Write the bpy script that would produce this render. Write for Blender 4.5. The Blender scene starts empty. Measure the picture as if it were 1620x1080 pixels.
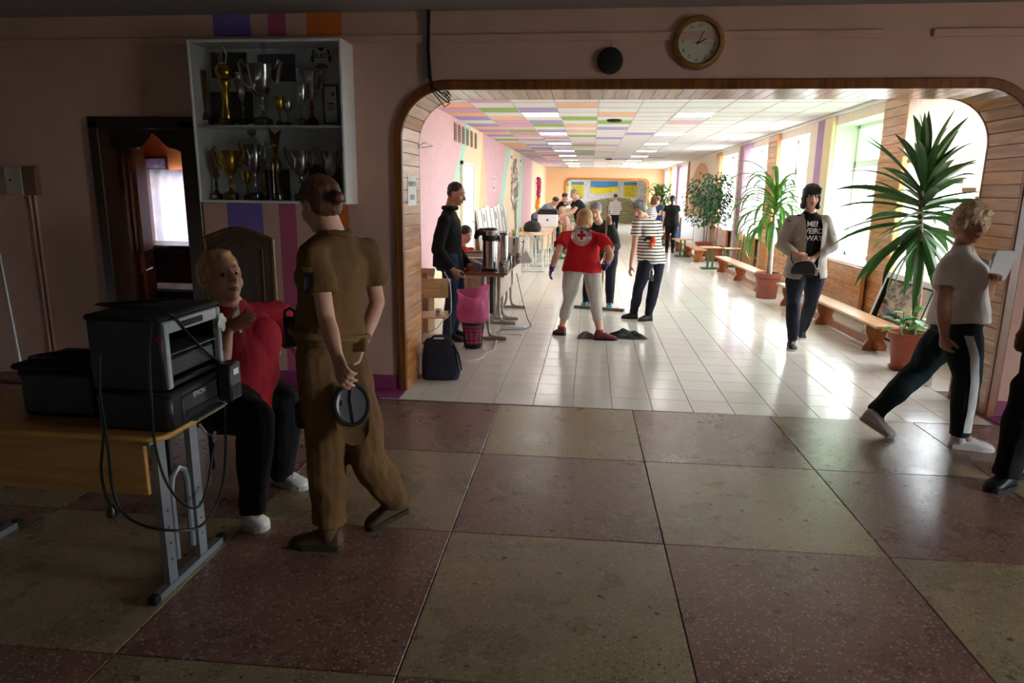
import bpy, bmesh, math, random
import numpy as np
from mathutils import Vector, Matrix, Quaternion, noise
from mathutils.bvhtree import BVHTree
random.seed(7)
PI = math.pi
V = Vector
scene = bpy.context.scene
COL = scene.collection

# ------------------------------------------------------------------ camera
FPX, PITCH, YAW, ROLL, EYE = 1081.2, 0.2156, 0.1106, 0.0131, 1.5885
_fw = V((-math.sin(YAW)*math.cos(PITCH), math.cos(YAW)*math.cos(PITCH), -math.sin(PITCH)))
_r0 = V((math.cos(YAW), math.sin(YAW), 0)); _u0 = _r0.cross(_fw)
_rt = _r0*math.cos(ROLL) + _u0*math.sin(ROLL)
_up = -_r0*math.sin(ROLL) + _u0*math.cos(ROLL)
cam_d = bpy.data.cameras.new('camera'); cam = bpy.data.objects.new('camera', cam_d); COL.objects.link(cam)
cam_d.sensor_width = 36; cam_d.lens = FPX*36/1620; cam_d.clip_start = .05; cam_d.clip_end = 200
M4 = Matrix((_rt, _up, -_fw)).transposed().to_4x4(); M4.translation = (0, 0, EYE)
cam.matrix_world = M4
scene.camera = cam

# ------------------------------------------------------------------ sky, exposure
world = bpy.data.worlds.new('overcast_sky'); scene.world = world; world.use_nodes = True
bg = world.node_tree.nodes['Background']; bg.inputs[0].default_value = (.87, .945, 1, 1); bg.inputs[1].default_value = 16.5
scene.view_settings.view_transform = 'Standard'; scene.view_settings.look = 'None'
scene.view_settings.exposure = 0.3; scene.view_settings.gamma = 1; scene.view_settings.use_curve_mapping = False

def portal(name, loc, rot, sx, sy):
    l = bpy.data.lights.new(name, 'AREA'); l.shape = 'RECTANGLE'; l.size = sx; l.size_y = sy
    l.cycles.is_portal = True
    o = bpy.data.objects.new(name, l); COL.objects.link(o); o.location = loc; o.rotation_euler = rot
    return o

# ------------------------------------------------------------------ key measures of the place
WY = 5.25            # foyer face of the arch wall
WB = 5.75            # corridor face of the arch wall
AL, AR, AH = -1.435, 2.972, 2.315   # arch opening
FZ = 2.86            # foyer ceiling
CZ = 2.80            # corridor ceiling
CL, CR = -2.35, 3.60 # corridor walls
CE = 36.0            # end wall of the corridor

def at(px, py, Y):
    d = _fw*FPX + _rt*(px-810) + _up*(540-py)
    return V((0, 0, EYE)) + d*(Y/d.y)
def onx(px, py, X):
    d = _fw*FPX + _rt*(px-810) + _up*(540-py)
    return V((0, 0, EYE)) + d*(X/d.x)
def onz(px, py, z=0):
    d = _fw*FPX + _rt*(px-810) + _up*(540-py)
    return V((0, 0, EYE)) + d*((z-EYE)/d.z)

# ------------------------------------------------------------------ materials
def lin(c):
    return tuple(((v/255)/12.92 if v/255 <= .04045 else ((v/255+.055)/1.055)**2.4) for v in c[:3]) + (1,)
MATS = {}
class NT:
    def __init__(s, name):
        s.m = bpy.data.materials.new(name); s.m.use_nodes = True
        s.t = s.m.node_tree; s.b = s.t.nodes['Principled BSDF']; s.out = s.t.nodes['Material Output']
    def n(s, typ, ins=None, **kw):
        nd = s.t.nodes.new(typ)
        for k, v in kw.items(): setattr(nd, k, v)
        for k, v in (ins or {}).items():
            if isinstance(v, bpy.types.NodeSocket): s.t.links.new(v, nd.inputs[k])
            else: nd.inputs[k].default_value = v
        return nd
    def l(s, a, b): s.t.links.new(a, b)
    def math(s, op, a, b=0.0, c=None):
        nd = s.t.nodes.new('ShaderNodeMath'); nd.operation = op
        for i, v in enumerate((a, b) if c is None else (a, b, c)):
            if isinstance(v, bpy.types.NodeSocket): s.t.links.new(v, nd.inputs[i])
            else: nd.inputs[i].default_value = v
        return nd.outputs[0]
    def mix(s, f, a, b, blend='MIX'):
        nd = s.t.nodes.new('ShaderNodeMix'); nd.data_type = 'RGBA'; nd.blend_type = blend
        for i, v in ((0, f), (6, a), (7, b)):
            if isinstance(v, bpy.types.NodeSocket): s.t.links.new(v, nd.inputs[i])
            else: nd.inputs[i].default_value = v
        return nd.outputs[2]
    def ramp(s, f, stops):
        nd = s.t.nodes.new('ShaderNodeValToRGB'); s.l(f, nd.inputs[0]); e = nd.color_ramp.elements
        while len(e) < len(stops): e.new(.5)
        for el, (p, c) in zip(e, stops): el.position = p; el.color = c
        return nd.outputs[0]
    def coord(s, scale=(1, 1, 1), rot=(0, 0, 0), kind='Object'):
        tc = s.n('ShaderNodeTexCoord'); mp = s.n('ShaderNodeMapping', {'Vector': tc.outputs[kind], 'Scale': scale, 'Rotation': rot})
        return mp.outputs[0]

def mat(name, col, rough=.55, metal=0.0, var=.10, scale=7, bump=0.0, bscale=80, rand=0.0, stretch=(1, 1, 1), spec=.5, trans=0.0, coat=0.0):
    if name in MATS: return MATS[name]
    t = NT(name); c = lin(col)
    co = t.coord(stretch)
    nz = t.n('ShaderNodeTexNoise', {'Vector': co, 'Scale': scale, 'Detail': 5, 'Roughness': .6})
    dark = tuple(v*(1-var*1.6) for v in c[:3])+(1,); light = tuple(min(1, v*(1+var)) for v in c[:3])+(1,)
    base = t.ramp(nz.outputs[0], [(.3, dark), (.7, light)])
    if rand:
        oi = t.n('ShaderNodeObjectInfo')
        hs = t.n('ShaderNodeHueSaturation', {'Color': base, 'Value': t.math('MULTIPLY_ADD', oi.outputs['Random'], rand, 1-rand/2)})
        base = hs.outputs[0]
    t.l(base, t.b.inputs['Base Color'])
    t.b.inputs['Roughness'].default_value = rough; t.b.inputs['Metallic'].default_value = metal
    t.b.inputs['Specular IOR Level'].default_value = spec
    if coat: t.b.inputs['Coat Weight'].default_value = coat; t.b.inputs['Coat Roughness'].default_value = .15
    if trans:
        tr = t.n('ShaderNodeBsdfTranslucent', {'Color': base}); mx = t.n('ShaderNodeMixShader', {0: trans, 1: t.b.outputs[0], 2: tr.outputs[0]})
        t.l(mx.outputs[0], t.out.inputs[0])
    if bump:
        n2 = t.n('ShaderNodeTexNoise', {'Vector': co, 'Scale': bscale, 'Detail': 4})
        bp = t.n('ShaderNodeBump', {'Strength': bump, 'Distance': .01, 'Height': n2.outputs[0]}); t.l(bp.outputs[0], t.b.inputs['Normal'])
    MATS[name] = t.m; return t.m

def wood(name, col, col2, rough=.35, axis=0, scale=6, rand=.35, coat=.3):
    if name in MATS: return MATS[name]
    t = NT(name)
    st = [9, 9, 9]; st[axis] = .7
    oi = t.n('ShaderNodeObjectInfo')
    tc = t.n('ShaderNodeTexCoord')
    off = t.n('ShaderNodeCombineXYZ', {0: t.math('MULTIPLY', oi.outputs['Random'], 37.0), 1: t.math('MULTIPLY', oi.outputs['Random'], 91.0), 2: t.math('MULTIPLY', oi.outputs['Random'], 53.0)})
    mp = t.n('ShaderNodeMapping', {'Vector': tc.outputs['Object'], 'Location': off.outputs[0], 'Scale': st})
    nz = t.n('ShaderNodeTexNoise', {'Vector': mp.outputs[0], 'Scale': scale*.45, 'Detail': 6, 'Distortion': .8})
    n2 = t.n('ShaderNodeTexNoise', {'Vector': tc.outputs['Object'], 'Scale': 1.7, 'Detail': 3})
    base = t.ramp(nz.outputs[0], [(.32, lin(col2)), (.62, lin(col))])
    base = t.mix(t.math('MULTIPLY', n2.outputs[0], .35), base, lin(col2))
    hs = t.n('ShaderNodeHueSaturation', {'Color': base, 'Value': t.math('MULTIPLY_ADD', oi.outputs['Random'], rand, 1-rand/2)})
    t.l(hs.outputs[0], t.b.inputs['Base Color'])
    t.b.inputs['Roughness'].default_value = rough
    t.b.inputs['Coat Weight'].default_value = coat; t.b.inputs['Coat Roughness'].default_value = .2
    bp = t.n('ShaderNodeBump', {'Strength': .12, 'Distance': .004, 'Height': nz.outputs[0]}); t.l(bp.outputs[0], t.b.inputs['Normal'])
    MATS[name] = t.m; return t.m

def emis(name, col, s):
    if name in MATS: return MATS[name]
    t = NT(name); t.b.inputs['Base Color'].default_value = lin(col); t.b.inputs['Emission Color'].default_value = lin(col); t.b.inputs['Emission Strength'].default_value = s
    MATS[name] = t.m; return t.m

def glass(name, tint=(255, 255, 255), refl=.08):
    if name in MATS: return MATS[name]
    t = NT(name)
    tr = t.n('ShaderNodeBsdfTransparent', {'Color': lin(tint)}); gl = t.n('ShaderNodeBsdfGlossy', {'Roughness': .03})
    lw = t.n('ShaderNodeLayerWeight', {'Blend': .25})
    f = t.math('MULTIPLY_ADD', lw.outputs['Facing'], .5, refl*.5)
    mx = t.n('ShaderNodeMixShader', {0: f, 1: tr.outputs[0], 2: gl.outputs[0]}); t.l(mx.outputs[0], t.out.inputs[0])
    MATS[name] = t.m; return t.m

def terrazzo(name, base, chip, dark):
    t = NT(name)
    tc = t.n('ShaderNodeTexCoord'); oi = t.n('ShaderNodeObjectInfo')
    off = t.n('ShaderNodeCombineXYZ', {0: t.math('MULTIPLY', oi.outputs['Random'], 37.0), 1: t.math('MULTIPLY', oi.outputs['Random'], 91.0)})
    ad = t.n('ShaderNodeVectorMath', {0: tc.outputs['Object'], 1: off.outputs[0]}, operation='ADD').outputs[0]
    v1 = t.n('ShaderNodeTexVoronoi', {'Vector': ad, 'Scale': 75.0, 'Randomness': 1.0})
    sel = t.n('ShaderNodeSeparateColor', {0: v1.outputs['Color']})
    chipm = t.math('MULTIPLY', t.math('LESS_THAN', v1.outputs['Distance'], .42), t.math('GREATER_THAN', sel.outputs[0], .70))
    darkm = t.math('MULTIPLY', t.math('LESS_THAN', v1.outputs['Distance'], .36), t.math('LESS_THAN', sel.outputs[0], .16))
    nz = t.n('ShaderNodeTexNoise', {'Vector': ad, 'Scale': 2.2, 'Detail': 6, 'Roughness': .65})
    n3 = t.n('ShaderNodeTexNoise', {'Vector': ad, 'Scale': 30.0, 'Detail': 4})
    b = lin(base)
    c = t.ramp(nz.outputs[0], [(.3, tuple(v*.72 for v in b[:3])+(1,)), (.7, tuple(min(1, v*1.18) for v in b[:3])+(1,))])
    c = t.mix(t.math('MULTIPLY', n3.outputs[0], .35), c, tuple(v*.6 for v in b[:3])+(1,))
    c = t.mix(t.math('MULTIPLY', chipm, .7), c, lin(chip))
    c = t.mix(t.math('MULTIPLY', darkm, .7), c, lin(dark))
    # worn-out pits, few and irregular
    n4 = t.n('ShaderNodeTexNoise', {'Vector': ad, 'Scale': 24.0, 'Detail': 3, 'Roughness': .5})
    n5 = t.n('ShaderNodeTexNoise', {'Vector': ad, 'Scale': 1.6, 'Detail': 1})
    pit = t.math('MULTIPLY', t.math('GREATER_THAN', n4.outputs[0], .675), t.math('GREATER_THAN', n5.outputs[0], .47))
    c = t.mix(t.math('MULTIPLY', pit, .8), c, lin(dark))
    hs = t.n('ShaderNodeHueSaturation', {'Color': c, 'Value': t.math('MULTIPLY_ADD', oi.outputs['Random'], .22, .89)})
    t.l(hs.outputs[0], t.b.inputs['Base Color'])
    r = t.math('MULTIPLY_ADD', nz.outputs[0], .26, .16)
    t.l(t.math('MAXIMUM', r, t.math('MULTIPLY', pit, .8)), t.b.inputs['Roughness'])
    hgt = t.math('ADD', t.math('MULTIPLY', pit, -1.0), t.math('MULTIPLY', n3.outputs[0], .35))
    bp = t.n('ShaderNodeBump', {'Strength': .35, 'Distance': .003, 'Height': hgt}); t.l(bp.outputs[0], t.b.inputs['Normal'])
    MATS[name] = t.m; return t.m

# ------------------------------------------------------------------ mesh builder
class MB:
    def __init__(s): s.v = []; s.f = []; s.mi = []; s.cur = 0
    def m(s, i): s.cur = i; return s
    def add(s, vs, fs):
        o = len(s.v); s.v += [tuple(v) for v in vs]
        for f in fs: s.f.append([i+o for i in f]); s.mi.append(s.cur)
        return s
    def box(s, a, b):
        (x0, y0, z0), (x1, y1, z1) = [min(p, q) for p, q in zip(a, b)], [max(p, q) for p, q in zip(a, b)]
        return s.add([(x0,y0,z0),(x1,y0,z0),(x1,y1,z0),(x0,y1,z0),(x0,y0,z1),(x1,y0,z1),(x1,y1,z1),(x0,y1,z1)],
                     [(0,3,2,1),(4,5,6,7),(0,1,5,4),(1,2,6,5),(2,3,7,6),(3,0,4,7)])
    def cbox(s, a, b, r=.006):
        """box with chamfered edges"""
        lo = [min(p, q) for p, q in zip(a, b)]; hi = [max(p, q) for p, q in zip(a, b)]
        r = min(r, min(h-l for l, h in zip(lo, hi))*.45)
        bm = bmesh.new()
        for sx in (0, 1):
            for sy in (0, 1):
                for sz in (0, 1):
                    c = [(hi if k else lo)[i] for i, k in enumerate((sx, sy, sz))]; d = [(-r if k else r) for k in (sx, sy, sz)]
                    for ax in range(3): bm.verts.new([c[i]+(0 if i == ax else d[i]) for i in range(3)])
        return s._hull(bm)
    def _hull(s, bm):
        g = bmesh.ops.convex_hull(bm, input=bm.verts)
        bmesh.ops.dissolve_limit(bm, angle_limit=.01, verts=bm.verts, edges=bm.edges)
        bm.verts.index_update(); vs = [v.co.copy() for v in bm.verts]; fs = [[v.index for v in f.verts] for f in bm.faces]
        bm.free(); return s.add(vs, fs)
    def obox(s, p, q, w, h, up=(0, 0, 1), r=0):
        """bar from p to q, width w (sideways) and height h"""
        p, q = V(p), V(q); d = (q-p); L = d.length; d.normalize(); side = d.cross(V(up))
        if side.length < 1e-4: side = d.cross(V((0, 1, 0)))
        side.normalize(); u = side.cross(d)
        vs = []
        for e in (p, q):
            for a, b in ((-1,-1),(1,-1),(1,1),(-1,1)): vs.append(e+side*(a*w/2)+u*(b*h/2))
        return s.add(vs, [(0,1,2,3),(7,6,5,4),(0,4,5,1),(1,5,6,2),(2,6,7,3),(3,7,4,0)])
    def tube(s, pts, r, n=10, cap=True, closed=False):
        pts = [V(p) for p in pts]; k = len(pts)
        rs = r if isinstance(r, (list, tuple)) else [r]*k
        tan = []
        for i in range(k):
            a = pts[(i-1) % k] if (closed or i) else pts[i]; b = pts[(i+1) % k] if (closed or i < k-1) else pts[i]
            t_ = (b-a); tan.append(t_.normalized() if t_.length > 1e-9 else V((0, 0, 1)))
        ref = V((0, 0, 1)) if abs(tan[0].z) < .9 else V((1, 0, 0))
        u = tan[0].cross(ref).normalized(); vs = []
        for i in range(k):
            u = (u - tan[i]*u.dot(tan[i])).normalized(); w = tan[i].cross(u)
            for j in range(n):
                a = 2*PI*j/n; vs.append(pts[i]+(u*math.cos(a)+w*math.sin(a))*rs[i])
        fs = []
        for i in range(k if closed else k-1):
            i2 = (i+1) % k
            for j in range(n): fs.append((i*n+j, i*n+(j+1) % n, i2*n+(j+1) % n, i2*n+j))
        if cap and not closed: fs += [tuple(range(n-1, -1, -1)), tuple((k-1)*n+j for j in range(n))]
        return s.add(vs, fs)
    def lathe(s, prof, c=(0, 0, 0), n=20, ax='z', cap=True):
        vs = []; fs = []; c = V(c)
        for (r, z) in prof:
            for j in range(n):
                a = 2*PI*j/n; x, y = r*math.cos(a), r*math.sin(a)
                vs.append(c+(V((x, y, z)) if ax == 'z' else V((x, -z, y)) if ax == 'y' else V((z, x, y))))
        k = len(prof)
        for i in range(k-1):
            for j in range(n): fs.append((i*n+j, i*n+(j+1) % n, (i+1)*n+(j+1) % n, (i+1)*n+j))
        if cap: fs += [tuple(range(n-1, -1, -1)), tuple((k-1)*n+j for j in range(n))]
        return s.add(vs, fs)
    def prism(s, pts, d):
        """polygon (list of 3D points) extruded by vector d"""
        pts = [V(p) for p in pts]; d = V(d); n = len(pts)
        vs = pts+[p+d for p in pts]
        return s.add(vs, [tuple(range(n-1, -1, -1)), tuple(range(n, 2*n))]+[(i, (i+1) % n, n+(i+1) % n, n+i) for i in range(n)])
    def ball(s, c, r, n=14, m=9, frame=None):
        c = V(c); r = (r, r, r) if not isinstance(r, (tuple, list)) else r
        ax = frame or (V((1,0,0)), V((0,1,0)), V((0,0,1))); vs = [c+ax[2]*r[2]]
        for i in range(1, m):
            ph = PI*i/m
            for j in range(n):
                a = 2*PI*j/n; vs.append(c+ax[0]*(r[0]*math.sin(ph)*math.cos(a))+ax[1]*(r[1]*math.sin(ph)*math.sin(a))+ax[2]*(r[2]*math.cos(ph)))
        vs.append(c-ax[2]*r[2]); fs = [(0, 1+j, 1+(j+1) % n) for j in range(n)]
        for i in range(m-2):
            for j in range(n): fs.append((1+i*n+j, 1+(i+1)*n+j, 1+(i+1)*n+(j+1) % n, 1+i*n+(j+1) % n))
        L = 1+(m-1)*n; b = 1+(m-2)*n
        fs += [(L, b+(j+1) % n, b+j) for j in range(n)]
        return s.add(vs, fs)
    def quad(s, *p): return s.add(p, [tuple(range(len(p)))])
    def grid(s, rows):
        """rows: list of lists of points"""
        n = len(rows[0]); vs = [p for r in rows for p in r]
        return s.add(vs, [(i*n+j, i*n+j+1, (i+1)*n+j+1, (i+1)*n+j) for i in range(len(rows)-1) for j in range(n-1)])
    def mesh(s, name, mats, smooth=False):
        me = bpy.data.meshes.new(name); me.from_pydata([tuple(v) for v in s.v], [], s.f)
        for m_ in (mats if isinstance(mats, (list, tuple)) else [mats]): me.materials.append(m_)
        me.polygons.foreach_set('material_index', s.mi)
        bm = bmesh.new(); bm.from_mesh(me); bmesh.ops.recalc_face_normals(bm, faces=bm.faces); bm.to_mesh(me); bm.free()
        if smooth: smooth_by_angle(me)
        me.update(); return me
    def build(s, name, mats, parent=None, smooth=False, loc=None, rz=0):
        return link(name, s.mesh(name, mats, smooth), parent, loc, rz)
def smooth_by_angle(me, ang=.7):
    me.polygons.foreach_set('use_smooth', [True]*len(me.polygons))
    bm = bmesh.new(); bm.from_mesh(me)
    for e in bm.edges:
        if len(e.link_faces) == 2 and e.calc_face_angle(0) > ang: e.smooth = False
    bm.to_mesh(me); bm.free()
def link(name, me, parent=None, loc=None, rz=0):
    o = bpy.data.objects.new(name, me); COL.objects.link(o)
    if loc is not None: o.location = loc
    if rz: o.rotation_euler = (0, 0, rz)
    if parent: o.parent = parent
    return o
def tag(o, label, cat, group=None, kind=None):
    o['label'] = label; o['category'] = cat
    if group: o['group'] = group
    if kind: o['kind'] = kind
    return o
def thing(name, label, cat, loc=(0, 0, 0), rz=0, group=None):
    o = bpy.data.objects.new(name, None); COL.objects.link(o); o.location = loc; o.rotation_euler = (0, 0, rz); o.empty_display_size = .05
    return tag(o, label, cat, group)
def struct(o, label=None):
    o['kind'] = 'structure'
    if label: o['label'] = label
    return o
def copy_tree(o, parent=None):
    c = o.copy(); COL.objects.link(c)
    if parent: c.parent = parent
    for ch in o.children: copy_tree(ch, c)
    return c
def arc(c, r, a0, a1, n, u=(1, 0, 0), w=(0, 0, 1)):
    c, u, w = V(c), V(u), V(w)
    return [c+u*(r*math.cos(a0+(a1-a0)*i/n))+w*(r*math.sin(a0+(a1-a0)*i/n)) for i in range(n+1)]
def text_mesh(txt, size, align='CENTER', shear=0, bold=0.0, spacing=1.0):
    cu = bpy.data.curves.new('txt', 'FONT'); cu.body = txt; cu.size = size; cu.align_x = align; cu.align_y = 'CENTER'; cu.shear = shear; cu.offset = bold; cu.space_character = spacing
    cu.resolution_u = 3
    o = bpy.data.objects.new('txt', cu); COL.objects.link(o)
    dg = bpy.context.evaluated_depsgraph_get(); me = bpy.data.meshes.new_from_object(o.evaluated_get(dg))
    vs = [v.co.copy() for v in me.vertices]; fs = [list(p.vertices) for p in me.polygons]
    bpy.data.objects.remove(o); bpy.data.curves.remove(cu); bpy.data.meshes.remove(me)
    return vs, fs
def put_text(name, txt, size, c, ux, uy, m, parent=None, lift=.0015, **kw):
    vs, fs = text_mesh(txt, size, **kw); c, ux, uy = V(c), V(ux).normalized(), V(uy).normalized(); nz = ux.cross(uy)
    b = MB(); b.add([c+ux*v.x+uy*v.y+nz*lift for v in vs], fs); me = bpy.data.meshes.new(name)
    me.from_pydata([tuple(v) for v in b.v], [], b.f); me.materials.append(m)
    return link(name, me, parent)
# ================================================================== SETTING
m_wall = mat('foyer_plaster', (216, 172, 152), .75, var=.06, scale=2.5, bump=.15, bscale=120)
m_wallv = mat('violet_paint', (128, 104, 184), .7, var=.05)
m_wallp = mat('rose_paint', (196, 96, 124), .7, var=.05)
m_wallo = mat('orange_paint', (226, 118, 44), .7, var=.05)
m_white = mat('white_plaster', (238, 236, 232), .8, var=.03)
m_dark = mat('joint_dark', (52, 46, 42), .9)
m_grout = mat('grout_grey', (120, 108, 98), .9)
m_ceilf = mat('foyer_ceiling_paint', (150, 142, 136), .85, var=.05)
m_purple = mat('purple_plinth_paint', (150, 62, 112), .5, var=.12, scale=5)
m_plank = wood('varnished_plank', (206, 148, 84), (150, 92, 42), .28, axis=1, coat=.5, rand=.4)
m_plankh = wood('pine_cladding', (222, 160, 96), (176, 112, 56), .3, axis=1, coat=.45, rand=.3)
m_trim = wood('brown_trim', (150, 88, 36), (104, 56, 20), .3, axis=2, coat=.5, rand=.1)
m_dkwood = wood('dark_brown_wood', (70, 44, 28), (44, 26, 16), .4, axis=2, coat=.3, rand=.1)
m_cream = mat('cream_paint', (250, 224, 186), .75, var=.04)
m_pink = mat('pink_paint', (230, 184, 190), .75, var=.05)
m_mint = mat('mint_paint', (186, 224, 204), .75, var=.04)
m_peach = mat('peach_paint', (248, 200, 156), .75, var=.04)
m_lilac = mat('lilac_paint', (188, 150, 190), .75, var=.04)
m_pvc = mat('white_pvc', (240, 242, 244), .35, var=.02)
m_glass = glass('window_glass')
m_glassg = glass('green_tinted_glass', (190, 232, 180))
m_tile = mat('cream_floor_tile', (230, 226, 218), .16, var=.05, scale=1.3, rand=.07, spec=.6)
m_terA = terrazzo('red_terrazzo', (140, 104, 92), (190, 170, 154), (46, 36, 34))
m_terB = terrazzo('sand_terrazzo', (162, 144, 112), (184, 168, 138), (70, 58, 46))

# ---- foyer floor: terrazzo slabs over a dark bed
floor = struct(MB().box((-6.6, -3.2, -.06), (5.6, 4.985, -.012)).build('floor', m_dark), 'foyer floor of large terrazzo slabs')
_sl = MB().cbox((-.4982, -.499, -.03), (.4982, .499, 0), .003)
slA, slB = _sl.mesh('slab', m_terA), _sl.mesh('slab', m_terB)
TH = .0163; ct, sn = math.cos(TH), math.sin(TH)
for j in range(0, 8):
    for i in range(-4, 7):
        ci, cj = i+.5, (j+.5)*1.0047
        x, y = -1.6385+ci*ct+cj*sn, 4.9395-cj*ct+ci*sn
        if x > 5.0: continue
        o = link('slab', slA if (i+j) % 2 == 0 else slB, floor, (x, y, 0), TH)
        o.scale.y = 1.003
# ---- corridor floor: cream tiles
fc = struct(MB().box((CL, 4.985, -.06), (CR, 39, -.006)).build('floor_corridor', m_grout), 'corridor floor of square cream tiles')
TP = .3014
tl = MB().cbox((-TP/2+.0022, -TP/2+.0016, -.02), (TP/2-.0022, TP/2-.0016, 0), .0015).mesh('tile', m_tile)
cells = []
for r in range(0, 113):
    for c in range(-4, 18):
        x0 = -1.2938+(c-.5)*TP; y0 = 4.985+(r+.5)*TP
        if x0 < CL-.1 or x0 > CR+.12: continue
        if y0 < WB+.1 and (x0 < AL-.12 or x0 > AR+.1): continue
        cells.append((x0, y0))
for (x0, y0) in cells[:300]: link('tile', tl, fc, (x0, y0, 0))
b = MB()
for (x0, y0) in cells[300:]:
    a = TP/2-.0024; e = .0
    b.add([(x0-a, y0-a, 0), (x0+a, y0-a, 0), (x0+a, y0+a, 0), (x0-a, y0+a, 0), (x0-a, y0-a, -.006), (x0+a, y0-a, -.006), (x0+a, y0+a, -.006), (x0-a, y0+a, -.006)], [(0,1,2,3),(4,5,1,0),(5,6,2,1),(6,7,3,2),(7,4,0,3)])
o = b.build('far_tiles', m_tile, fc); o['kind'] = 'stuff'

# ---- arch wall
R_ = .35
def arch_pts(off=0.0, n=10, zb=0.0):
    l, r, h, R = AL-off, AR+off, AH+off, R_+off
    return [(l, zb)]+[(l+R-R*math.cos(a), h-R+R*math.sin(a)) for a in [PI/2*k/n for k in range(n+1)]] + \
           [(r-R+R*math.sin(a), h-R+R*math.cos(a)) for a in [PI/2*k/n for k in range(n+1)]]+[(r, zb)]
DX0, DX1, DH = -3.97, -3.14, 2.095
b = MB()
def slabw(x0, x1, z0, z1, mi=0): b.m(mi).box((x0, WY, z0), (x1, WB, z1))
slabw(-6.6, DX0, 0, FZ+.2); slabw(DX0, DX1, DH, FZ+.2)
xs = [DX1, -2.88, -2.585, -2.45, -2.31, -2.15, -1.88, AL-.02]
for k, mi in enumerate((0, 1, 0, 2, 0, 3, 0)): slabw(xs[k], xs[k+1], 0, FZ+.2, mi)
ap = arch_pts(.02)
b.m(0).prism([(AL-.02, WY, FZ+.2)]+[(x, WY, z) for x, z in ap[1:-1]]+[(AR+.02, WY, FZ+.2)], (0, WB-WY, 0))
slabw(AR+.02, 5.6, 0, FZ+.2)
struct(b.build('wall_front', [m_wall, m_wallv, m_wallp, m_wallo]), 'dim peach wall with the wide wooden arch')
# trim round the arch, foyer side
def archtrim(name, y0, y1, w, m):
    a, c = arch_pts(0, 14), arch_pts(w, 14); bb = MB()
    rows = [[(x, y0+.006, z) for x, z in a], [(x+(X-x)*.12, y0, z+(Z-z)*.12) for (x, z), (X, Z) in zip(a, c)], [(x+(X-x)*.88, y0, z+(Z-z)*.88) for (x, z), (X, Z) in zip(a, c)], [(X, y0+.006, Z) for X, Z in c], [(X, y1, Z) for X, Z in c], [(x, y1, z) for x, z in a]]
    rows.append(rows[0]); bb.grid(rows)
    return struct(bb.build(name, m))
archtrim('trim_1', WY-.028, WY+.004, .07, m_trim)['label'] = 'brown wooden trim round the foyer side of the arch'
archtrim('trim_2', WB-.004, WB+.02, .07, m_trim)['label'] = 'brown wooden trim round the corridor side of the arch'
# boards lining the arch
lin_o = struct(MB().box((AL-.021, WY+.004, .0), (AL-.019, WB-.004, .05)).build('trim_3', m_dkwood), 'varnished boards lining the inside of the arch')
PW = .0955
bd = MB().cbox((-PW/2+.0012, -.246, -.02), (PW/2-.0012, .246, 0), .003).mesh('board', m_plank)
ym = (WY+WB)/2
def board(x, z, ang, sc=1.0):
    o = link('board', bd, lin_o, (x, ym, z)); o.rotation_euler = (0, ang, 0); o.scale.x = sc; return o
zc = AH-R_; nv = int(round(zc/PW))
for k in range(nv): board(AL, (k+.5)*zc/nv, PI/2, zc/nv/PW); board(AR, (k+.5)*zc/nv, -PI/2, zc/nv/PW)
for k in range(6):
    a = (k+.5)/6*PI/2; sc = (R_*PI/2/6)/PW
    board(AL+R_-R_*math.cos(a), zc+R_*math.sin(a), PI/2+a, sc*1.0)
    board(AR-R_+R_*math.cos(a), zc+R_*math.sin(a), -PI/2-a, sc*1.0)
x0, x1 = AL+R_, AR-R_; nt = int(round((x1-x0)/PW))
for k in range(nt): board(x0+(k+.5)*(x1-x0)/nt, AH, PI, (x1-x0)/nt/PW)
# ledge along the wall, plinths
struct(MB().cbox((-6.6, WY-.022, 2.645), (1.93, WY+.003, 2.70), .006).build('trim_4', m_wall), 'painted cable duct running along the top of the wall')
struct(MB().cbox((2.25, WY-.022, 2.645), (5.6, WY+.003, 2.70), .006).build('trim_5', m_wall), 'painted cable duct right of the clock')
struct(MB().box((-6.6, 4.985, -.06), (DX1, WY+.2, .0)).build('floor_strip', m_terA), 'terrazzo border strip along the wall')
b = MB().cbox((DX1, WY-.012, 0), (AL-.07, WY+.003, .115), .003); b.cbox((DX1, 4.99, -.02), (AL+.0, WY-.012, .004), .002)
struct(b.build('baseboard_left', m_purple), 'purple painted plinth left of the arch')
b = MB().cbox((AR+.07, WY-.012, 0), (5.6, WY+.003, .115), .003); b.cbox((AR+.0, 4.99, -.02), (5.6, WY-.012, .004), .002)
struct(b.build('baseboard_right', m_purple), 'purple painted plinth right of the arch')
# ---- the rest of the foyer
m_unseen = mat('dark_unseen_wall', (92, 72, 60), .6)  # unseen walls toned dark to cut bounced light on the left
struct(MB().box((-6.7, -3.3, 0), (-6.6, WY, FZ+.1)).build('wall_left', m_unseen))
EY0, EY1 = 0.9, 2.5  # unseen opening added, placed and sized to light the foyer from the right
b = MB(); b.box((5.6, -3.3, 0), (5.75, EY0, FZ+.1)); b.box((5.6, EY1, 0), (5.75, WY, FZ+.1)); b.box((5.6, EY0, 2.15), (5.75, EY1, FZ+.1))
struct(b.build('wall_right', m_wall), 'unseen foyer side wall with an opening added for daylight')
struct(MB().box((-6.7, -3.4, 0), (5.75, -3.2, FZ+.1)).build('wall_back', m_unseen))
struct(MB().box((-6.7, -3.4, FZ), (5.75, WY, FZ+.1)).build('ceiling', m_ceilf))
portal('added_opening_portal', (5.76, (EY0+EY1)/2, 1.08), (0, PI/2, 0), 2.15, EY1-EY0)
b = MB()
for y in (EY0, EY1): b.cbox((5.62, y-.04, 0), (5.70, y+.04, 2.15), .004)
b.cbox((5.62, EY0, 2.07), (5.70, EY1, 2.15), .004); b.cbox((5.62, EY0, .0), (5.70, EY1, .08), .004)
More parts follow.
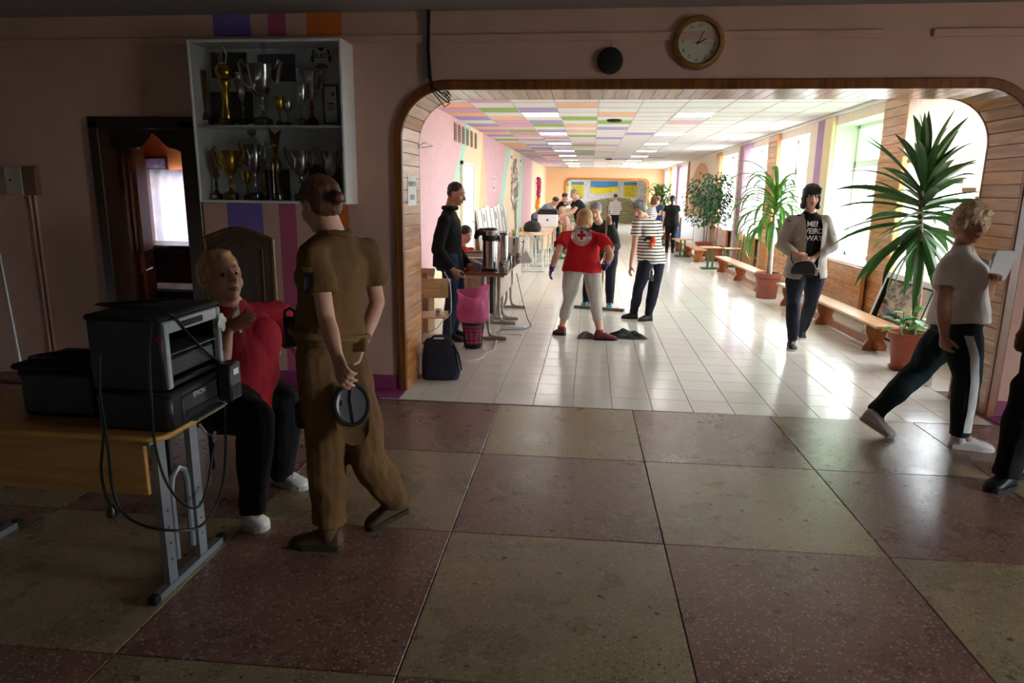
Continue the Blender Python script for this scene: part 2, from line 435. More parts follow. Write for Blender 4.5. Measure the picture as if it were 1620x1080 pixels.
dr = struct(b.build('added_door_2', m_pvc), 'glazed frame of the unseen opening added for daylight')
MB().box((5.655, EY0+.04, .08), (5.662, EY1-.04, 2.07)).build('pane', m_glass, dr)

# ---- side room behind the dark door
m_room = mat('orange_room_paint', (226, 138, 78), .7, var=.05)
b = MB(); b.m(0).box((-6.7, 8.2, 0), (-5.42, 8.3, 2.86)); b.box((-4.6, 8.2, 0), (CL-.1, 8.3, 2.86)); b.box((-5.42, 8.2, 0), (-4.6, 8.3, .78)); b.box((-5.42, 8.2, 1.72), (-4.6, 8.3, 2.86))
b.box((-6.7, WB, 0), (-6.6, 8.2, 2.86)); b.box((-6.7, WB, 2.86), (CL-.1, 8.3, 2.95))
struct(b.build('wall_side_room', m_room), 'orange walls of the side room seen through the doorway')
struct(MB().box((-6.7, WY, -.05), (CL-.1, 8.3, 0)).build('floor_side_room', mat('brown_linoleum', (120, 80, 56), .4)))
portal('side_room_portal', (-5.0, 8.34, 1.25), (-PI/2, 0, 0), .8, .94)

# ---- corridor shell
def lineYZ(p, q):
    a, c = onx(*p, CL), onx(*q, CL); k = (a.y-c.y)/(a.z-c.z)
    return (a.y+(0-a.z)*k, a.y+(CZ-a.z)*k)
lines = [(WB, WB), lineYZ((733, 215), (717, 290)), lineYZ((740, 222), (726, 280)), lineYZ((763, 228), (758, 330)), lineYZ((765, 230), (772, 335)),
         lineYZ((801, 235), (788, 332)), lineYZ((807, 240), (794, 332)), lineYZ((822, 268), (820, 300)), lineYZ((827, 268), (826, 300)), lineYZ((842, 265), (840, 330)), (CE, CE)]
b = MB(); seq = [1, 2, 0, 3, 1, 2, 0, 2, 1, 0]
for k, mi in enumerate(seq):
    (a0, a1), (c0, c1) = lines[k], lines[k+1]
    a0, a1, c0, c1 = [max(WB, min(CE, v)) for v in (a0, a1, c0, c1)]
    b.m(mi).quad((CL, a0, 0), (CL, c0, 0), (CL, c1, CZ), (CL, a1, CZ))
b.m(0).box((CL-.1, WB, 0), (CL-.004, CE, CZ+.1))
struct(b.build('wall_corridor_left', [m_cream, m_pink, m_mint, m_peach]), 'corridor wall painted in slanting pink, mint, cream and peach bands')
# right wall: piers and windows
X0, X1 = CR, CR+.42
SILL, HEAD = .70, 2.62
WINS = [(5.95, 8.58), (9.35, 11.15), (12.4, 14.2), (15.1, 17.1), (18.2, 20.4), (27.4, 29.5), (30.7, 32.8), (33.4, 35.5)]
b = MB(); y = WB
for (a, c) in WINS:
    b.m(0).box((X0, y, 0), (X1, a, CZ+.1)); b.box((X0, a, 0), (X1, c, SILL)); b.box((X0, a, HEAD), (X1, c, CZ+.1)); y = c
b.box((X0, y, 0), (X1, 39, CZ+.1))
struct(b.build('wall_corridor_right', mat('pale_peach_paint', (248, 232, 214), .75, var=.03)), 'window wall of the corridor')
for n, (a, c) in enumerate(WINS):
    fr = MB(); xf, t_ = X1-.10, .055
    cy = (a+c)/2; zt = 2.05
    def bar(y0, y1, z0, z1): fr.cbox((xf, y0, z0), (xf+.06, y1, z1), .006)
    bar(a, a+t_, SILL, HEAD); bar(c-t_, c, SILL, HEAD); bar(a, c, SILL, SILL+t_); bar(a, c, HEAD-t_, HEAD); bar(a, c, zt-.05, zt+.05); bar(cy-.05, cy+.05, SILL, zt)
    w = struct(fr.build('window_%d' % (n+1), m_pvc), 'white plastic framed corridor window')
    for (y0, y1, z0, z1, g) in ((a+t_, cy-.05, SILL+t_, zt-.05, 0), (cy+.05, c-t_, SILL+t_, zt-.05, 0), (a+t_, c-t_, zt+.05, HEAD-t_, n == 1)):
        MB().box((xf+.025, y0, z0), (xf+.031, y1, z1)).build('pane', m_glassg if g else m_glass, w)
    MB().cbox((X0-.09, a-.02, SILL-.03), (xf, c+.02, SILL+.004), .008).build('window_sill', m_pvc, w)
    lv = MB()
    lv.box((X0+.002, a-.004, SILL+.004), (xf, a+.004, HEAD)); lv.box((X0+.002, c-.004, SILL+.004), (xf, c+.004, HEAD)); lv.box((X0+.002, a, HEAD-.004), (xf, c, HEAD+.004))
    lv.build('reveal', m_white, w)
    portal('window_portal', (X1+.02, cy, (SILL+HEAD)/2), (0, PI/2, 0), HEAD-SILL, c-a)
struct(MB().box((X1+.05, -12, -.75), (45, 60, -.6)).build('ground_outside', mat('pale_concrete', (176, 174, 166), .9, var=.1, scale=.6)), 'paved ground outside the windows')
# end wall with its own arch, mural wall behind it
b = MB(); ex0, ex1, eh = -1.30, 2.78, 2.22; er = .3
ep = [(ex0+er-er*math.cos(a), eh-er+er*math.sin(a)) for a in [PI/2*k/8 for k in range(9)]]+[(ex1-er+er*math.sin(a), eh-er+er*math.cos(a)) for a in [PI/2*k/8 for k in range(9)]]
b.box((CL, CE, 0), (ex0, CE+.3, CZ+.1)); b.box((ex1, CE, 0), (CR, CE+.3, CZ+.1)); b.prism([(ex0, CE, CZ+.1)]+[(x, CE, z) for x, z in ep]+[(ex1, CE, CZ+.1)], (0, .3, 0))
struct(b.build('wall_corridor_end', m_peach), 'peach end wall of the corridor with a rounded opening')
b = MB(); q = [(ex0, 0)]+ep+[(ex1, 0)]; cx, cz = (ex0+ex1)/2, 1.0
rows = [[(x, CE-.03, z) for x, z in q], [(x+(.12 if x > cx else -.12)*(1), CE-.03, z+(.11 if z > 1.8 else 0)) for x, z in q], [(x+(.12 if x > cx else -.12), CE, z+(.11 if z > 1.8 else 0)) for x, z in q], [(x, CE, z) for x, z in q]]
b.grid(rows+[rows[0]]); struct(b.build('trim_6', mat('orange_brown_trim', (196, 124, 52), .4)), 'orange brown trim round the far opening')
MY = 38.6
struct(MB().box((CL-.2, MY, 0), (CR+.2, MY+.1, CZ+.1)).build('wall_mural', mat('mural_white', (226, 228, 230), .8)), 'white wall behind the far opening')
struct(MB().box((CL-.2, CE+.3, CZ), (CR+.5, MY, CZ+.1)).build('ceiling_end', m_white))
struct(MB().box((CL-.3, CE+.3, 0), (CL-.2, MY, CZ)).build('wall_end_left', m_white))

# ---- corridor ceiling: coloured panels in a white grid
cc = struct(MB().box((CL-.1, WB, CZ+.03), (CR+.5, CE+.3, CZ+.1)).build('ceiling_corridor', m_white), 'corridor panel ceiling with coloured panels')
pal = {'w': (236, 234, 230), 'g': (150, 190, 100), 'v': (176, 160, 214), 'o': (246, 194, 160), 'm': (222, 172, 200), 'p': (236, 190, 204)}
CT = {k: mat('ceiling_panel_'+{'w': 'white', 'g': 'green', 'v': 'violet', 'o': 'orange', 'm': 'mauve', 'p': 'pink'}[k], v, .8, var=.02, bump=.1, bscale=150) for k, v in pal.items()}
pat = {0: 'vwwowwwwww', 1: 'pmwwwwwwww', 2: 'vwgwwvwwww', 3: 'wmwwwwwwww', 4: 'owwowwwwww', 5: 'mgvwwwwwww', 6: 'owLwowLwww', 7: 'vowgwwwwww', 8: 'wmvwgwpwww', 9: 'vmgowwwwww', 10: 'opwwvwwwww', 11: 'vgvowwwwww', 12: 'omLwwvLwww', 13: 'vpwgwwwwww'}
GR = .6; xg = CL
tm = {k: MB().cbox((-.294, -.294, 0), (.294, .294, .02), .004).mesh('ceiling_panel', CT[k]) for k in CT}
lrows = [6, 12, 17, 22, 27, 32, 37, 42, 47]
LIGHTS = []; bfar = MB(); keys = list(CT); cnt = 0
rnd = random.Random(3)
yst = 8.72-GR*4
for r in range(-1, 50):
    y = yst+(r+.5)*GR
    if y < WB+.2 or y > CE-.2: continue
    row = pat.get(r-2)
    for c in range(10):
        x = xg+(c+.5)*GR
        if x > CR: continue
        if row: k = row[c]
        else:
            pc = (.85, .8, .6, .4, .3, .12, .1, .03, 0, 0)[c]
            k = rnd.choice('vmopgv') if rnd.random() < pc else 'w'
            if (r-2) in lrows and c in (2, 6): k = 'L'
        if k == 'L': LIGHTS.append((x, y)); continue
        if cnt < 300: link('ceiling_panel', tm[k], cc, (x, y, CZ)); cnt += 1
        else: bfar.m(keys.index(k)).box((x-.294, y-.294, CZ), (x+.294, y+.294, CZ+.02))
o = bfar.build('far_ceiling_panels', [CT[k] for k in keys], cc); o['kind'] = 'stuff'
b = MB()
for c in range(11): b.box((xg+c*GR-.008, WB, CZ-.004), (xg+c*GR+.008, CE, CZ+.012))
for r in range(-2, 60):
    y = yst+r*GR
    if WB < y < CE: b.box((xg, y-.006, CZ-.003), (CR, y+.006, CZ+.012))
b.build('grid_rail', mat('rail_white', (205, 202, 198), .6), cc)
m_led = emis('led_diffuser', (255, 252, 246), 9.0)
lt = None
for n, (x, y) in enumerate(LIGHTS):
    t_ = thing('ceiling_light', 'square white ceiling light panel glowing in the corridor ceiling', 'ceiling light', (x, y, CZ), 0, 'corridor ceiling lights')
    if lt is None:
        fr = MB()
        for (p, q_) in (((-.298, -.298), (.298, -.275)), ((-.298, .275), (.298, .298)), ((-.298, -.275), (-.275, .275)), ((.275, -.275), (.298, .275))): fr.box((p[0], p[1], -.006), (q_[0], q_[1], .03))
        lt = (fr.mesh('frame', m_pvc), MB().box((-.274, -.274, -.002), (.274, .274, .01)).mesh('diffuser', m_led))
    link('frame', lt[0], t_); link('diffuser', lt[1], t_)
    side = 'left' if x < 0.5 else 'right'
    k = sorted(yy for xx, yy in LIGHTS if (xx < .5) == (x < .5)).index(y)
    t_['label'] = '%s bright square light panel in the %s row of the corridor ceiling' % (('nearest', 'second', 'third', 'fourth', 'fifth', 'sixth', 'seventh', 'eighth', 'ninth')[min(k, 8)], side)
struct(MB().cbox((CR-.05, WB, CZ-.05), (CR+.002, CE, CZ-.004), .01).build('trim_7', m_white), 'white cornice above the corridor windows')
# ================================================================== FOYER OBJECTS
m_cabw = mat('cabinet_white', (232, 228, 224), .45, var=.03)
m_gold = mat('trophy_gold', (214, 168, 62), .22, 1.0, var=.12)
m_silver = mat('trophy_silver', (206, 204, 200), .18, 1.0, var=.08)
m_bronze = mat('trophy_bronze', (150, 112, 62), .3, 1.0, var=.1)
m_marble = mat('black_marble', (34, 32, 34), .25, var=.3, scale=20)
m_redglass = mat('red_enamel', (150, 24, 30), .25)
m_black = mat('black_plastic', (20, 20, 22), .42, var=.15)
m_blackm = mat('black_matte', (17, 17, 18), .7, var=.15)
m_grey = mat('grey_plastic', (96, 98, 102), .4)
m_steel = mat('grey_tube_paint', (150, 152, 154), .35, .6)
m_chrome = mat('brushed_steel', (190, 186, 180), .24, 1.0, var=.06, stretch=(40, 40, 1))
m_paper = mat('white_paper', (240, 238, 234), .7, var=.02)
m_ink = mat('black_ink', (22, 22, 24), .6)
m_cable = mat('black_cable', (16, 16, 18), .45)
m_wcable = mat('white_cable', (226, 224, 220), .45)
m_ply = wood('beech_plywood', (226, 184, 134), (198, 150, 98), .35, axis=0, rand=.1, coat=.3)
m_desk = wood('beech_laminate', (214, 158, 88), (186, 128, 64), .38, axis=0, rand=.06, coat=.2)

# ---- trophy cabinet
cx0, cx1, cy0, cy1, cz0, cz1, csh = -2.96, -1.80, 4.998, WY, 1.48, 2.635, 2.045
cab = thing('trophy_cabinet', 'white wall cabinet with glass front full of trophies', 'cabinet', ((cx0+cx1)/2, WY, cz0))
def L(p): return (p[0]-(cx0+cx1)/2, p[1]-WY, p[2]-cz0)
def cb(b_, p, q, r=.004): return b_.cbox(L(p), L(q), r)
b = MB(); t = .02
for (p, q) in (((cx0, cy0, cz0), (cx0+t, cy1, cz1)), ((cx1-t, cy0, cz0), (cx1, cy1, cz1))): cb(MB(), p, q).build('side_panel', m_cabw, cab)
cb(MB(), (cx0+t, cy0, cz1-t), (cx1-t, cy1, cz1)).build('top_panel', m_cabw, cab); cb(MB(), (cx0+t, cy0, cz0), (cx1-t, cy1, cz0+t)).build('bottom_panel', m_cabw, cab)
cb(MB(), (cx0+t, cy1-.012, cz0+t), (cx1-t, cy1-.002, cz1-t)).build('back_panel', mat('cabinet_back', (228, 228, 228), .6), cab)
cb(MB(), (cx0+t, cy0+.02, csh-.018), (cx1-t, cy1-.012, csh)).build('shelf', m_cabw, cab)
xm = (cx0+cx1)/2
m_cglass = glass('cabinet_glass', (246, 248, 248), .06)
cb(MB(), (cx0+t, cy0+.004, cz0+t), (xm+.02, cy0+.008, cz1-t), .001).build('glass_door', m_cglass, cab)
cb(MB(), (xm-.02, cy0+.011, cz0+t), (cx1-t, cy0+.015, cz1-t), .001).build('glass_door', m_cglass, cab)

TY = 5.14
def tro(label, px, base_z, h, style, mm, w=1.0, y=TY, handles=False, base=True, top=None, stem=None):
    x = at(px, 250, y).x
    t_ = thing('trophy', label, 'trophy', (x, y, base_z), 0, 'trophies in the cabinet')
    z = 0.0
    if base:
        bh = min(.055, h*.16); MB().cbox((-.038*w, -.032*w, 0), (.038*w, .032*w, bh), .003).build('base', m_marble, t_)
        MB().cbox((-.030*w, -.034*w, bh*.2), (.030*w, -.032*w, bh*.8), .0008).build('plate', m_gold if mm == m_gold else m_silver, t_)
        z = bh
    H = h-z
    if style == 'cup':
        st = [(.026*w, z), (.028*w, z+.02*H), (.012*w, z+.08*H), (.009*w, z+.18*H), (.018*w, z+.25*H), (.009*w, z+.31*H), (.012*w, z+.40*H)]
        MB().lathe(st, n=16).build('stem', stem or mm, t_, True)
        cp = [(.012*w, z+.39*H), (.034*w, z+.46*H), (.052*w, z+.58*H), (.062*w, z+.78*H), (.070*w, z+.99*H), (.073*w, z+H), (.068*w, z+H), (.058*w, z+.78*H), (.045*w, z+.56*H), (.006*w, z+.46*H)]
        MB().lathe(cp, n=20).build('cup', mm, t_, True)
        if handles:
            for s_ in (-1, 1):
                pts = [(s_*.050*w, 0, z+.58*H), (s_*.085*w, 0, z+.66*H), (s_*.098*w, 0, z+.84*H), (s_*.112*w, 0, z+1.04*H), (s_*.098*w, 0, z+1.10*H), (s_*.090*w, 0, z+1.0*H), (s_*.07*w, 0, z+.93*H)]
                MB().tube(pts, [.008*w, .010*w, .011*w, .010*w, .007*w, .005*w, .004*w], 8).build('handle', m_silver if mm != m_gold else m_gold, t_, True)
        if top == 'lid':
            MB().lathe([(.073*w, z+H), (.066*w, z+1.04*H), (.03*w, z+1.15*H), (.010*w, z+1.18*H)], n=18).build('lid', mm, t_, True)
            MB().lathe([(.034*w, -.004), (.034*w, .004)], (0, 0, z+1.18*H+.035*w), 18, 'y').build('finial', m_silver, t_, True)
    elif style == 'column':
        MB().lathe([(.03*w, z), (.03*w, z+.06*H), (.012*w, z+.13*H), (.009*w, z+.2*H), (.016*w, z+.45*H), (.02*w, z+.7*H), (.024*w, z+H), (.018*w, z+H)], n=8).build('column', mm, t_, True)
    elif style == 'ball':
        MB().lathe([(.03*w, z), (.034*w, z+.05*H), (.02*w, z+.2*H), (.026*w, z+.24*H), (.026*w, z+.4*H), (.04*w, z+.44*H), (.04*w, z+.49*H), (.02*w, z+.51*H)], n=14).build('column', mm, t_, True)
        MB().ball((0, 0, z+.615*H), .058*w, 20, 12).build('ball', mm, t_, True)
        bb = MB()
        for k in range(5): bb.tube([(math.cos(k*1.2566)*.02*w, math.sin(k*1.2566)*.02*w, z+.71*H), (math.cos(k*1.2566)*.032*w, math.sin(k*1.2566)*.032*w, z+.84*H), (math.cos(k*1.2566)*.012*w, math.sin(k*1.2566)*.012*w, z+.93*H), (0, 0, z+H)], .0035*w, 6)
        bb.tube(arc((0, 0, z+.72*H), .028*w, 0, 2*PI, 14, (1, 0, 0), (0, 1, 0))[:-1], .004*w, 6, closed=True)
        bb.build('crown', m_silver, t_, True)
    elif style == 'star':
        MB().lathe([(.024*w, z), (.026*w, z+.04*H), (.010*w, z+.12*H), (.016*w, z+.28*H), (.008*w, z+.36*H), (.014*w, z+.48*H)], n=12).build('stem', mm, t_, True)
        MB().lathe([(.03*w, -.006), (.034*w, 0), (.03*w, .006)], (0, 0, z+.58*H), 18, 'y').build('medal', m_bronze, t_, True)
        bb = MB()
        for k in range(5):
            a = PI/2+(k-2)*.5; c_, s_ = math.cos(a), math.sin(a); o_ = z+.64*H
            bb.prism([(c_*.01-s_*.006, -.004, o_+s_*.01), (c_*.06*w, -.004, o_+s_*.36*H), (c_*.01+s_*.008, -.004, o_+s_*.01)], (0, .008, 0))
        bb.build('rays', mm, t_)
    elif style == 'vase':
        MB().lathe([(.03*w, z), (.03*w, z+.03*H), (.012*w, z+.1*H), (.018*w, z+.2*H), (.009*w, z+.27*H), (.032*w, z+.37*H), (.036*w, z+.46*H), (.014*w, z+.56*H), (.012*w, z+.62*H)], n=16).build('stem', mm, t_, True)
        MB().add([(-.012, -.004, z+.6*H), (.012, -.004, z+.6*H), (.05*w, -.004, z+.97*H), (.005, -.004, z+.9*H), (-.045*w, -.004, z+H), (-.012, .006, z+.6*H), (.012, .006, z+.6*H), (.05*w, .006, z+.97*H), (.005, .006, z+.9*H), (-.045*w, .006, z+H)],
                 [(0,1,2,3,4),(9,8,7,6,5),(0,5,6,1),(1,6,7,2),(2,7,8,3),(3,8,9,4),(4,9,5,0)]).build('wings', m_bronze, t_)
        MB().lathe([(.024*w, -.006), (.026*w, 0), (.02*w, .005)], (-.012, -.012, z+.74*H), 16, 'y').build('medallion', m_gold, t_, True)
    return t_
Sx = .2778
def cpx(x): return 280+x*Sx
tro('slim fluted gold column trophy, leftmost on the upper shelf', cpx(183), csh, .40, 'column', m_bronze, 1.15)
tro('tall gold football trophy with open crown on top', cpx(302), csh, .60, 'ball', m_gold, 1.1)
tro('dim silver cup behind the gold football trophy on the upper shelf', cpx(395), csh, .39, 'cup', m_silver, .75, 5.19)
tro('large silver cup in the middle of the upper shelf', cpx(505), csh, .43, 'cup', m_silver, 1.45, 5.11, True)
tro('small gold cup beside the large silver cup on the upper shelf', cpx(600), csh, .21, 'cup', m_gold, .6, 5.12)
tro('small silver cup right of the small gold cup on the upper shelf', cpx(645), csh, .20, 'cup', m_silver, .6, 5.17, True)
tro('slender silver cup left of the red stemmed cup on the upper shelf', cpx(725), csh, .29, 'cup', m_silver, .72, 5.065)
tro('silver cup with a red stem and curled handles on the upper shelf', cpx(782), csh, .39, 'cup', m_silver, .95, 5.18, True, stem=m_redglass)
bz = cz0+.02
tro('small trophy with rays over a medal, leftmost on the lower shelf', cpx(212), bz, .29, 'star', m_bronze, .95)
tro('large gold cup with gold handles on the lower shelf', cpx(295), bz, .365, 'cup', m_gold, 1.1, 5.085, True)
tro('silver lidded cup with bright handles and round finial on the lower shelf', cpx(436), bz, .41, 'cup', m_silver, 1.02, 5.155, True, top='lid')
tro('small gold cup tucked behind the lidded silver cup on the lower shelf', cpx(388), bz, .22, 'cup', m_gold, .6, 5.19)
tro('thin gold column beside the lidded silver cup on the lower shelf', cpx(490), bz, .23, 'column', m_gold, .6, 5.18)
tro('winged bronze vase trophy with a gold medallion on the lower shelf', cpx(562), bz, .54, 'vase', m_bronze, 1.1, 5.13)
tro('silver cup with wide shining handles above the soldier hair on the lower shelf', cpx(700), bz, .37, 'cup', m_silver, 1.1, 5.12, True)
tro('dim silver cup with thin handles, rightmost on the lower shelf', cpx(872), bz, .37, 'cup', m_silver, .95, 5.15, True)
# flat things at the back of the cabinet
def photo(name, label, cat, x0, y0, x1, y1, mm, Y=5.232, bands=None, frame=None):
    a, c = at(cpx(x0), 40+y0*Sx, Y), at(cpx(x1), 40+y1*Sx, Y)
    t_ = thing(name, label, cat, ((a.x+c.x)/2, Y, c.z))
    w, h = (c.x-a.x)/2, a.z-c.z
    MB().cbox((-w, -.004, 0), (w, .003, h), .001).build('print', mm, t_)
    for (u0, v0, u1, v1, m_) in bands or []: MB().box((-w+2*w*u0, -.0055, h*v0), (-w+2*w*u1, -.004, h*v1)).build('printed_patch', m_, t_)
    if frame:
        f = MB()
        for (p, q) in (((-w-.012, 0), (-w, h)), ((w, 0), (w+.012, h)), ((-w-.012, -.012), (w+.012, 0)), ((-w-.012, h), (w+.012, h+.012))): f.box((p[0], -.010, p[1]), (q[0], .003, q[1]))
        f.build('frame', frame, t_)
    return t_
m_ph1 = mat('team_photo_print', (78, 72, 74), .4, var=.6, scale=30); m_ph2 = mat('blue_photo_print', (74, 82, 120), .4, var=.5, scale=26); m_ph3 = mat('dark_red_print', (104, 30, 34), .4, var=.3); m_phd = mat('dark_crowd_print', (44, 42, 46), .4, var=.7, scale=60)
photo('team_photo', 'dark team photo behind the gold football trophy', 'photo', 190, 155, 405, 300, m_ph1, bands=[(.02, .02, .98, .5, m_phd), (.05, .52, .3, .75, m_ph3)])
photo('group_photo', 'bluish group photo behind the large silver cup', 'photo', 458, 165, 680, 320, m_ph2, bands=[(.02, .02, .98, .62, m_phd)])
photo('framed_certificate', 'pale certificate in a black frame at the right end of the upper shelf', 'certificate', 838, 348, 915, 552, m_paper, 5.16, frame=m_blackm, bands=[(.2, .5, .8, .54, m_ink), (.2, .42, .85, .44, m_ink), (.2, .36, .8, .38, m_ink), (.62, .74, .8, .82, m_ph3)])
photo('framed_photo', 'dark framed photo leaning behind the trophies at left of the upper shelf', 'photo', 200, 390, 430, 548, m_phd, 5.22, frame=m_dkwood)
photo('framed_photo', 'dark framed photo behind the winged vase on the lower shelf', 'photo', 500, 830, 640, 990, m_phd, 5.22, frame=m_dkwood)
photo('framed_photo', 'reddish dark framed photo at the right end of the lower shelf', 'photo', 760, 800, 930, 990, m_ph3, 5.225, frame=m_dkwood, bands=[(.1, .1, .9, .6, m_phd)])
# round football print stuck to the back of the cabinet
bc = at(cpx(822), 40+187*Sx, 5.232); fr_ = .083
fb = thing('football_print', 'round black and white football print reading SELECT in the cabinet corner', 'print', bc)
MB().lathe([(fr_, -.004), (fr_, .004)], (0, 0, 0), 32, 'y').build('disc', m_paper, fb)
bb = MB()
def disc_poly(pts): bb.prism([(x*fr_, -.0052, z*fr_) for x, z in pts], (0, .001, 0))
disc_poly([(-.34, .93), (.34, .93), (.26, .70), (0, .58), (-.26, .70)])
disc_poly([(-.95, .28), (-.74, .18), (-.62, -.2), (-.80, -.42), (-.97, -.2)]); disc_poly([(.95, .28), (.97, -.2), (.80, -.42), (.62, -.2), (.74, .18)])
disc_poly([(-.28, -.42), (.28, -.42), (.40, -.72), (.2, -.96), (-.2, -.96), (-.40, -.72)])
for s_ in (-1, 1): disc_poly([(s_*.50, .66), (s_*.68, .72), (s_*.86, .45), (s_*.7, .36)]); disc_poly([(s_*.42, -.5), (s_*.62, -.76), (s_*.52, -.84), (s_*.38, -.68)])
bb.build('dark_panels', m_ink, fb)
put_text('lettering', 'SELECT', .042, (0, -.0048, fr_*.17), (1, 0, 0), (0, 0, 1), m_ink, fb, bold=.0012)

# ---- wall clock
cc_ = at(1105, 67, WY-.03); ck = thing('wall_clock', 'round wall clock with brown wooden rim above the arch', 'clock', (cc_.x, WY, cc_.z))
tilt = -.05
MB().lathe([(.145, .0), (.178, .0), (.178, .025), (.165, .045), (.148, .05), (.143, .035), (.143, .02)], (0, 0, 0), 48, 'y', cap=False).build('rim', wood('clock_rim_wood', (178, 122, 48), (140, 88, 30), .35, axis=0, rand=0), ck, True)
MB().lathe([(.1435, .0), (.1435, .028), (.139, .034), (.136, .030)], (0, 0, 0), 48, 'y', cap=False).build('bezel', m_chrome, ck, True)
MB().lathe([(.142, .004), (.142, .018)], (0, 0, 0), 40, 'y').build('face', mat('clock_face', (214, 206, 176), .5, var=.03), ck)
for k in range(1, 13):
    a = PI/2-k*PI/6+tilt; put_text('numeral', str(k), .034, (.112*math.cos(a), -.018, .112*math.sin(a)), (math.cos(tilt), 0, math.sin(tilt)), (-math.sin(tilt), 0, math.cos(tilt)), m_ink, ck, shear=.12)
def hand(nm, ang, l, w, tail, lift):
    a = PI/2-ang+tilt; d = V((math.cos(a), 0, math.sin(a))); s_ = V((-d.z, 0, d.x)); o_ = V((0, -lift, 0))
    MB().prism([o_-d*tail-s_*w*.5, o_+d*l*.7-s_*w*.7, o_+d*l, o_+d*l*.7+s_*w*.7, o_-d*tail+s_*w*.5], (0, .0012, 0)).build(nm, m_ink, ck)
hand('hour_hand', 2.06*PI/6, .068, .006, .012, .0205); hand('minute_hand', 3.5*PI/30, .102, .0045, .014, .0225); hand('second_hand', 14.8*PI/30, .095, .0016, .045, .0245)
MB().lathe([(.006, .018), (.006, .026)], (0, 0, 0), 12, 'y').build('hub', m_ink, ck)
# ---- round black speaker
sp = at(965, 96, WY-.02); t_ = thing('round_speaker', 'round black speaker disc on the wall left of the clock', 'speaker', (sp.x, WY, sp.z))
MB().lathe([(.088, 0), (.092, .012), (.090, .03), (.078, .038), (.03, .034), (.02, .036)], (0, 0, 0), 36, 'y').build('cover', m_blackm, t_, True)
MB().tube([(.0, -.004, .085), (.003, -.004, .13), (.0, -.004, .165)], .0022, 6).build('wire', mat('brown_wire', (92, 62, 54), .6), t_)
# ---- grey cable trunk and loose wires at the arch corner
x_ = at(674, 60, WY).x
t_ = thing('wall_wiring', 'grey cable trunk with loose black wires at the arch corner', 'cable trunk', (x_, WY-.001, 2.392))
MB().cbox((-.022, -.026, .0), (.022, 0, .52), .004).build('trunk', mat('trunk_grey', (126, 122, 124), .5), t_)
for k, (dx, lo) in enumerate(((.02, .11), (.03, .16), (.038, .13), (.026, .19))):
    MB().tube([(dx, -.03, .5), (dx-.004*k, -.034, .2), (dx+.004, -.036, .02), (dx+.02, -.045, -lo*.45), (dx+.07, -.03, -lo*.75), (dx+.13-.01*k, .04, -lo), (dx+.135, .06, -lo*.85), (dx+.10, .05, -lo*.5), (dx+.05, .0, -.02)], .0042, 7).build('wire', m_cable, t_, True)
MB().tube([V((.0, -.01, .50)), V((.05, -.012, .49)), V((.16, -.012, .52)), V((.22, -.012, .53))], .005, 6).build('wire', mat('red_brown_wire', (96, 48, 40), .5), t_)
# ---- switch box and conduit on the left
a, c = at(5, 263, WY-.05), at(60, 309, WY-.05)
t_ = thing('junction_box', 'pale junction box with a brown side cover on the dark left wall', 'junction box', ((a.x+c.x)/2, WY, c.z))
w, h = (c.x-a.x)/2, a.z-c.z
MB().cbox((-w, -.055, 0), (w*.1, 0, h), .006).build('box', mat('aged_plastic', (196, 178, 160), .5), t_); MB().cbox((w*.12, -.05, 0), (w, 0, h*1.02), .006).build('side_cover', mat('brown_hardboard', (134, 96, 70), .6), t_)
MB().lathe([(.008, .055), (.008, .06)], (-w*.62, 0, h*.52), 12, 'y').build('keyhole', m_ink, t_)
t_ = thing('cable_conduit', 'two thin painted conduits running down from the junction box', 'conduit', ((a.x+c.x)/2+.03, WY, 0))
for dx in (0, .045): MB().tube([(dx, -.012, 1.52), (dx, -.012, .75), (dx+.0, -.012, 0.0)], .011, 8).build('conduit', m_wall, t_, True)
# ---- metal frame stand leaning at the far left
t_ = thing('metal_stand', 'thin pale metal frame standing at the far left wall', 'stand', at(-25, 610, 4.3)*1.0)
t_.location.z = 0; o_ = t_.location
m_fr = mat('pale_metal', (178, 172, 166), .4, .5)
def rel(p): return V(p)-o_
p0, p1 = at(-2, 400, 4.45), at(40, 604, 4.3); p1.z = .02
MB().tube([rel(p0), rel((p0+p1)/2), rel(p1)], .012, 8).build('front_leg', m_fr, t_, True)
p2 = V(p1)+V((-.55, 0, 0)); p3 = V(p0)+V((-.5, .05, 0))
MB().tube([rel(p2), rel(p3)], .012, 8).build('rear_leg', m_fr, t_, True); MB().tube([rel(p0), rel(p3)], .012, 8).build('top_rail', m_fr, t_, True); MB().tube([rel(p1), rel(p2)], .012, 8).build('bottom_rail', m_fr, t_, True)
# ---- dark door, frame, leaf and carved valance
b = MB(); d0, d1 = WY-.03, WY+.18
b.cbox((DX0-.01, d0, 0), (DX0+.075, d1, DH), .006); b.cbox((DX1-.075, d0, 0), (DX1+.06, d1, DH), .006); b.cbox((DX0-.01, d0, DH-.06), (DX1+.06, d1, DH+.03), .006)
door = struct(b.build('door_1', m_dkwood), 'dark wooden doorway with its leaf standing half open')
hx = DX0+.075; ang = 1.95
lf = MB().cbox((0, -.02, .01), (.80, .02, DH-.07), .004)
for (zz0, zz1) in ((.15, .85), (1.0, 1.9)): lf.cbox((.12, -.03, zz0), (.68, .03, zz1), .012)
o = lf.build('door_leaf', wood('mahogany_door', (88, 50, 36), (62, 34, 24), .4, axis=2, rand=0), door); o.location = (hx, WY+.19, 0); o.rotation_euler = (0, 0, ang)
b = MB(); k = 24; zt = DH-.06
xa, xb = DX0+.075, DX1-.075
pts = [(xa+(xb-xa)*i/k, zt-.14+.11*math.sin(PI*min(1, max(0, (i/k-.30)/.45)))**2 - (.06*max(0, (i/k-.78)/.22))) for i in range(k+1)]
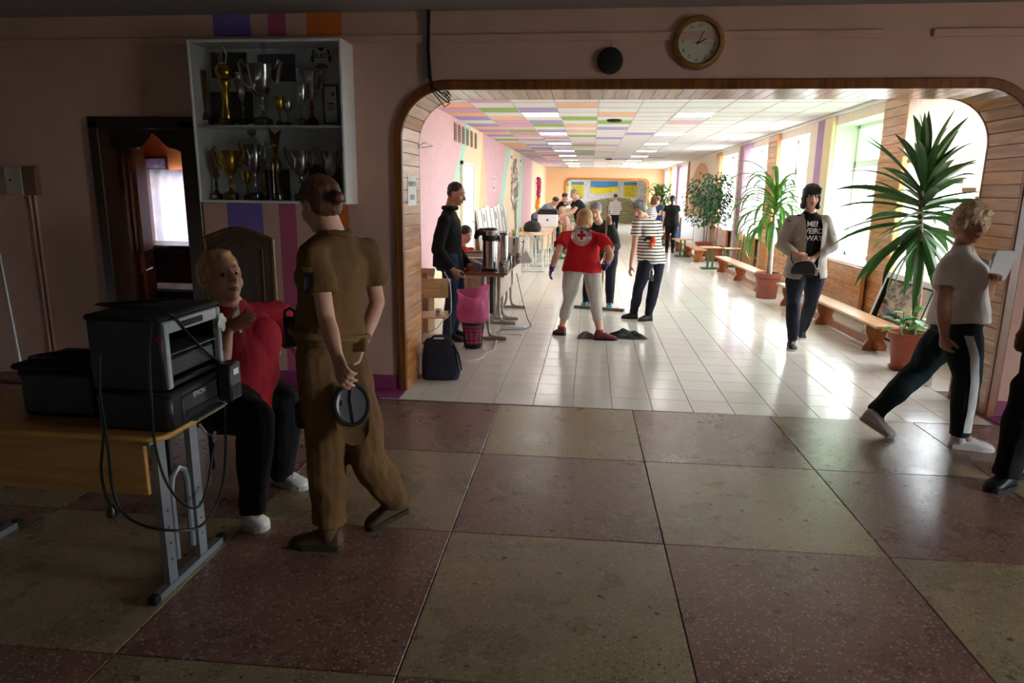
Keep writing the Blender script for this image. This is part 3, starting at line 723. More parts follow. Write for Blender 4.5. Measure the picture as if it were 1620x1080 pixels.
b.prism([(x, WY+.12, z) for x, z in pts]+[(xb, WY+.12, zt), (xa, WY+.12, zt)], (0, .03, 0)); b.build('carved_valance', m_dkwood, door)
# ---- things in the side room
pa, pb = at(214, 247, 8.17), at(263, 275, 8.17)
t_ = thing('landscape_painting', 'painting of blossoming trees in a dark frame in the side room', 'painting', ((pa.x+pb.x)/2, 8.2, pb.z)); w, h = (pb.x-pa.x)/2+.02, pa.z-pb.z
MB().box((-w+.03, -.012, .03), (w-.03, -.004, h-.03)).build('canvas', mat('blossom_canvas', (176, 150, 190), .6, var=.5, scale=14), t_)
MB().box((-w+.03, -.014, .03), (w-.03, -.012, h*.34)).build('painted_meadow', mat('meadow_paint', (96, 110, 58), .6, var=.4, scale=18), t_)
f = MB()
for (p, q) in (((-w, 0), (w, .03)), ((-w, h-.03), (w, h)), ((-w, .03), (-w+.03, h-.03)), ((w-.03, .03), (w, h-.03))): f.cbox((p[0], -.03, p[1]), (q[0], 0, q[1]), .004)
f.build('frame', m_dkwood, t_)
b = MB(); rows = []
for i in range(9):
    z = 1.80-1.12*i/8; rows.append([(-5.62+1.15*j/40, 8.12+.025*math.sin(j*1.3+.3*i*.2), z) for j in range(41)])
b.grid(rows); tag(b.build('sheer_curtain', mat('sheer_fabric', (206, 206, 222), .8, trans=.14)), 'white sheer curtain over the side room window', 'curtain')
struct(MB().cbox((-5.42, 8.19, .78), (-4.6, 8.22, .82), .004).build('window_9', m_pvc), 'side room window')
t_ = thing('wire_basket', 'wire basket with red rim standing in the side room', 'basket', at(213, 420, 7.2)); o_ = t_.location.copy(); t_.location.z = 0.95
bb = MB()
for k in range(12): a_ = 2*PI*k/12; bb.tube([(.07*math.cos(a_), .07*math.sin(a_), 0), (.10*math.cos(a_), .10*math.sin(a_), .26)], .004, 5)
for z_ in (.0, .09, .18): bb.tube(arc((0, 0, z_), .07+.03*z_/.26, 0, 2*PI, 14, (1, 0, 0), (0, 1, 0))[:-1], .004, 5, closed=True)
bb.build('wires', m_chrome, t_)
MB().lathe([(.10, .20), (.106, .20), (.108, .26), (.10, .26)], n=16, cap=False).build('red_rim', mat('red_plastic', (200, 36, 40), .4), t_, True)
t_ = thing('storage_cupboard', 'brown low cupboard under the side room window', 'cupboard', (-4.95, 7.55, 0))
MB().cbox((-.85, -.3, .0), (.5, .3, .93), .008).build('body', m_dkwood, t_); MB().cbox((-.87, -.32, .93), (.52, .32, .95), .004).build('top', wood('cupboard_top', (150, 84, 44), (120, 64, 32), .4, rand=0), t_)
t_ = thing('stacked_school_desk', 'school desk turned over with navy tube legs up in the side room', 'desk', (-3.85, 6.35, 0)); m_navy = mat('navy_tube', (34, 44, 78), .4)
MB().cbox((-.55, -.2, .60), (.3, .2, .63), .005).build('desk_top', m_cabw, t_); MB().cbox((-.53, -.18, .0), (.28, -.14, .60), .005).build('front_panel', m_grey, t_); MB().cbox((.05, -.1, .70), (.32, -.07, .98), .01).build('panel', m_ply, t_)
for x in (-.45, .15):
    MB().tube([(x, -.18, .64), (x, -.18, .95), (x+.05, -.15, 1.0), (x+.1, .12, 1.0), (x+.1, .18, .64)], .018, 8).build('leg', m_navy, t_, True)
MB().tube([(-.45, -.16, .97), (.2, -.16, .97)], .016, 8).build('crossbar', m_navy, t_, True)

# ---- desk with printers
DZ = .69
dk = thing('school_desk', 'school desk with beech front panel carrying black printers', 'desk', (-2.12, 2.44, 0))
def D(p): return (p[0]+2.12, p[1]-2.44, p[2])
dx0, dx1, dy0, dy1 = -2.78, -1.545, 2.22, 2.70
rr = .05; out = [(dx0, dy0), (dx1-rr, dy0)]+[(dx1-rr+rr*math.sin(a), dy0+rr-rr*math.cos(a)) for a in [PI/2*k/5 for k in range(1, 6)]]+[(dx1, dy1-rr)]+[(dx1-rr+rr*math.cos(a), dy1-rr+rr*math.sin(a)) for a in [PI/2*k/5 for k in range(1, 6)]]+[(dx0, dy1)]
MB().prism([D((x, y, DZ-.022)) for x, y in out], (0, 0, .021)).build('desk_top', m_desk, dk)
bb = MB(); e_ = [D((x, y, DZ-.012)) for x, y in out]; bb.tube(e_, .0118, 8, closed=True); bb.build('edge_band', mat('yellow_edge', (206, 158, 74), .45), dk, True)
MB().cbox(D((dx0+.05, dy0+.045, .43)), D((dx1-.10, dy0+.063, DZ-.024)), .004).build('front_panel', m_desk, dk)
m_leg = mat('grey_enamel_leg', (136, 138, 142), .35, .3)
for x in (-1.635, -2.66):
    lg = MB()
    lg.obox(D((x, 2.33, .03)), D((x, 2.33, DZ-.03)), .025, .055, (0, 1, 0)); lg.obox(D((x, 2.55, .03)), D((x, 2.55, DZ-.03)), .025, .055, (0, 1, 0))
    lg.tube([D((x, 2.385, .10)), D((x, 2.385, .40)), D((x, 2.40, .45)), D((x, 2.44, .475)), D((x, 2.48, .45)), D((x, 2.495, .40)), D((x, 2.495, .10))], .013, 8)
    lg.obox(D((x, 2.26, DZ-.04)), D((x, 2.62, DZ-.04)), .03, .03)
    for y in (2.33, 2.55):
        for z in (.13, .2, .27, .34): lg.lathe([(.005, -.02), (.005, .02)], D((x+.0, y, z)), 8, 'x')
    lg.build('leg', m_leg, dk, True)
    MB().obox(D((x, 2.225, .016)), D((x, 2.70, .016)), .035, .03).build('foot', m_leg, dk)
    for y in (2.215, 2.71): MB().cbox(D((x-.02, y-.02, 0)), D((x+.02, y+.02, .036)), .006).build('foot_cap', m_black, dk)
# hook
MB().tube([D((-1.60, 2.56, .62)), D((-1.57, 2.56, .58)), D((-1.54, 2.56, .575)), D((-1.53, 2.56, .59))], .006, 6).build('bag_hook', m_leg, dk, True)

def printer_low(root, x0, x1, y0, y1, h):
    """ink tank printer, front towards +X, local z from 0"""
    MB().cbox((x0, y0, 0), (x1, y1, h), .018).build('body', m_black, root, True)
    MB().cbox((x0-.002, y0-.002, h-.022), (x1+.004, y1+.002, h), .008).build('scanner_lid', m_blackm, root, True)
    MB().cbox((x1-.02, y0+.07, .02), (x1+.006, y1-.06, h-.03), .006).build('front_panel', m_grey2, root, True)
    MB().cbox((x1+.002, y0+.09, .035), (x1+.011, y1-.08, .06), .003).build('output_slot', m_ink, root)
    MB().cbox((x1+.004, y0+.09, .02), (x1+.05, y1-.08, .03), .003).build('output_tray', m_grey, root)
m_grey2 = mat('charcoal_plastic', (44, 45, 48), .4)
pr = thing('ink_tank_printer', 'black ink tank printer reading EPSON at the desk end', 'printer', (-1.685, 2.46, DZ))
printer_low(pr, -.14, .165, -.20, .19, .155)
put_text('lettering', 'EPSON', .028, (.1725, -.02, .11), (0, 1, 0), (0, 0, 1), mat('silver_print', (205, 205, 205), .4), pr, bold=.0006, lift=.0015)
tank = MB().cbox((.175, .11, .03), (.235, .20, .19), .008).build('ink_tank', m_grey2, pr, True)
for k in range(4): MB().cbox((.232, .118+.0195*k, .045), (.2375, .132+.0195*k, .10), .002).build('ink_window', m_ink, tank)
MB().cbox((.2355, .135, .14), (.2368, .175, .165), .0005).build('sticker', m_paper, tank)
p2 = thing('open_printer', 'tall black printer with silver trimmed open front stacked on the ink tank printer', 'printer', (-1.685, 2.46, DZ+.157))
sd = MB(); sd.cbox((-.14, -.20, 0), (.155, -.165, .275), .012); sd.cbox((-.14, .165, 0), (.155, .20, .275), .012); sd.cbox((-.14, -.18, 0), (-.06, .18, .275), .012); sd.cbox((-.135, -.18, 0.004), (.15, .18, .03), .006)
sd.build('housing', m_black, p2, True)
MB().cbox((-.145, -.205, .262), (.16, .205, .285), .010).build('scanner_lid', m_blackm, p2, True)
MB().cbox((.13, -.165, .215), (.165, .165, .262), .005).build('control_panel', mat('silver_plastic', (176, 178, 180), .35), p2, True)
MB().cbox((.1652, -.09, .226), (.1668, .06, .250), .0006).build('display_strip', m_blackm, p2)
for y in (-.178, .178): MB().cbox((.135, y-.012, .01), (.168, y+.012, .262), .005).build('front_post', mat('silver_plastic', (176, 178, 180), .35), p2, True)
o = MB().cbox((.02, -.16, .13), (.16, .16, .138), .003).build('paper_tray', m_grey, p2, True); MB().cbox((.02, -.15, .045), (.15, .15, .12), .008).build('inner_unit', m_grey2, p2, True)
fl = MB(); fl.ball((.172, .185, .215), (.004, .022, .02), 10, 6); fl.ball((.172, .172, .19), (.004, .018, .02), 10, 6); fl.ball((.172, .195, .175), (.004, .018, .022), 10, 6); fl.ball((.172, .205, .2), (.004, .02, .016), 10, 6)
tag(fl.build('flower_sticker', m_paper, None, True, loc=p2.location+V((0, 0, 0))), 'white paper flower stuck to the corner of the tall printer', 'sticker')
fl = None
MB().lathe([(.012, -.003), (.012, .003)], (-.02+.17, -.203, .20), 16, 'y').build('logo_dot', mat('red_dot', (150, 44, 40), .4), p2)
p3 = thing('flatbed_printer', 'low black printer behind the stacked printers near the desk left end', 'printer', (-2.07, 2.50, DZ))
printer_low(p3, -.16, .17, -.13, .16, .185)
MB().cbox((-.18, -.14, .187), (.16, .17, .212), .01).build('raised_lid', m_blackm, p3, True)
t_ = thing('black_cloth_bag', 'slack black cloth bag lying at the left end of the desk', 'bag', (-2.56, 2.42, DZ)); bb = MB(); bb.ball((0, 0, .045), (.16, .13, .05), 16, 10); bb.ball((-.08, .03, .06), (.09, .08, .05), 14, 8); bb.build('body', m_blackm, t_, True); MB().tube([(.05, -.08, .08), (.09, -.11, .10), (.14, -.10, .05), (.15, -.08, .01)], .008, 7).build('strap', m_blackm, t_, True)
# cables
def cable(name, label, pts, r, m_, cat='cable', smooth=6):
    P_ = [V(p) for p in pts]; out = []
    for i in range(len(P_)-1):
        p0_, p1_, p2_, p3_ = P_[max(0, i-1)], P_[i], P_[i+1], P_[min(len(P_)-1, i+2)]
        for k in range(smooth):
            u = k/smooth; out.append(.5*((2*p1_)+(p2_-p0_)*u+(2*p0_-5*p1_+4*p2_-p3_)*u*u+(3*p1_-p0_-3*p2_+p3_)*u**3))
    out.append(P_[-1]); return tag(MB().tube(out, r, 7).build(name, m_, None, True), label, cat)
Yc = 2.185
cable('power_cable', 'black cable drooping in a wide loop under the desk end', [at(240, 510, 2.24), at(236, 560, Yc+.03), at(240, 640, Yc), at(245, 700, Yc), at(262, 760, Yc), at(290, 797, 2.25), at(315, 800, 2.4), at(330, 760, 2.6), at(338, 700, 2.72)], .005, m_cable)
cable('power_cable', 'black plug cable hanging down the desk front panel', [at(160, 640, 2.21), at(163, 690, Yc), at(160, 740, Yc), at(165, 775, Yc), at(174, 800, Yc)], .005, m_cable)
cable('power_cable', 'long black cable sweeping from the desk front past the leg to the printer tank', [at(158, 560, 2.235), at(158, 620, 2.22), at(170, 700, Yc), at(180, 780, Yc), at(205, 820, Yc), at(260, 838, Yc), at(320, 830, 2.3), at(350, 775, 2.55), at(357, 700, 2.72), at(352, 600, 2.76)], .0055, m_cable)
cable('power_cable', 'black cable lying over the open printer front', [at(262, 497, 2.30), at(275, 500, 2.32), at(300, 530, 2.42), at(330, 560, 2.55), at(352, 575, 2.66)], .005, m_cable)
pl = at(176, 806, Yc); t_ = thing('power_plug', 'black power plug hanging in front of the desk panel', 'plug', pl); MB().lathe([(.008, .02), (.018, .0), (.018, -.025), (.012, -.03)], n=12).build('body', m_black, t_, True)
for s_ in (-1, 1): MB().tube([(s_*.009, 0, -.03), (s_*.009, 0, -.05)], .0025, 6).build('pin', m_chrome, t_)
cw = MB()
for k in range(4): cw.tube([(-1.70+(.09+.01*k)*math.cos(a_)-.05, 2.46+(.06+.008*k)*math.sin(a_+.3*k), DZ+.157+.289+.004*k) for a_ in [2*PI*i/18 for i in range(18)]], .004, 6, closed=True)
tag(cw.build('coiled_cable', m_cable, None, True), 'coil of black cable on top of the tall printer', 'cable')
cw = MB()
for k in range(3): cw.tube([(-2.09+(.11+.012*k)*math.cos(a_), 2.50+(.08+.008*k)*math.sin(a_+.3*k), DZ+.217+.004*k) for a_ in [2*PI*i/18 for i in range(18)]], .004, 6, closed=True)
tag(cw.build('coiled_cable', m_cable, None, True), 'coil of black cable on top of the low printer', 'cable')
# ---- tall carved wooden chair behind the seated woman
wd = wood('chair_oak', (126, 84, 44), (92, 58, 28), .4, axis=2, rand=.05)
t_ = thing('high_back_chair', 'high backed wooden chair with a curved top rail against the wall', 'chair', (-2.45, 4.55, 0))
k = 20; top = [(-.25+.5*i/k, 1.245+.065*math.sin(PI*i/k)**1.5) for i in range(k+1)]
MB().prism([(x, .02, z) for x, z in top]+[(.25, .02, .42), (-.25, .02, .42)], (0, .02, 0)).build('back_panel', wood('chair_panel', (84, 54, 34), (60, 38, 22), .35, axis=2, rand=.05), t_)
MB().tube([(-.25, .03, .42)]+[(x, .03, z) for x, z in top]+[(.25, .03, .42)], .018, 8).build('back_frame', wd, t_, True)
MB().tube([(-.18, .015, .5)]+[(x*.72, .015, z-.07) for x, z in top]+[(.18, .015, .5)], .007, 6).build('moulding', wd, t_, True)
MB().cbox((-.24, -.42, .42), (.24, .02, .46), .01).build('seat', wd, t_)
for sx in (-1, 1):
    for y in (-.39, .03): MB().cbox((sx*.22-.018, y-.018, 0), (sx*.22+.018, y+.018, .42), .004).build('leg', wd, t_)
# chair of the seated woman
t_ = thing('black_chair', 'plain black chair under the seated woman in red', 'chair', (-1.92, 3.30, 0))
MB().cbox((-.22, -.22, .40), (.22, .22, .44), .015).build('seat', m_blackm, t_, True)
for sx in (-1, 1):
    for sy in (-1, 1): MB().cbox((sx*.2-.014, sy*.2-.014, 0), (sx*.2+.014, sy*.2+.014, .40), .004).build('leg', m_black, t_)
MB().cbox((-.25, -.2, .5), (-.22, .2, .85), .012).build('backrest', m_blackm, t_, True)
for sy in (-1, 1): MB().cbox((-.245, sy*.19-.014, .42), (-.22, sy*.19+.014, .6), .004).build('back_post', m_black, t_)
# ================================================================== CORRIDOR OBJECTS
m_top = wood('brown_laminate', (150, 92, 60), (122, 70, 44), .25, axis=1, rand=.05)
m_tube = mat('grey_beige_tube', (168, 160, 150), .35, .4)
m_wtube = mat('white_tube', (226, 232, 222), .4)
m_green = mat('green_enamel', (34, 120, 62), .4)
m_dgreen = mat('dark_green_tube', (22, 44, 40), .4)
m_desktop = wood('light_beech_top', (240, 200, 158), (224, 178, 130), .35, axis=1, rand=.06)
m_terra = mat('terracotta', (172, 88, 66), .6, var=.1)
m_soil = mat('soil', (52, 40, 32), .95, var=.4, scale=60)
m_card = mat('cardboard', (196, 160, 116), .8, var=.06)

# ---- coffee tables (long side along the corridor)
def t_leg(b, y, w=.42):
    for s_ in (-1, 1):
        b.tube([(s_*.028, y, .70), (s_*.028, y, .14), (s_*.05, y, .055), (s_*.10, y, .028), (s_*(w/2), y, .022)], .018, 10)
def coffee_table(label, x, y, L_=1.2, w=.5):
    t_ = thing('canteen_table', label, 'table', (x, y, 0), 0)
    MB().cbox((-w/2, -L_/2, .728), (w/2, L_/2, .75), .006).build('tabletop', m_top, t_)
    for s_ in (-1, 1):
        b = MB(); t_leg(b, s_*(L_/2-.14)); b.build('leg', m_tube, t_, True)
        MB().tube([(-w/2+.02, s_*(L_/2-.14), .018), (w/2-.02, s_*(L_/2-.14), .018)], .018, 8).build('foot_rail', m_tube, t_, True)
    MB().cbox((w/2-.10, -L_/2+.1, .46), (w/2-.085, L_/2-.1, .727), .004).build('modesty_panel', mat('pale_panel', (214, 196, 182), .5), t_)
    MB().box((-w/2+.04, -L_/2+.05, .70), (w/2-.04, L_/2-.05, .727)).build('frame', m_tube, t_)
    return t_
TX = -1.10
coffee_table('brown topped table with the big steel airpot on it', TX, 7.72)
coffee_table('brown topped table behind the cup stacks', TX, 8.94)
def airpot():
    c = at(775, 431, 7.36); t_ = thing('airpot', 'tall steel pump airpot with black spout and lid', 'airpot', (c.x, 7.36, .75))
    MB().lathe([(.088, 0), (.094, .004), (.094, .022), (.088, .026)], n=32).build('base', m_black, t_, True)
    MB().lathe([(.084, .026), (.084, .315), (.082, .325)], n=36).build('body', m_chrome, t_, True)
    MB().lathe([(.083, .322), (.088, .33), (.088, .375), (.085, .38)], n=32).build('collar', m_black, t_, True)
    MB().lathe([(.084, .378), (.086, .385), (.086, .425), (.080, .432)], n=32).build('steel_band', m_chrome, t_, True)
    MB().lathe([(.080, .43), (.078, .445), (.06, .455), (.055, .447), (.01, .447)], n=28).build('lid', m_black, t_, True)
    b = MB(); b.tube([(-.05, 0, .40), (-.10, 0, .415), (-.135, 0, .40), (-.152, 0, .355), (-.153, 0, .335)], [.04, .042, .036, .026, .018], 12); b.build('spout', m_black, t_, True)
    MB().tube([(.08, -.01, .37), (.098, -.02, .355), (.105, -.02, .33), (.10, -.02, .31)], [.018, .016, .012, .009], 8).build('handle_clip', m_black, t_, True)
airpot()
c = at(796.5, 412, 7.95); t_ = thing('steel_urn', 'plain steel thermos behind the airpot', 'thermos', (c.x, 7.95, .75))
MB().lathe([(.058, 0), (.058, .33), (.055, .345), (.045, .352)], n=30).build('body', m_chrome, t_, True); MB().lathe([(.045, .351), (.04, .372), (.02, .376)], n=20).build('lid', m_grey, t_, True); MB().tube([(-.05, 0, .345), (-.045, 0, .385), (.045, 0, .385), (.05, 0, .345)], .004, 6).build('bail', m_chrome, t_, True)
t_nt = NT('black_white_cup_print'); _v = t_nt.n('ShaderNodeTexVoronoi', {'Vector': t_nt.coord(), 'Scale': 70.0}); t_nt.l(t_nt.ramp(_v.outputs['Distance'], [(.42, (.85, .85, .84, 1)), (.46, (.02, .02, .02, 1))]), t_nt.b.inputs['Base Color']); m_cup = t_nt.m
def cup(label, x, y, z=.75, m_=None, h=.095, group=None, lid=False):
    t_ = thing('paper_cup', label, 'cup', (x, y, z), 0, group); MB().lathe([(.027, 0), (.040, h), (.042, h), (.042, h+.004), (.038, h+.003), (.025, .004)], n=18).build('cup', m_ or m_cup, t_, True)
    MB().lathe([(.041, h), (.0435, h+.003), (.041, h+.006)], n=18, cap=False).build('rolled_rim', m_paper, t_, True)
    if lid: MB().lathe([(.044, h), (.044, h+.012), (.037, h+.016), (.034, h+.022), (.01, h+.022)], n=18).build('lid', m_paper, t_, True)
    return t_
cp = at(794, 438, 7.26); cup('black patterned paper cup at the table edge right of the airpot', cp.x, 7.28)
cp = at(801, 428, 7.5); cup('white paper cup behind the patterned cup at the table edge', cp.x, 7.5, m_=m_paper, h=.09)
cp = at(816, 360, 8.75); t_ = thing('small_carton', 'small plain carton under the lidded cup behind the cup stacks', 'box', (cp.x, 8.75, .75)); MB().cbox((-.08, -.08, 0), (.08, .08, .165), .004).build('carton', m_card, t_); MB().cbox((-.081, -.02, .164), (.081, .02, .1665), .0005).build('tape', m_white, t_)
cup('dark paper cup with white lid on the small carton behind the cup stacks', cp.x, 8.75, .917, mat('dark_cup', (48, 46, 48), .5), lid=True)
for k, px in enumerate((806, 819)):
    c = at(px, 414, 8.16); side = ('left', 'right')[k]
    for j in range(3): cup('black patterned cup in the lower part of the %s cup stack, %s of three' % (side, ('lowest', 'middle', 'topmost')[j]), c.x, 8.16, .75+.012*j, h=.10, group='patterned cups stacked by the airpot')
    for j in range(7): cup('white paper cup number %s from the bottom in the %s cup stack' % (('one', 'two', 'three', 'four', 'five', 'six', 'seven')[j], side), c.x, 8.16, .885+.019*j-.012, m_=m_paper, h=.07, group='white cups stacked by the airpot')
t_ = thing('snack_packet', 'blue and orange snack packet lying beside the airpot', 'packet', (at(742, 430, 7.45).x, 7.5, .75)); b = MB(); b.ball((0, 0, .045), (.14, .09, .045), 18, 10); b.build('packet', mat('blue_wrapper', (60, 110, 160), .3, var=.2), t_, True); b = MB(); b.ball((.02, -.02, .06), (.08, .06, .045), 14, 8); b.build('window', mat('orange_wrapper', (210, 150, 90), .3, var=.2), t_, True)
t_ = thing('snack_box', 'small beige carton standing behind the snack packet', 'box', (at(752, 424, 7.66).x, 7.66, .75)); MB().cbox((-.1, -.06, 0), (.1, .06, .10), .003).build('carton', m_card, t_); MB().cbox((-.101, -.061, .10), (.101, .061, .106), .002).build('lid', m_paper, t_)
t_ = thing('white_carton', 'flat white carton on the table behind the airpot', 'box', (at(755, 405, 8.1).x, 8.1, .75)); MB().cbox((-.12, -.1, 0), (.12, .1, .13), .004).build('carton', mat('pale_carton', (206, 190, 172), .7), t_); MB().cbox((-.122, -.102, .125), (.122, .102, .14), .003).build('lid', mat('brown_lid', (84, 66, 56), .6), t_)
pa = at(838, 408, 8.2); t_ = thing('paper_sheet', 'white paper sheet sticking up at the far table edge', 'paper', (pa.x-.02, 8.2, .75)); MB().add([(-.10, 0, .0), (.02, 0, .0), (.05, .0, .02), (-.03, .02, .17), (-.10, .002, .0), (.02, .002, .0), (.05, .002, .02), (-.03, .022, .17)], [(0,1,2,3),(7,6,5,4),(0,4,5,1),(1,5,6,2),(2,6,7,3),(3,7,4,0)]).build('sheet', m_paper, t_)
for k, (px, py, Y) in enumerate(((826, 402, 8.4), (812, 424, 7.95))):
    cp = at(px, py, Y); t_ = thing('drinking_glass', ('clear drinking glass beside the right cup stack', 'clear plastic tumbler on the table in front of the cup stacks')[k], 'glass', (cp.x, Y, .75)); MB().lathe([(.026, 0), (.034, .10), (.032, .10), (.024, .006), (.005, .006)], n=18).build('glass', glass('clear_glass', (236, 240, 240), .15), t_, True)
# ---- school chairs
def school_chair(label, loc, rz, tube, group=None, name='school_chair'):
    t_ = thing(name, label, 'chair', loc, rz, group)
    b = MB(); rows = []
    for i in range(7):
        u = (i/6-.5)*.36; rows.append(u)
    f = [[(u, -.18+.03*(u/.18)**2, z) for u in rows] for z in (.60, .64, .72, .775, .785)]; g = [[(u, -.168+.03*(u/.18)**2, z) for u in rows] for z in (.60, .64, .72, .775, .785)]
    f[4] = [(u*.86, p[1], p[2]) for u, p in zip(rows, f[4])]; g[4] = [(u*.86, p[1], p[2]) for u, p in zip(rows, g[4])]
    n = 7; vs = [p for r in f for p in r]+[p for r in g for p in r]; o_ = 35; fs = []
    for i in range(4):
        for j in range(6): fs += [(i*n+j, i*n+j+1, (i+1)*n+j+1, (i+1)*n+j), (o_+i*n+j, o_+(i+1)*n+j, o_+(i+1)*n+j+1, o_+i*n+j+1)]
    for j in range(6): fs += [(j, o_+j, o_+j+1, j+1), (28+j, 28+j+1, o_+28+j+1, o_+28+j)]
    for i in range(4): fs += [(i*n, (i+1)*n, o_+(i+1)*n, o_+i*n), (i*n+6, o_+i*n+6, o_+(i+1)*n+6, (i+1)*n+6)]
    b.add(vs, fs); b.build('backrest', m_ply, t_, True)
    MB().cbox((-.18, -.16, .40), (.18, .20, .415), .006).build('seat', m_ply, t_)
    for s_ in (-1, 1):
        MB().tube([(s_*.165, -.19, .76), (s_*.165, -.17, .42), (s_*.165, -.15, .22), (s_*.165, -.15, .02)], .0125, 8).build('leg', tube, t_, True)
        MB().tube([(s_*.165, .16, .39), (s_*.165, .16, .02)], .0125, 8).build('leg', tube, t_, True)
        MB().tube([(s_*.165, -.21, .013), (s_*.165, .2, .013)], .013, 8).build('foot', tube, t_, True)
        MB().tube([(s_*.165, -.16, .39), (s_*.165, .17, .39)], .012, 8).build('side_rail', tube, t_, True)
    MB().tube([(-.165, -.15, .16), (.165, -.15, .16)], .011, 8).build('stretcher', tube, t_, True)
    return t_
school_chair('plywood school chair with dark green frame beside the arch', (-1.50, 6.42, 0), .25, m_dgreen)
# ---- cardboard boxes near the chair and table
t_ = thing('cardboard_box', 'open cardboard box beyond the plywood chair at the arch', 'box', (-1.98, 7.6, 0)); MB().cbox((-.2, -.16, 0), (.2, .16, .62), .005).build('carton', m_card, t_)
for s_ in (-1, 1): MB().add([(-.2, s_*.16, .62), (.2, s_*.16, .62), (.2, s_*.22, .70), (-.2, s_*.22, .70), (-.2, s_*.157, .62), (.2, s_*.157, .62), (.2, s_*.217, .703), (-.2, s_*.217, .703)], [(0,1,2,3),(7,6,5,4),(0,4,5,1),(2,6,7,3),(1,5,6,2),(3,7,4,0)]).build('flap', m_card, t_)
t_ = thing('cardboard_box', 'beige cardboard box under the airpot table', 'box', (-1.42, 8.25, 0)); MB().cbox((-.16, -.2, 0), (.16, .2, .58), .005).build('carton', mat('pale_cardboard', (206, 184, 156), .8), t_); MB().box((-.02, -.201, .0), (.02, -.2, .58)).build('tape', mat('packing_tape', (190, 160, 120), .3), t_)
# ---- navy bag at the arch
t_ = thing('navy_tote_bag', 'navy cloth bag standing on the tiles against the arch', 'bag', (-1.245, 5.66, 0), .12)
def blob(rows_, n=28):
    b = MB(); vs = []; fs = []
    for (cx_, cy_, z_, a_, c_, e_) in rows_:
        for j in range(n):
            th = 2*PI*j/n; cs, sn_ = math.cos(th), math.sin(th)
            vs.append((cx_+a_*math.copysign(abs(cs)**e_, cs), cy_+c_*math.copysign(abs(sn_)**e_, sn_), z_))
    k_ = len(rows_)
    for i in range(k_-1):
        for j in range(n): fs.append((i*n+j, i*n+(j+1) % n, (i+1)*n+(j+1) % n, (i+1)*n+j))
    fs += [tuple(range(n-1, -1, -1)), tuple((k_-1)*n+j for j in range(n))]
    return b.add(vs, fs)
m_navycl = mat('navy_cloth', (34, 36, 54), .85, var=.2, scale=20, bump=.3, bscale=40)
blob([(0, 0, 0, .155, .11, .5), (0, 0, .03, .165, .12, .5), (-.005, 0, .15, .16, .115, .55), (-.01, 0, .25, .145, .09, .6), (-.015, 0, .32, .13, .06, .7), (-.02, 0, .345, .10, .035, .8)]).build('body', m_navycl, t_, True)
MB().tube([(-.09, -.02, .34), (-.06, -.03, .37), (.02, -.03, .375), (.06, -.02, .345)], .010, 8).build('handle', m_navycl, t_, True); MB().tube([(.11, -.05, .30), (.16, -.09, .22), (.185, -.10, .10), (.165, -.11, .07), (.15, -.10, .14), (.13, -.07, .25)], .009, 8).build('strap', m_black, t_, True)
b = MB(); b.add([(-.06, -.03, .345), (.03, -.03, .345), (.01, .01, .385), (-.07, .01, .375), (-.06, -.027, .345), (.03, -.027, .345), (.01, .013, .385), (-.07, .013, .375)], [(0,1,2,3),(7,6,5,4),(0,4,5,1),(1,5,6,2),(2,6,7,3),(3,7,4,0)]); b.build('papers', m_paper, t_)
# ---- waste bin with pink bag
t_ = thing('waste_bin', 'black slatted plastic waste bin by the table leg', 'bin', (-1.17, 6.86, 0))
MB().lathe([(.088, 0), (.092, .012), (.092, .03), (.086, .03)], n=28).build('bottom', m_black, t_, True); b = MB()
for k in range(22):
    a_ = 2*PI*k/22; b.tube([(.090*math.cos(a_), .090*math.sin(a_), .02), (.099*math.cos(a_+.07*(1 if k % 2 else -1)), .099*math.sin(a_+.07*(1 if k % 2 else -1)), .13), (.112*math.cos(a_), .112*math.sin(a_), .27)], .0042, 5)
for z_, r_ in ((.05, .0925), (.09, .0965), (.18, .104), (.215, .107)): b.tube(arc((0, 0, z_), r_, 0, 2*PI, 28, (1, 0, 0), (0, 1, 0))[:-1], .0036, 5, closed=True)
b.build('slats', m_black, t_); MB().lathe([(.108, .245), (.116, .25), (.118, .275), (.11, .275)], n=28, cap=False).build('rim', m_black, t_, True)
m_pbag = mat('pink_film', (242, 124, 178), .35, trans=.5, var=.15)
t_ = thing('pink_bin_bag', 'bright pink plastic bag bulging out of the black bin', 'bag', (-1.17, 6.86, .04))
b = MB(); n = 40; vs = []; fs = []
prof = [(.075, .0), (.085, .06), (.095, .16), (.103, .23), (.150, .25), (.165, .30), (.170, .38), (.155, .45), (.150, .50), (.165, .56)]
for i, (r_, z_) in enumerate(prof):
    for j in range(n):
        a_ = 2*PI*j/n; w_ = 1+(.035*math.sin(5*a_+i)+.03*math.sin(9*a_-i*.7) if i > 3 else 0); zz = z_+(.035*math.sin(a_+.6)+.03*math.sin(2*a_+1) if i == 9 else .02*math.sin(2*a_+.6) if i == 8 else 0)
        vs.append((r_*w_*math.cos(a_), r_*w_*math.sin(a_), zz))
for i in range(len(prof)-1):
    for j in range(n): fs.append((i*n+j, i*n+(j+1) % n, (i+1)*n+(j+1) % n, (i+1)*n+j))
fs.append(tuple(range(n-1, -1, -1))); b.add(vs, fs); b.build('film', m_pbag, t_, True)
b = MB(); b.ball((.0, 0, .36), (.11, .11, .09), 16, 9); b.ball((.05, -.02, .43), (.06, .05, .04), 12, 7); b.build('rubbish', mat('grey_rubbish', (150, 130, 134), .7, var=.4, scale=20), t_, True)
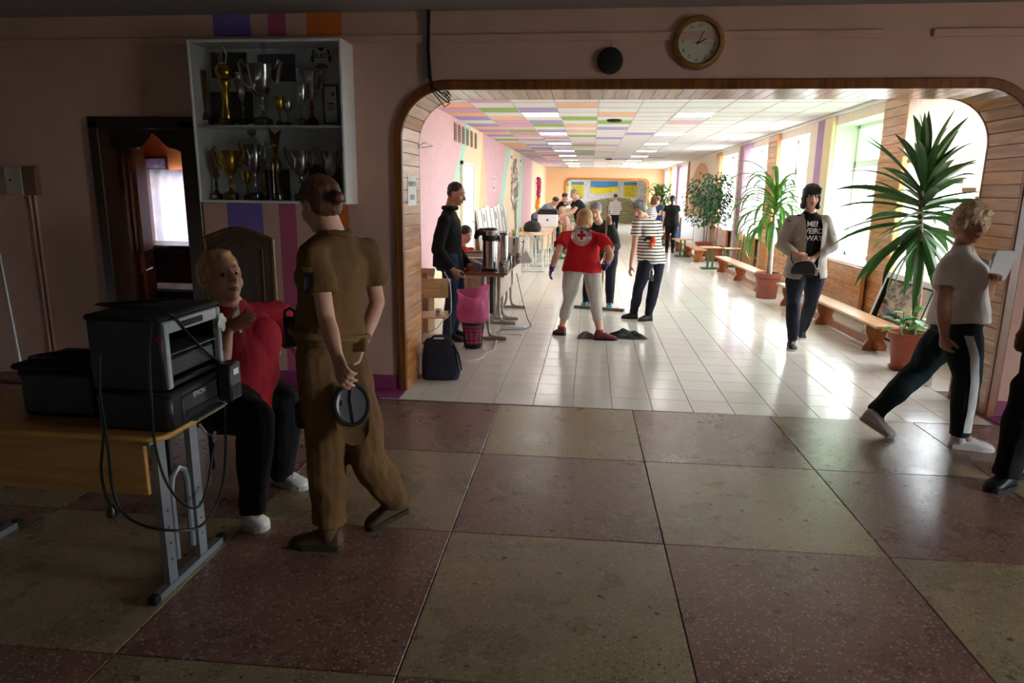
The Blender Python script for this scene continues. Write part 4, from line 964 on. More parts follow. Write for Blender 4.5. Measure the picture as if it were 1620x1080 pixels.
# ---- power strip and floor cables
ps = onz(812, 521); t_ = thing('power_strip', 'white power strip on the tiles beside the table legs', 'power strip', (ps.x, ps.y, 0), .05)
MB().cbox((-.15, -.028, .002), (.15, .028, .045), .008).build('case', m_pvc, t_, True)
for k in range(5): MB().lathe([(.019, .0445), (.019, .047)], (-.11+.055*k, 0, 0), 16).build('socket', mat('socket_grey', (188, 188, 188), .5), t_)
def fcable(label, pts, m_, r=.004): cable('extension_cable', label, [onz(x, y, .006) for x, y in pts], r, m_)
fcable('white cable snaking over the tiles from the bag to the table leg', [(728, 562), (732, 571), (745, 570), (762, 566), (770, 558), (782, 553), (784, 543), (787, 535)], m_wcable, .005)
fcable('thin white cable looping beside the power strip', [(790, 520), (784, 523), (788, 527), (806, 528), (826, 530), (822, 535)], m_wcable)
cable('extension_cable', 'black cable hanging from the table down to the power strip', [at(817, 432, 7.95), at(822, 455, 7.9), at(828, 480, 7.85), at(835, 505, 7.85), onz(840, 515, .01), onz(832, 520, .02)], .0045, m_cable)
cable('extension_cable', 'white cable draped over the plywood chair at the arch', [at(703, 430, 6.4), at(712, 450, 6.22), at(714, 490, 6.2), at(709, 500, 6.22), at(700, 508, 6.2), at(690, 520, 6.2), at(668, 529, 6.2)], .0045, m_wcable)
pb = at(697, 500, 6.42); t_ = thing('power_adapter', 'white power adapter lying on the plywood chair seat', 'adapter', (pb.x-.02, 6.42, .416)); MB().cbox((-.03, -.025, 0), (.03, .025, .06), .006).build('case', m_pvc, t_); MB().cbox((-.01, -.026, .02), (.01, -.025, .04), .0004).build('print', m_grey, t_)
# ---- squeegee, rags on the floor
m_stick = wood('broom_stick', (170, 140, 104), (136, 106, 74), .5, axis=2, rand=0)
t_ = thing('floor_squeegee', 'long handled wooden floor mop with wide crossbar on the tiles', 'mop', (.12, 9.42, 0)); o_ = V((.12, 9.42, 0)); a, c = onz(909, 487), onz(987, 493)
MB().obox(V((a.x, a.y, .022))-o_, V((c.x, c.y, .022))-o_, .05, .035).build('crossbar', mat('worn_wood', (112, 98, 84), .7, var=.2), t_)
MB().obox(V((a.x, a.y, .006))-o_, V((c.x, c.y, .006))-o_, .012, .012).build('rubber_lip', m_blackm, t_)
mp_top = at(962, 325, 8.95); MB().tube([V(((a.x+c.x)/2+.02, (a.y+c.y)/2, .03))-o_, mp_top-o_], .0135, 10).build('handle', m_stick, t_, True)
def rag(label, px, py, w_, d_, h_, col, seed):
    c = onz(px, py); t_ = thing('floor_rag', label, 'rag', (c.x, c.y, 0)); n_ = 26; rows = []
    for i in range(n_+1):
        row = []
        for j in range(n_+1):
            u, v = i/n_*2-1, j/n_*2-1; q = V((u*w_*1.3+seed, v*d_*3, seed*1.7)); r2 = max(abs(u)**3, abs(v)**3)
            z = max(.004, h_*(1-r2)*(.30+.9*abs(noise.noise(q*3.2))+.25*abs(noise.noise(q*6.5))))
            wob = 1+.25*noise.noise(V((math.atan2(v, u)*1.4, seed, 0)))
            row.append((u*w_/2*wob, v*d_/2*wob, z))
        rows.append(row)
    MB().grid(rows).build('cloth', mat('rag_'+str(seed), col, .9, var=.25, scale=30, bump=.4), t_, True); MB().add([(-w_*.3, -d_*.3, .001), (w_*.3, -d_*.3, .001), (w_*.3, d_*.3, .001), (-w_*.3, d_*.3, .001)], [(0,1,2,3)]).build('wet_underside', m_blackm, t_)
rag('crumpled grey floor rag left of the wine red shoe', 930, 534, .22, .16, .08, (104, 102, 102), 3)
rag('large crumpled dark floor rag right of the wine red shoe', 989, 534, .44, .18, .115, (66, 68, 70), 8)

# ---- left wall: vents, door, signs, leaf mosaic, garland
for k in range(6):
    a, c = onx(718+6.4*k, 192+4.6*k, CL+.01), onx(723+6.4*k, 218+4.0*k, CL+.01)
    t_ = thing('wall_vent', 'brown vertical vent slot high on the pink wall, %s from the arch' % ('first', 'second', 'third', 'fourth', 'fifth', 'sixth')[k], 'vent', (CL, (a.y+c.y)/2, 2.42), 0, 'vent slots on the pink wall')
    MB().cbox((0, -.09, 0), (.02, .09, .30), .004).build('frame', mat('vent_brown', (150, 132, 112), .6), t_)
    for j in range(5): MB().cbox((.018, -.075, .03+.05*j), (.026, .075, .06+.05*j), .002).build('louvre', mat('vent_dark', (120, 102, 84), .6), t_)
a, c = onx(729, 257, CL), onx(746, 261, CL)
t_ = thing('corridor_door', 'white panelled door in the cream part of the corridor wall', 'door', (CL+.004, (a.y+c.y)/2, 0)); w = (c.y-a.y)/2
MB().cbox((0, -w, 0), (.035, w, 2.05), .005).build('leaf', m_pvc, t_)
for (z0, z1) in ((.2, .95), (1.1, 1.85)): MB().cbox((.034, -w+.12, z0), (.045, w-.12, z1), .008).build('panel', m_pvc, t_)
f = MB()
for (y0, y1, z0, z1) in ((-w-.07, -w, 0, 2.12), (w, w+.07, 0, 2.12), (-w-.07, w+.07, 2.05, 2.12)): f.cbox((0, y0, z0), (.05, y1, z1), .005)
f.build('casing', m_white, t_); MB().tube([(.04, w-.08, 1.0), (.08, w-.08, 1.0), (.08, w-.2, 1.0)], .009, 8).build('handle', m_chrome, t_, True)
for k, (px, py) in enumerate(((781, 283), (781, 297))):
    a = onx(px, py, CL); t_ = thing('wall_plate', ('upper', 'lower')[k]+' small pale plate on the pink wall beyond the door', 'plate', (CL, a.y, a.z)); MB().cbox((0, -.10, -.08), (.012, .10, .08), .003).build('plate', m_white, t_); MB().cbox((.012, -.07, -.03), (.0135, .07, .03), .0005).build('print', m_grey, t_)
mo = thing('leaf_mosaic', 'tall mosaic of overlapping grey leaf shaped pieces on the corridor wall', 'wall art', (CL+.004, 21.3, 1.05)); rnd = random.Random(5); mcol = [mat('mosaic_%d' % k, c_, .5) for k, c_ in enumerate(((92, 82, 104), (150, 142, 150), (70, 62, 70), (186, 178, 176)))]
lm = [MB().add([(.0, -.09, 0), (.012, 0, -.05), (.0, .09, 0), (.012, 0, .05), (.006, 0, 0)], [(0,1,4),(1,2,4),(2,3,4),(3,0,4)]).mesh('mosaic_leaf', m_) for m_ in mcol]
for k in range(150):
    z = rnd.random()*1.5; y = (rnd.random()-.5)*(1.1 if .2 < z < 1.3 else .7)*1.9
    o = link('mosaic_leaf', rnd.choice(lm), mo, (.004+.006*rnd.random(), y, z)); o.rotation_euler = (rnd.random()*3, 0, 0); o.scale = (1, 1.1, 1.1)
MB().tube([(.04, .1, -.6), (.04, .0, -.2), (.04, .05, .2)], .035, 6).build('trunk', mat('mosaic_trunk', (176, 160, 140), .6), mo)
for k in range(2): t_ = thing('wall_paper_sheet', ('white notice sheet above the leaf mosaic', 'pale notice sheet right of the leaf mosaic top')[k], 'notice', (CL, 20.4+2.6*k, 2.42)); MB().cbox((0, -.25, 0), (.006, .25, .28), .002).build('sheet', m_white, t_); MB().box((.006, -.18, .1), (.007, .18, .2)).build('print', m_grey, t_)
gd = thing('flower_garland', 'hanging garland of magenta and yellow paper flowers by the far wall', 'garland', (CL+.1, 29.4, 1.0)); fm = {k: MB().ball((0, 0, 0), (.09, .09, .07), 10, 6).mesh('flower', mat('garland_'+k, c_, .7)) for k, c_ in (('magenta', (196, 40, 120)), ('yellow', (240, 196, 60)), ('green', (130, 180, 70)), ('orange', (240, 140, 50)))}
MB().tube([(0, 0, -.4), (.02, 0, .4), (0, 0, 1.2)], .02, 6).build('cord', m_green, gd)
for k in range(26): u = k/25; nm = 'magenta' if u > .42 else rnd.choice(('yellow', 'orange', 'yellow')); link('flower', fm[nm], gd, (.05*rnd.random(), (rnd.random()-.5)*.35*(1.6 if u < .42 else .6), 1.3*u-.15))
for k in range(5): link('flower', fm['green'], gd, (.02, .5+.2*rnd.random(), .65+.08*k))
# ---- white boards leaning in a row along the left wall
for k in range(8):
    y = 14.2+.62*k; t_ = thing('white_board_panel', 'white flat panel leaning on the left wall, %s from the thermos' % ('first', 'second', 'third', 'fourth', 'fifth', 'sixth', 'seventh', 'eighth')[k], 'panel', (CL+.20, y, 0), 0, 'white panels leaning along the wall')
    o = MB().cbox((-.012, -.28, 0), (.012, .28, 1.22+.03*(k % 3)), .003).build('board', m_white, t_); o.rotation_euler = (0, -.14, 0)
    o2 = MB().cbox((.012, -.28, 0), (.018, -.25, 1.2), .002).build('edge_strip', m_grey, t_); o2.rotation_euler = (0, -.14, 0)
    if k in (1, 4, 6): o3 = MB().cbox((.0125, -.1, .95), (.014, .08, 1.12), .0005).build('stuck_note', m_grey, t_); o3.rotation_euler = (0, -.14, 0)
# ---- school desks with white legs and green chairs further down
def school_desk(label, x, y, rz=0):
    t_ = thing('white_leg_desk', label, 'desk', (x, y, 0), rz, 'school desks along the left side')
    MB().cbox((-.30, -.6, .735), (.30, .6, .757), .005).build('desk_top', m_desktop, t_)
    MB().cbox((.24, -.56, .42), (.255, .56, .735), .004).build('front_panel', m_desktop, t_)
    for s_ in (-1, 1):
        for q in (-1, 1): MB().tube([(q*.24 if q > 0 else -.10, s_*.53, .735), (q*.24 if q > 0 else -.10, s_*.53, .02)], .016, 8).build('leg', m_wtube, t_, True)
        MB().tube([(-.26, s_*.53, .72), (-.16, s_*.53, .70), (-.06, s_*.53, .58), (-.04, s_*.53, .02)], .016, 8).build('brace', m_wtube, t_, True); MB().tube([(-.28, s_*.53, .016), (.28, s_*.53, .016)], .016, 8).build('foot', m_wtube, t_, True)
    return t_
school_desk('nearest beech topped school desk with white tube legs', -1.18, 14.4); school_desk('second beech topped school desk with white tube legs, behind the nearest', -1.15, 15.75); school_desk('third school desk with white tube legs, under the white printer', -1.12, 17.1)
for k, (x, y, rz, nm) in enumerate(((-1.75, 13.9, PI/2+.3, 'nearest green framed chair left of the school desks'), (-1.85, 15.2, PI/2, 'second green framed chair left of the school desks'), (-.55, 16.9, -PI/2, 'green framed chair right of the third school desk'), (-1.8, 16.6, PI/2-.2, 'third green framed chair left of the school desks'), (-.50, 18.3, -PI/2+.2, 'green framed chair in front of the big man in black'))):
    school_chair(nm, (x, y, 0), rz, m_green, 'green framed school chairs')
t_ = thing('black_holdall', 'black sports bag on the nearest school desk', 'bag', (-1.25, 14.95, .757)); blob([(0, 0, 0, .17, .3, .6), (0, 0, .08, .19, .32, .6), (0, 0, .17, .16, .28, .7), (0, 0, .22, .08, .2, .8)]).build('body', m_blackm, t_, True); MB().tube([(0, -.2, .2), (0, -.17, .33), (0, -.02, .36), (0, .02, .2)], .018, 8).build('handle', m_blackm, t_, True)
t_ = thing('white_printer', 'white office printer with black scanner top on the far desks', 'printer', (-1.05, 17.15, .757)); MB().cbox((-.24, -.22, 0), (.24, .22, .30), .012).build('body', m_pvc, t_, True); MB().cbox((-.245, -.225, .30), (.245, .225, .38), .012).build('scanner', m_black, t_, True); MB().cbox((-.2, -.2, .38), (.22, .2, .43), .01).build('paper_feeder', m_grey2, t_, True); MB().lathe([(.03, .221), (.03, .224)], (0.0, 0, .17), 16, 'y').build('badge', m_grey, t_)
for k, (x, y) in enumerate(((-1.3, 15.9), (-.98, 15.6), (-1.1, 14.1))): t_ = thing('paper_stack', ('stack of papers on the second school desk, wall side', 'stack of papers on the second school desk, aisle side', 'stack of papers at the near end of the nearest school desk')[k], 'papers', (x, y, .757), .2*k); MB().cbox((-.1, -.14, 0), (.1, .14, .02), .002).build('sheets', m_paper, t_); MB().box((-.07, -.1, .02), (.07, .0, .021)).build('print', m_grey, t_)
# ---- notice on the arch boards
t_ = thing('wall_notice', 'white notice with dark block letters pinned inside the left arch jamb', 'notice', (AL, 5.49, 1.47))
MB().box((.0005, -.13, 0), (.003, .13, .235)).build('sheet', m_paper, t_); put_text('lettering', 'УКРИТТЯ', .048, (.003, 0, .165), (0, 1, 0), (0, 0, 1), m_ink, t_, bold=.001); MB().box((.003, -.06, .045), (.0036, .08, .085)).build('dark_block', m_grey, t_)
tag(MB().tube([onx(661, 231, AL)+V((.002, 0, 0)), onx(664, 227, AL)+V((.04, .01, .01)), onx(669, 231, AL)+V((.08, .02, 0)), onx(661, 234, AL)+V((.002, 0, 0))], .003, 6).build('wire_loop', m_cable, None, True), 'small dark wire loop sticking out of the left arch boards', 'wire')
# ================================================================== WINDOW SIDE OF THE CORRIDOR
m_hole = mat('drilled_hole', (70, 40, 20), .9)
def clad_pier(n, y0, y1, planks):
    t_ = struct(MB().box((CR-.02, y0, 0), (CR+.001, y1, CZ-.05)).build('trim_%d' % n, m_plankh), 'pine cladding on a pier between the corridor windows')
    if planks:
        k = int((CZ-.05)/.105); pm = MB().cbox((0, -(y1-y0)/2, .0015), (.018, (y1-y0)/2, .1035), .004).mesh('plank', m_plankh)
        for j in range(k): link('plank', pm, t_, (CR-.038, (y0+y1)/2, .105*j))
    MB().cbox((CR-.065, y0-.05, 0), (CR+.03, y0-.001, CZ-.05), .005).build('corner_post', wood('corner_pine', (232, 164, 96), (200, 128, 66), .35, axis=2, rand=.1), t_)
clad_pier(8, 8.63, 9.33, True); clad_pier(9, 14.25, 15.05, True); clad_pier(10, 20.4, 21.2, False); clad_pier(11, 26.8, 27.35, False); clad_pier(12, 32.8, 33.35, False)
# painted piers with lilac stripe and stepped corbel
for n, (y0, y1) in enumerate(((11.15, 12.4), (17.1, 18.2), (29.5, 30.7))):
    b = MB(); b.m(1).box((CR-.006, y0+.45, 0), (CR+.001, y0+.85, CZ-.05)); b.m(0).cbox((CR-.06, y0+.0, .75), (CR+.001, y0+.35, CZ-.05), .01)
    for k in range(4): b.cbox((CR-.06+.012*k, y0+.0, .65+.0-.0+.025*0-.03*k+.10), (CR+.001, y0+.35, .68-.03*k+.10), .004)
    struct(b.build('trim_%d' % (13+n), [m_cream, m_lilac]), 'cream pilaster with a lilac stripe between the windows')
# lilac hanging fabric strips beside the third window pier
for n, (yy, nm) in enumerate(((16.55, 'lilac fabric curtain hanging beside the ficus trees'), (29.2, 'lilac curtain hanging at the far windows'))):
    rows = [[(CR-.05+.03*math.sin(j*.9), yy+1.0*j/36, z) for j in range(37)] for z in (.72, 1.4, 2.1, CZ-.06)]
    t_ = thing('lilac_curtain', nm, 'curtain', (0, 0, 0)); MB().grid(rows).build('fabric', mat('lilac_fabric', (214, 176, 206), .8, trans=.35), t_, True); MB().tube([(CR-.05, yy-.05, CZ-.055), (CR-.05, yy+1.05, CZ-.055)], .012, 8).build('rail', m_pvc, t_, True)
# arched niche panel on the blind part of the wall
na = onx(1119, 300, CR).y
b = MB(); pts = [(CR-.015, 22.0, .9)]+[(CR-.015, 24.0-2.0*math.cos(a), 1.6+1.0*math.sin(a)) for a in [PI*k/16 for k in range(17)]]+[(CR-.015, 26.0, .9)]
b.prism(pts, (.012, 0, 0)); struct(b.build('trim_16', mat('tan_arch_paint', (222, 170, 124), .7)), 'tan painted arch on the blind part of the window wall')
# perforated pine radiator screens
def screen(label, y0, y1, z0=.06, z1=.66, x=3.48):
    t_ = thing('perforated_screen', label, 'radiator screen', (x, (y0+y1)/2, 0)); h = (z1-z0)/6; w = (y1-y0)/2
    pm = MB().cbox((0, -w, .0012), (.02, w, h-.0012), .004).mesh('plank', m_plankh)
    for j in range(6): link('plank', pm, t_, (0, 0, z0+h*j))
    b = MB()
    for j in range(6):
        for (u0) in (-.8, -.32, .16, .64):
            for k in range(3): b.lathe([(.009, -.0012), (.009, .001)], (0, u0*w*.95+k*.055, z0+h*j+h*(.35+.3*((k+j) % 2))), 8, 'x')
    b.build('drilled_holes', m_hole, t_)
    for s_ in (-1, 1): MB().cbox((-.006, s_*w-.02, 0.0), (.05, s_*w+.02, z1+.01), .004).build('post', wood('corner_pine', (0, 0, 0), (0, 0, 0)), t_)
    MB().cbox((-.01, -w-.02, z1), (.10, w+.02, z1+.025), .005).build('cap', m_plankh, t_)
screen('perforated pine radiator screen behind the nearest bench', 9.22, 10.75); screen('perforated pine radiator screen behind the drooping dracaena', 12.55, 14.15); screen('perforated pine radiator screen beside the ficus pots', 15.3, 17.0); screen('perforated pine radiator screen near the white cabinet', 18.3, 20.3)
# benches
m_bench = wood('bench_pine', (206, 158, 106), (168, 112, 62), .4, axis=1, rand=.12); m_bleg = wood('bench_leg', (186, 112, 50), (142, 78, 30), .4, axis=2, rand=.12)
def bench(label, p, q, w=.25, h=.31):
    p, q = V(p), V(q); d = (q-p); L_ = d.length; rz = math.atan2(-d.x, d.y); t_ = thing('gym_bench', label, 'bench', (p+q)/2, rz, 'low wooden benches')
    MB().cbox((-w/2, -L_/2, h-.03), (w/2, L_/2, h), .006).build('seat', m_bench, t_)
    for u in (-.42, 0, .42):
        b = MB(); z = h-.03; b.prism([(-.11, u*L_-.02, z), (.11, u*L_-.02, z), (.11, u*L_-.02, z-.07), (.075, u*L_-.02, z-.16), (.12, u*L_-.02, .05), (.12, u*L_-.02, 0), (-.12, u*L_-.02, 0), (-.12, u*L_-.02, .05), (-.075, u*L_-.02, z-.16), (-.11, u*L_-.02, z-.07)], (0, .04, 0)); b.build('leg', m_bleg, t_)
    MB().cbox((-.025, -L_/2+.1, .03), (.025, L_/2-.1, .11), .005).build('stretcher', m_bleg, t_)
bench('nearest low gym bench under the leaning window sash', (3.03, 7.15, 0), (2.93, 10.6, 0)); bench('second low gym bench, beyond the drooping dracaena', (2.92, 11.6, 0), (2.78, 15.0, 0)); bench('third low gym bench in front of the white cabinet', (2.62, 16.6, 0), (2.52, 20.2, 0)); bench('farthest low gym bench near the woman in black', (2.72, 22.4, 0), (2.6, 25.0, 0))
# leaning window sash
t_ = thing('leaning_window_sash', 'white framed window sash leaning on the pine wall behind the pot', 'window sash', (3.22, 7.72, 0)); w, h, td = .62, .78, .06
f = MB()
for (y0, y1, z0, z1) in ((-w, -w+.07, 0, h), (w-.07, w, 0, h), (-w, w, 0, .07), (-w, w, h-.07, h)): f.cbox((0, y0, z0), (td, y1, z1), .008)
o = f.build('frame', m_pvc, t_); g = MB().box((.025, -w+.06, .06), (.032, w-.06, h-.06)).build('pane', glass('sash_glass', (150, 140, 122), .5), t_)
gs = MB()
for (y0, y1, z0, z1) in ((-w+.07, -w+.085, .07, h-.07), (w-.085, w-.07, .07, h-.07), (-w+.07, w-.07, .07, .085), (-w+.07, w-.07, h-.085, h-.07)): gs.box((-.002, y0, z0), (.03, y1, z1))
gs = gs.build('gasket', m_blackm, t_)
for ob in (o, g, gs): ob.rotation_euler = (0, .28, 0)
# vertical blinds with stepped lower edge in the first window
vb = thing('vertical_blinds', 'cream vertical blind slats with stepped lower edge in the nearest window', 'blinds', (3.545, 0, 0)); sm = mat('blind_fabric', (250, 240, 232), .8, trans=.45, var=.02); MB().cbox((-.02, 6.0, 2.70), (.02, 8.6, 2.745), .004).build('head_rail', m_pvc, vb)
for k in range(20):
    y = 8.5-.127*k; zb = 2.06-.46*min(1, (8.5-y)/1.75); zb = round(zb/.08)*.08
    o = MB().box((-.0015, -.066, zb), (.0015, .066, 2.70)).build('slat', sm, vb); o.location = (0, y, 0); o.rotation_euler = (0, 0, .22)
    o = MB().cbox((-.004, -.066, zb-.04), (.004, .066, zb), .001).build('slat_weight', mat('blind_weight', (196, 168, 140), .7), vb); o.location = (0, y, 0); o.rotation_euler = (0, 0, .22)

# ---- plants
m_leafd = mat('yucca_leaf', (46, 92, 34), .42, var=.3, scale=9, trans=.18, stretch=(1, 1, .3)); m_leafg = mat('dracaena_leaf', (84, 134, 50), .4, var=.3, scale=9, trans=.25); m_leafs = mat('small_leaf', (86, 158, 58), .4, var=.25, trans=.3); m_leaff = mat('ficus_leaf', (44, 88, 44), .42, var=.4, scale=14, trans=.2); m_trunk = mat('grey_bark', (150, 132, 112), .85, var=.3, scale=30, bump=.4)
def strap(base, az, el, L_, w, droop, n=9, tip=.04, roll=0.0):
    """long leaf as a folded, drooping strip"""
    vs = []; fs = []; p = V((0, 0, 0)); e = el; ds = L_/n; side = V((-math.sin(az), math.cos(az), 0))
    for i in range(n+1):
        u = i/n; ww = w*(.45+.55*min(1, u*3.2))*(1-max(0, (u-.55)/.45)**1.6*(1-tip))/2
        nrm = V((-math.cos(az)*math.sin(e), -math.sin(az)*math.sin(e), math.cos(e)))
        s2 = side*math.cos(roll)+nrm*math.sin(roll); n2 = nrm*math.cos(roll)-side*math.sin(roll)
        vs += [p-s2*ww+n2*ww*.35, p-n2*.002, p+s2*ww+n2*ww*.35]
        p = p+V((math.cos(az)*math.cos(e), math.sin(az)*math.cos(e), math.sin(e)))*ds; e -= droop/n*(.4+1.4*u)
    for i in range(n): a = i*3; fs += [(a, a+1, a+4, a+3), (a+1, a+2, a+5, a+4)]
    return MB().add(vs, fs)
def pot(name, label, loc, r0, r1, h, m_=None, ribs=True, saucer=True, cat='pot'):
    t_ = thing(name, label, cat, loc); n = 48; b = MB(); vs = []; fs = []; prof = [(r0, .0), (r0*1.02, .01), (r1*.93, h*.80), (r1*.96, h*.81), (r1*1.05, h*.82), (r1*1.07, h), (r1*.98, h), (r1*.93, h*.86)]
    for i, (r_, z_) in enumerate(prof):
        for j in range(n):
            k_ = 1-(.02*(j % 2) if ribs and 0 < i < 3 else 0); a_ = 2*PI*j/n; vs.append((r_*k_*math.cos(a_), r_*k_*math.sin(a_), z_))
    for i in range(len(prof)-1):
        for j in range(n): fs.append((i*n+j, i*n+(j+1) % n, (i+1)*n+(j+1) % n, (i+1)*n+j))
    fs += [tuple(range(n-1, -1, -1))]; b.add(vs, fs); b.build('pot', m_ or m_terra, t_, True); MB().lathe([(r1*.95, h*.86), (r1*.5, h*.88), (.01, h*.885)], n=24, cap=False).build('soil', m_soil, t_, True)
    if saucer: MB().lathe([(r0*1.05, -.001), (r0*1.25, .025), (r0*1.28, .03), (r0*1.2, .026), (.01, .006)], n=32).build('saucer', m_ or m_terra, t_, True)
    return t_
# big yucca at the arch
yp_ = V((2.99, 6.62, 0)); pot('terracotta_pot', 'ribbed terracotta pot holding the big yucca by the arch', yp_, .115, .165, .36)
yu = thing('yucca_plant', 'tall yucca with long dark green sword leaves beside the walking woman', 'plant', yp_+V((0, 0, .31))); rnd = random.Random(11)
tr = [V((.06, .06, 0)), V((.075, .08, .35)), V((.06, .09, .7)), V((.01, .10, 1.02)), V((-.02, .10, 1.32)), V((-.03, .10, 1.5))]
MB().tube(tr, [.030, .027, .025, .024, .022, .012], 12).build('trunk', m_trunk, yu, True); MB().tube([(.10, .10, 0), (.09, .12, .6), (.07, .12, .85)], .007, 6).build('support_stake', m_black, yu)
for k in range(76):
    u = k/75; zb = .86+.62*u; base = V((-.02+.05*(1-u), .10, zb)); az = k*2.399+rnd.random()*.5; el = -.95+2.4*u+(rnd.random()-.5)*.5; el = min(el, 1.45)
    L_ = (.56+.20*math.sin(PI*min(1, u+.1)))*(.8+.4*rnd.random())*(.72 if math.cos(az) > .5 and el < 1 else 1); o = strap(base, az, el, L_, .074, .25+.9*(1-u)*rnd.random()+.4*rnd.random()**3, roll=(rnd.random()-.5)*1.6).build('leaf', m_leafd, yu, True); o.location = base
t_ = thing('houseplant', 'small bright green leafy plant growing in the yucca pot', 'plant', yp_+V((-.06, -.06, .31))); b = MB()
for k in range(5): a_ = k*1.3; b.tube([(0, 0, 0), (.05*math.cos(a_), .05*math.sin(a_), .10), (.10*math.cos(a_), .10*math.sin(a_), .17+.03*k)], .004, 6)
b.build('stems', mat('green_stem', (92, 120, 60), .5), t_)
def oval(L_, w): 
    vs = [(0, 0, 0)]; n = 6; L2 = []
    for i in range(1, n): u = i/n; hw = w*math.sin(PI*u**.85)/2; L2 += [(u*L_, -hw, .08*L_*math.sin(PI*u)), (u*L_, 0, .05*L_*math.sin(PI*u)), (u*L_, hw, .08*L_*math.sin(PI*u))]
    vs += L2+[(L_, 0, -.03*L_)]; fs = [(0, 1, 2), (0, 2, 3)]
    for i in range(n-2): a = 1+3*i; fs += [(a, a+3, a+4, a+1), (a+1, a+4, a+5, a+2)]
    e = len(vs)-1; fs += [(e-3, e, e-2), (e-2, e, e-1)]; return MB().add(vs, fs)
ov = oval(.095, .066).mesh('leaf', m_leafs, True)
for k in range(34):
    a_ = k*2.399; r_ = .03+.09*rnd.random(); o = link('leaf', ov, t_, (r_*math.cos(a_), r_*math.sin(a_), .05+.20*rnd.random())); o.rotation_euler = (rnd.random()*.6-.3, -.5+.9*rnd.random(), a_); o.scale = (.8+.5*rnd.random(),)*3
tag(MB().tube([yp_+V((-.10, -.12, .33)), yp_+V((-.15, -.17, .40)), yp_+V((.02, -.05, .72))], .0022, 5).build('support_string', m_paper), 'thin pale string tied from the pot rim to the yucca trunk', 'string')
bt = onz(1487, 612); bt = V((2.93, 6.05, 0)); t_ = thing('plastic_bottle', 'clear plastic bottle on the tiles behind the walking woman', 'bottle', bt); MB().lathe([(.03, 0), (.036, .01), (.036, .16), (.03, .2), (.013, .235), (.013, .26)], n=20).build('bottle', glass('bottle_glass', (226, 232, 228), .3), t_, True); MB().lathe([(.015, .258), (.015, .28)], n=14).build('cap', m_ph3, t_, True)
# drooping dracaena
dp = V((2.80, 11.1, 0)); pot('brown_pot', 'round red brown pot of the drooping dracaena between the benches', dp, .15, .19, .40, mat('red_brown_plastic', (146, 76, 58), .5), False, False)
dr_ = thing('dracaena_plant', 'dracaena with long drooping green leaves behind the woman in the cardigan', 'plant', dp+V((0, 0, .35))); c0 = at(1228, 318, 11.1)-dr_.location
MB().tube([V((0, 0, 0)), V((.0, 0, .35)), V((c0.x*.6, 0, .8)), V((c0.x, 0, c0.z))], [.028, .024, .022, .018], 10).build('trunk', m_trunk, dr_, True)
MB().obox((.03, -.05, .0), (.01, -.06, c0.z*.82), .02, .02).build('support_stake', m_pvc, dr_)
for k in range(66):
    u = k/65; base = V((c0.x, 0, c0.z-.42+.5*u)); az = k*2.399+rnd.random()*.4; el = -.1+1.35*u; L_ = (.75+.35*rnd.random())*(.62 if math.cos(az) > .25 else 1); o = strap(base, az, el, L_, .062, 3.0-1.1*u+rnd.random()*.5, n=12).build('leaf', m_leafg, dr_, True); o.location = base
# ficus trees with small leaves
def ficus(label, pl, px, py, Y, rad, nl, trunk_n, seed):
    base = V((onz(px, py).x, Y, 0)) if not isinstance(px, V) else px
    pot('ficus_pot', pl, base, .17, .23, .36, m_terra, False)
    t_ = thing('ficus_tree', label, 'plant', base+V((0, 0, .31))); rn = random.Random(seed); b = MB(); f = MB()
    cz_ = rad[3]-.31
    for k in range(trunk_n): a_ = k*2.1; b.tube([(.03*math.cos(a_), .03*math.sin(a_), 0), (.05*math.cos(a_), .05*math.sin(a_), .45), (.16*math.cos(a_), .16*math.sin(a_), cz_*.8), (.3*math.cos(a_), .3*math.sin(a_), cz_+.35)], [.02, .017, .012, .005], 8)
    for k in range(16): a_ = rn.random()*6.28; z0 = .5+rn.random()*(cz_-.3); b.tube([(.08*math.cos(a_), .08*math.sin(a_), z0), (rad[0]*.55*math.cos(a_), rad[1]*.55*math.sin(a_), z0+.25), (rad[0]*.95*math.cos(a_), rad[1]*.95*math.sin(a_), z0+.12)], [.007, .005, .002], 5)
    b.build('branches', m_trunk, t_, True)
    for k in range(nl):
        a_ = rn.random()*6.28; ph = math.acos(rn.uniform(-1, 1)); r_ = rn.random()**.45; c = V((rad[0]*r_*math.sin(ph)*math.cos(a_)+rad[4], rad[1]*r_*math.sin(ph)*math.sin(a_), cz_+rad[2]*r_*math.cos(ph)))
        if noise.noise(c*4+V((seed, 0, 0))) < -.12: continue
        d = V((math.cos(a_)*.6, math.sin(a_)*.6, -.9+rn.random()*.6)).normalized(); s_ = d.cross(V((rn.random()-.5, rn.random()-.5, 1))).normalized(); L_ = .075+.045*rn.random(); w_ = L_*.26
        f.add([c, c+d*L_*.5-s_*w_, c+d*L_, c+d*L_*.5+s_*w_], [(0, 1, 2), (0, 2, 3)])
    o = f.build('foliage', m_leaff, t_); o['kind'] = 'stuff'
ficus('dark leaved ficus nearer the white cabinet', 'terracotta pot of the dark leaved ficus', V((3.0, 18.6, 0)), 0, 18.6, (.55, .55, .72, 1.45, -.10), 1500, 2, 4)
ficus('tall drooping ficus left of the lilac curtain', 'terracotta pot of the tall drooping ficus', V((3.02, 17.3, 0)), 0, 17.3, (.46, .46, .72, 1.50, -.06), 1500, 2, 9)
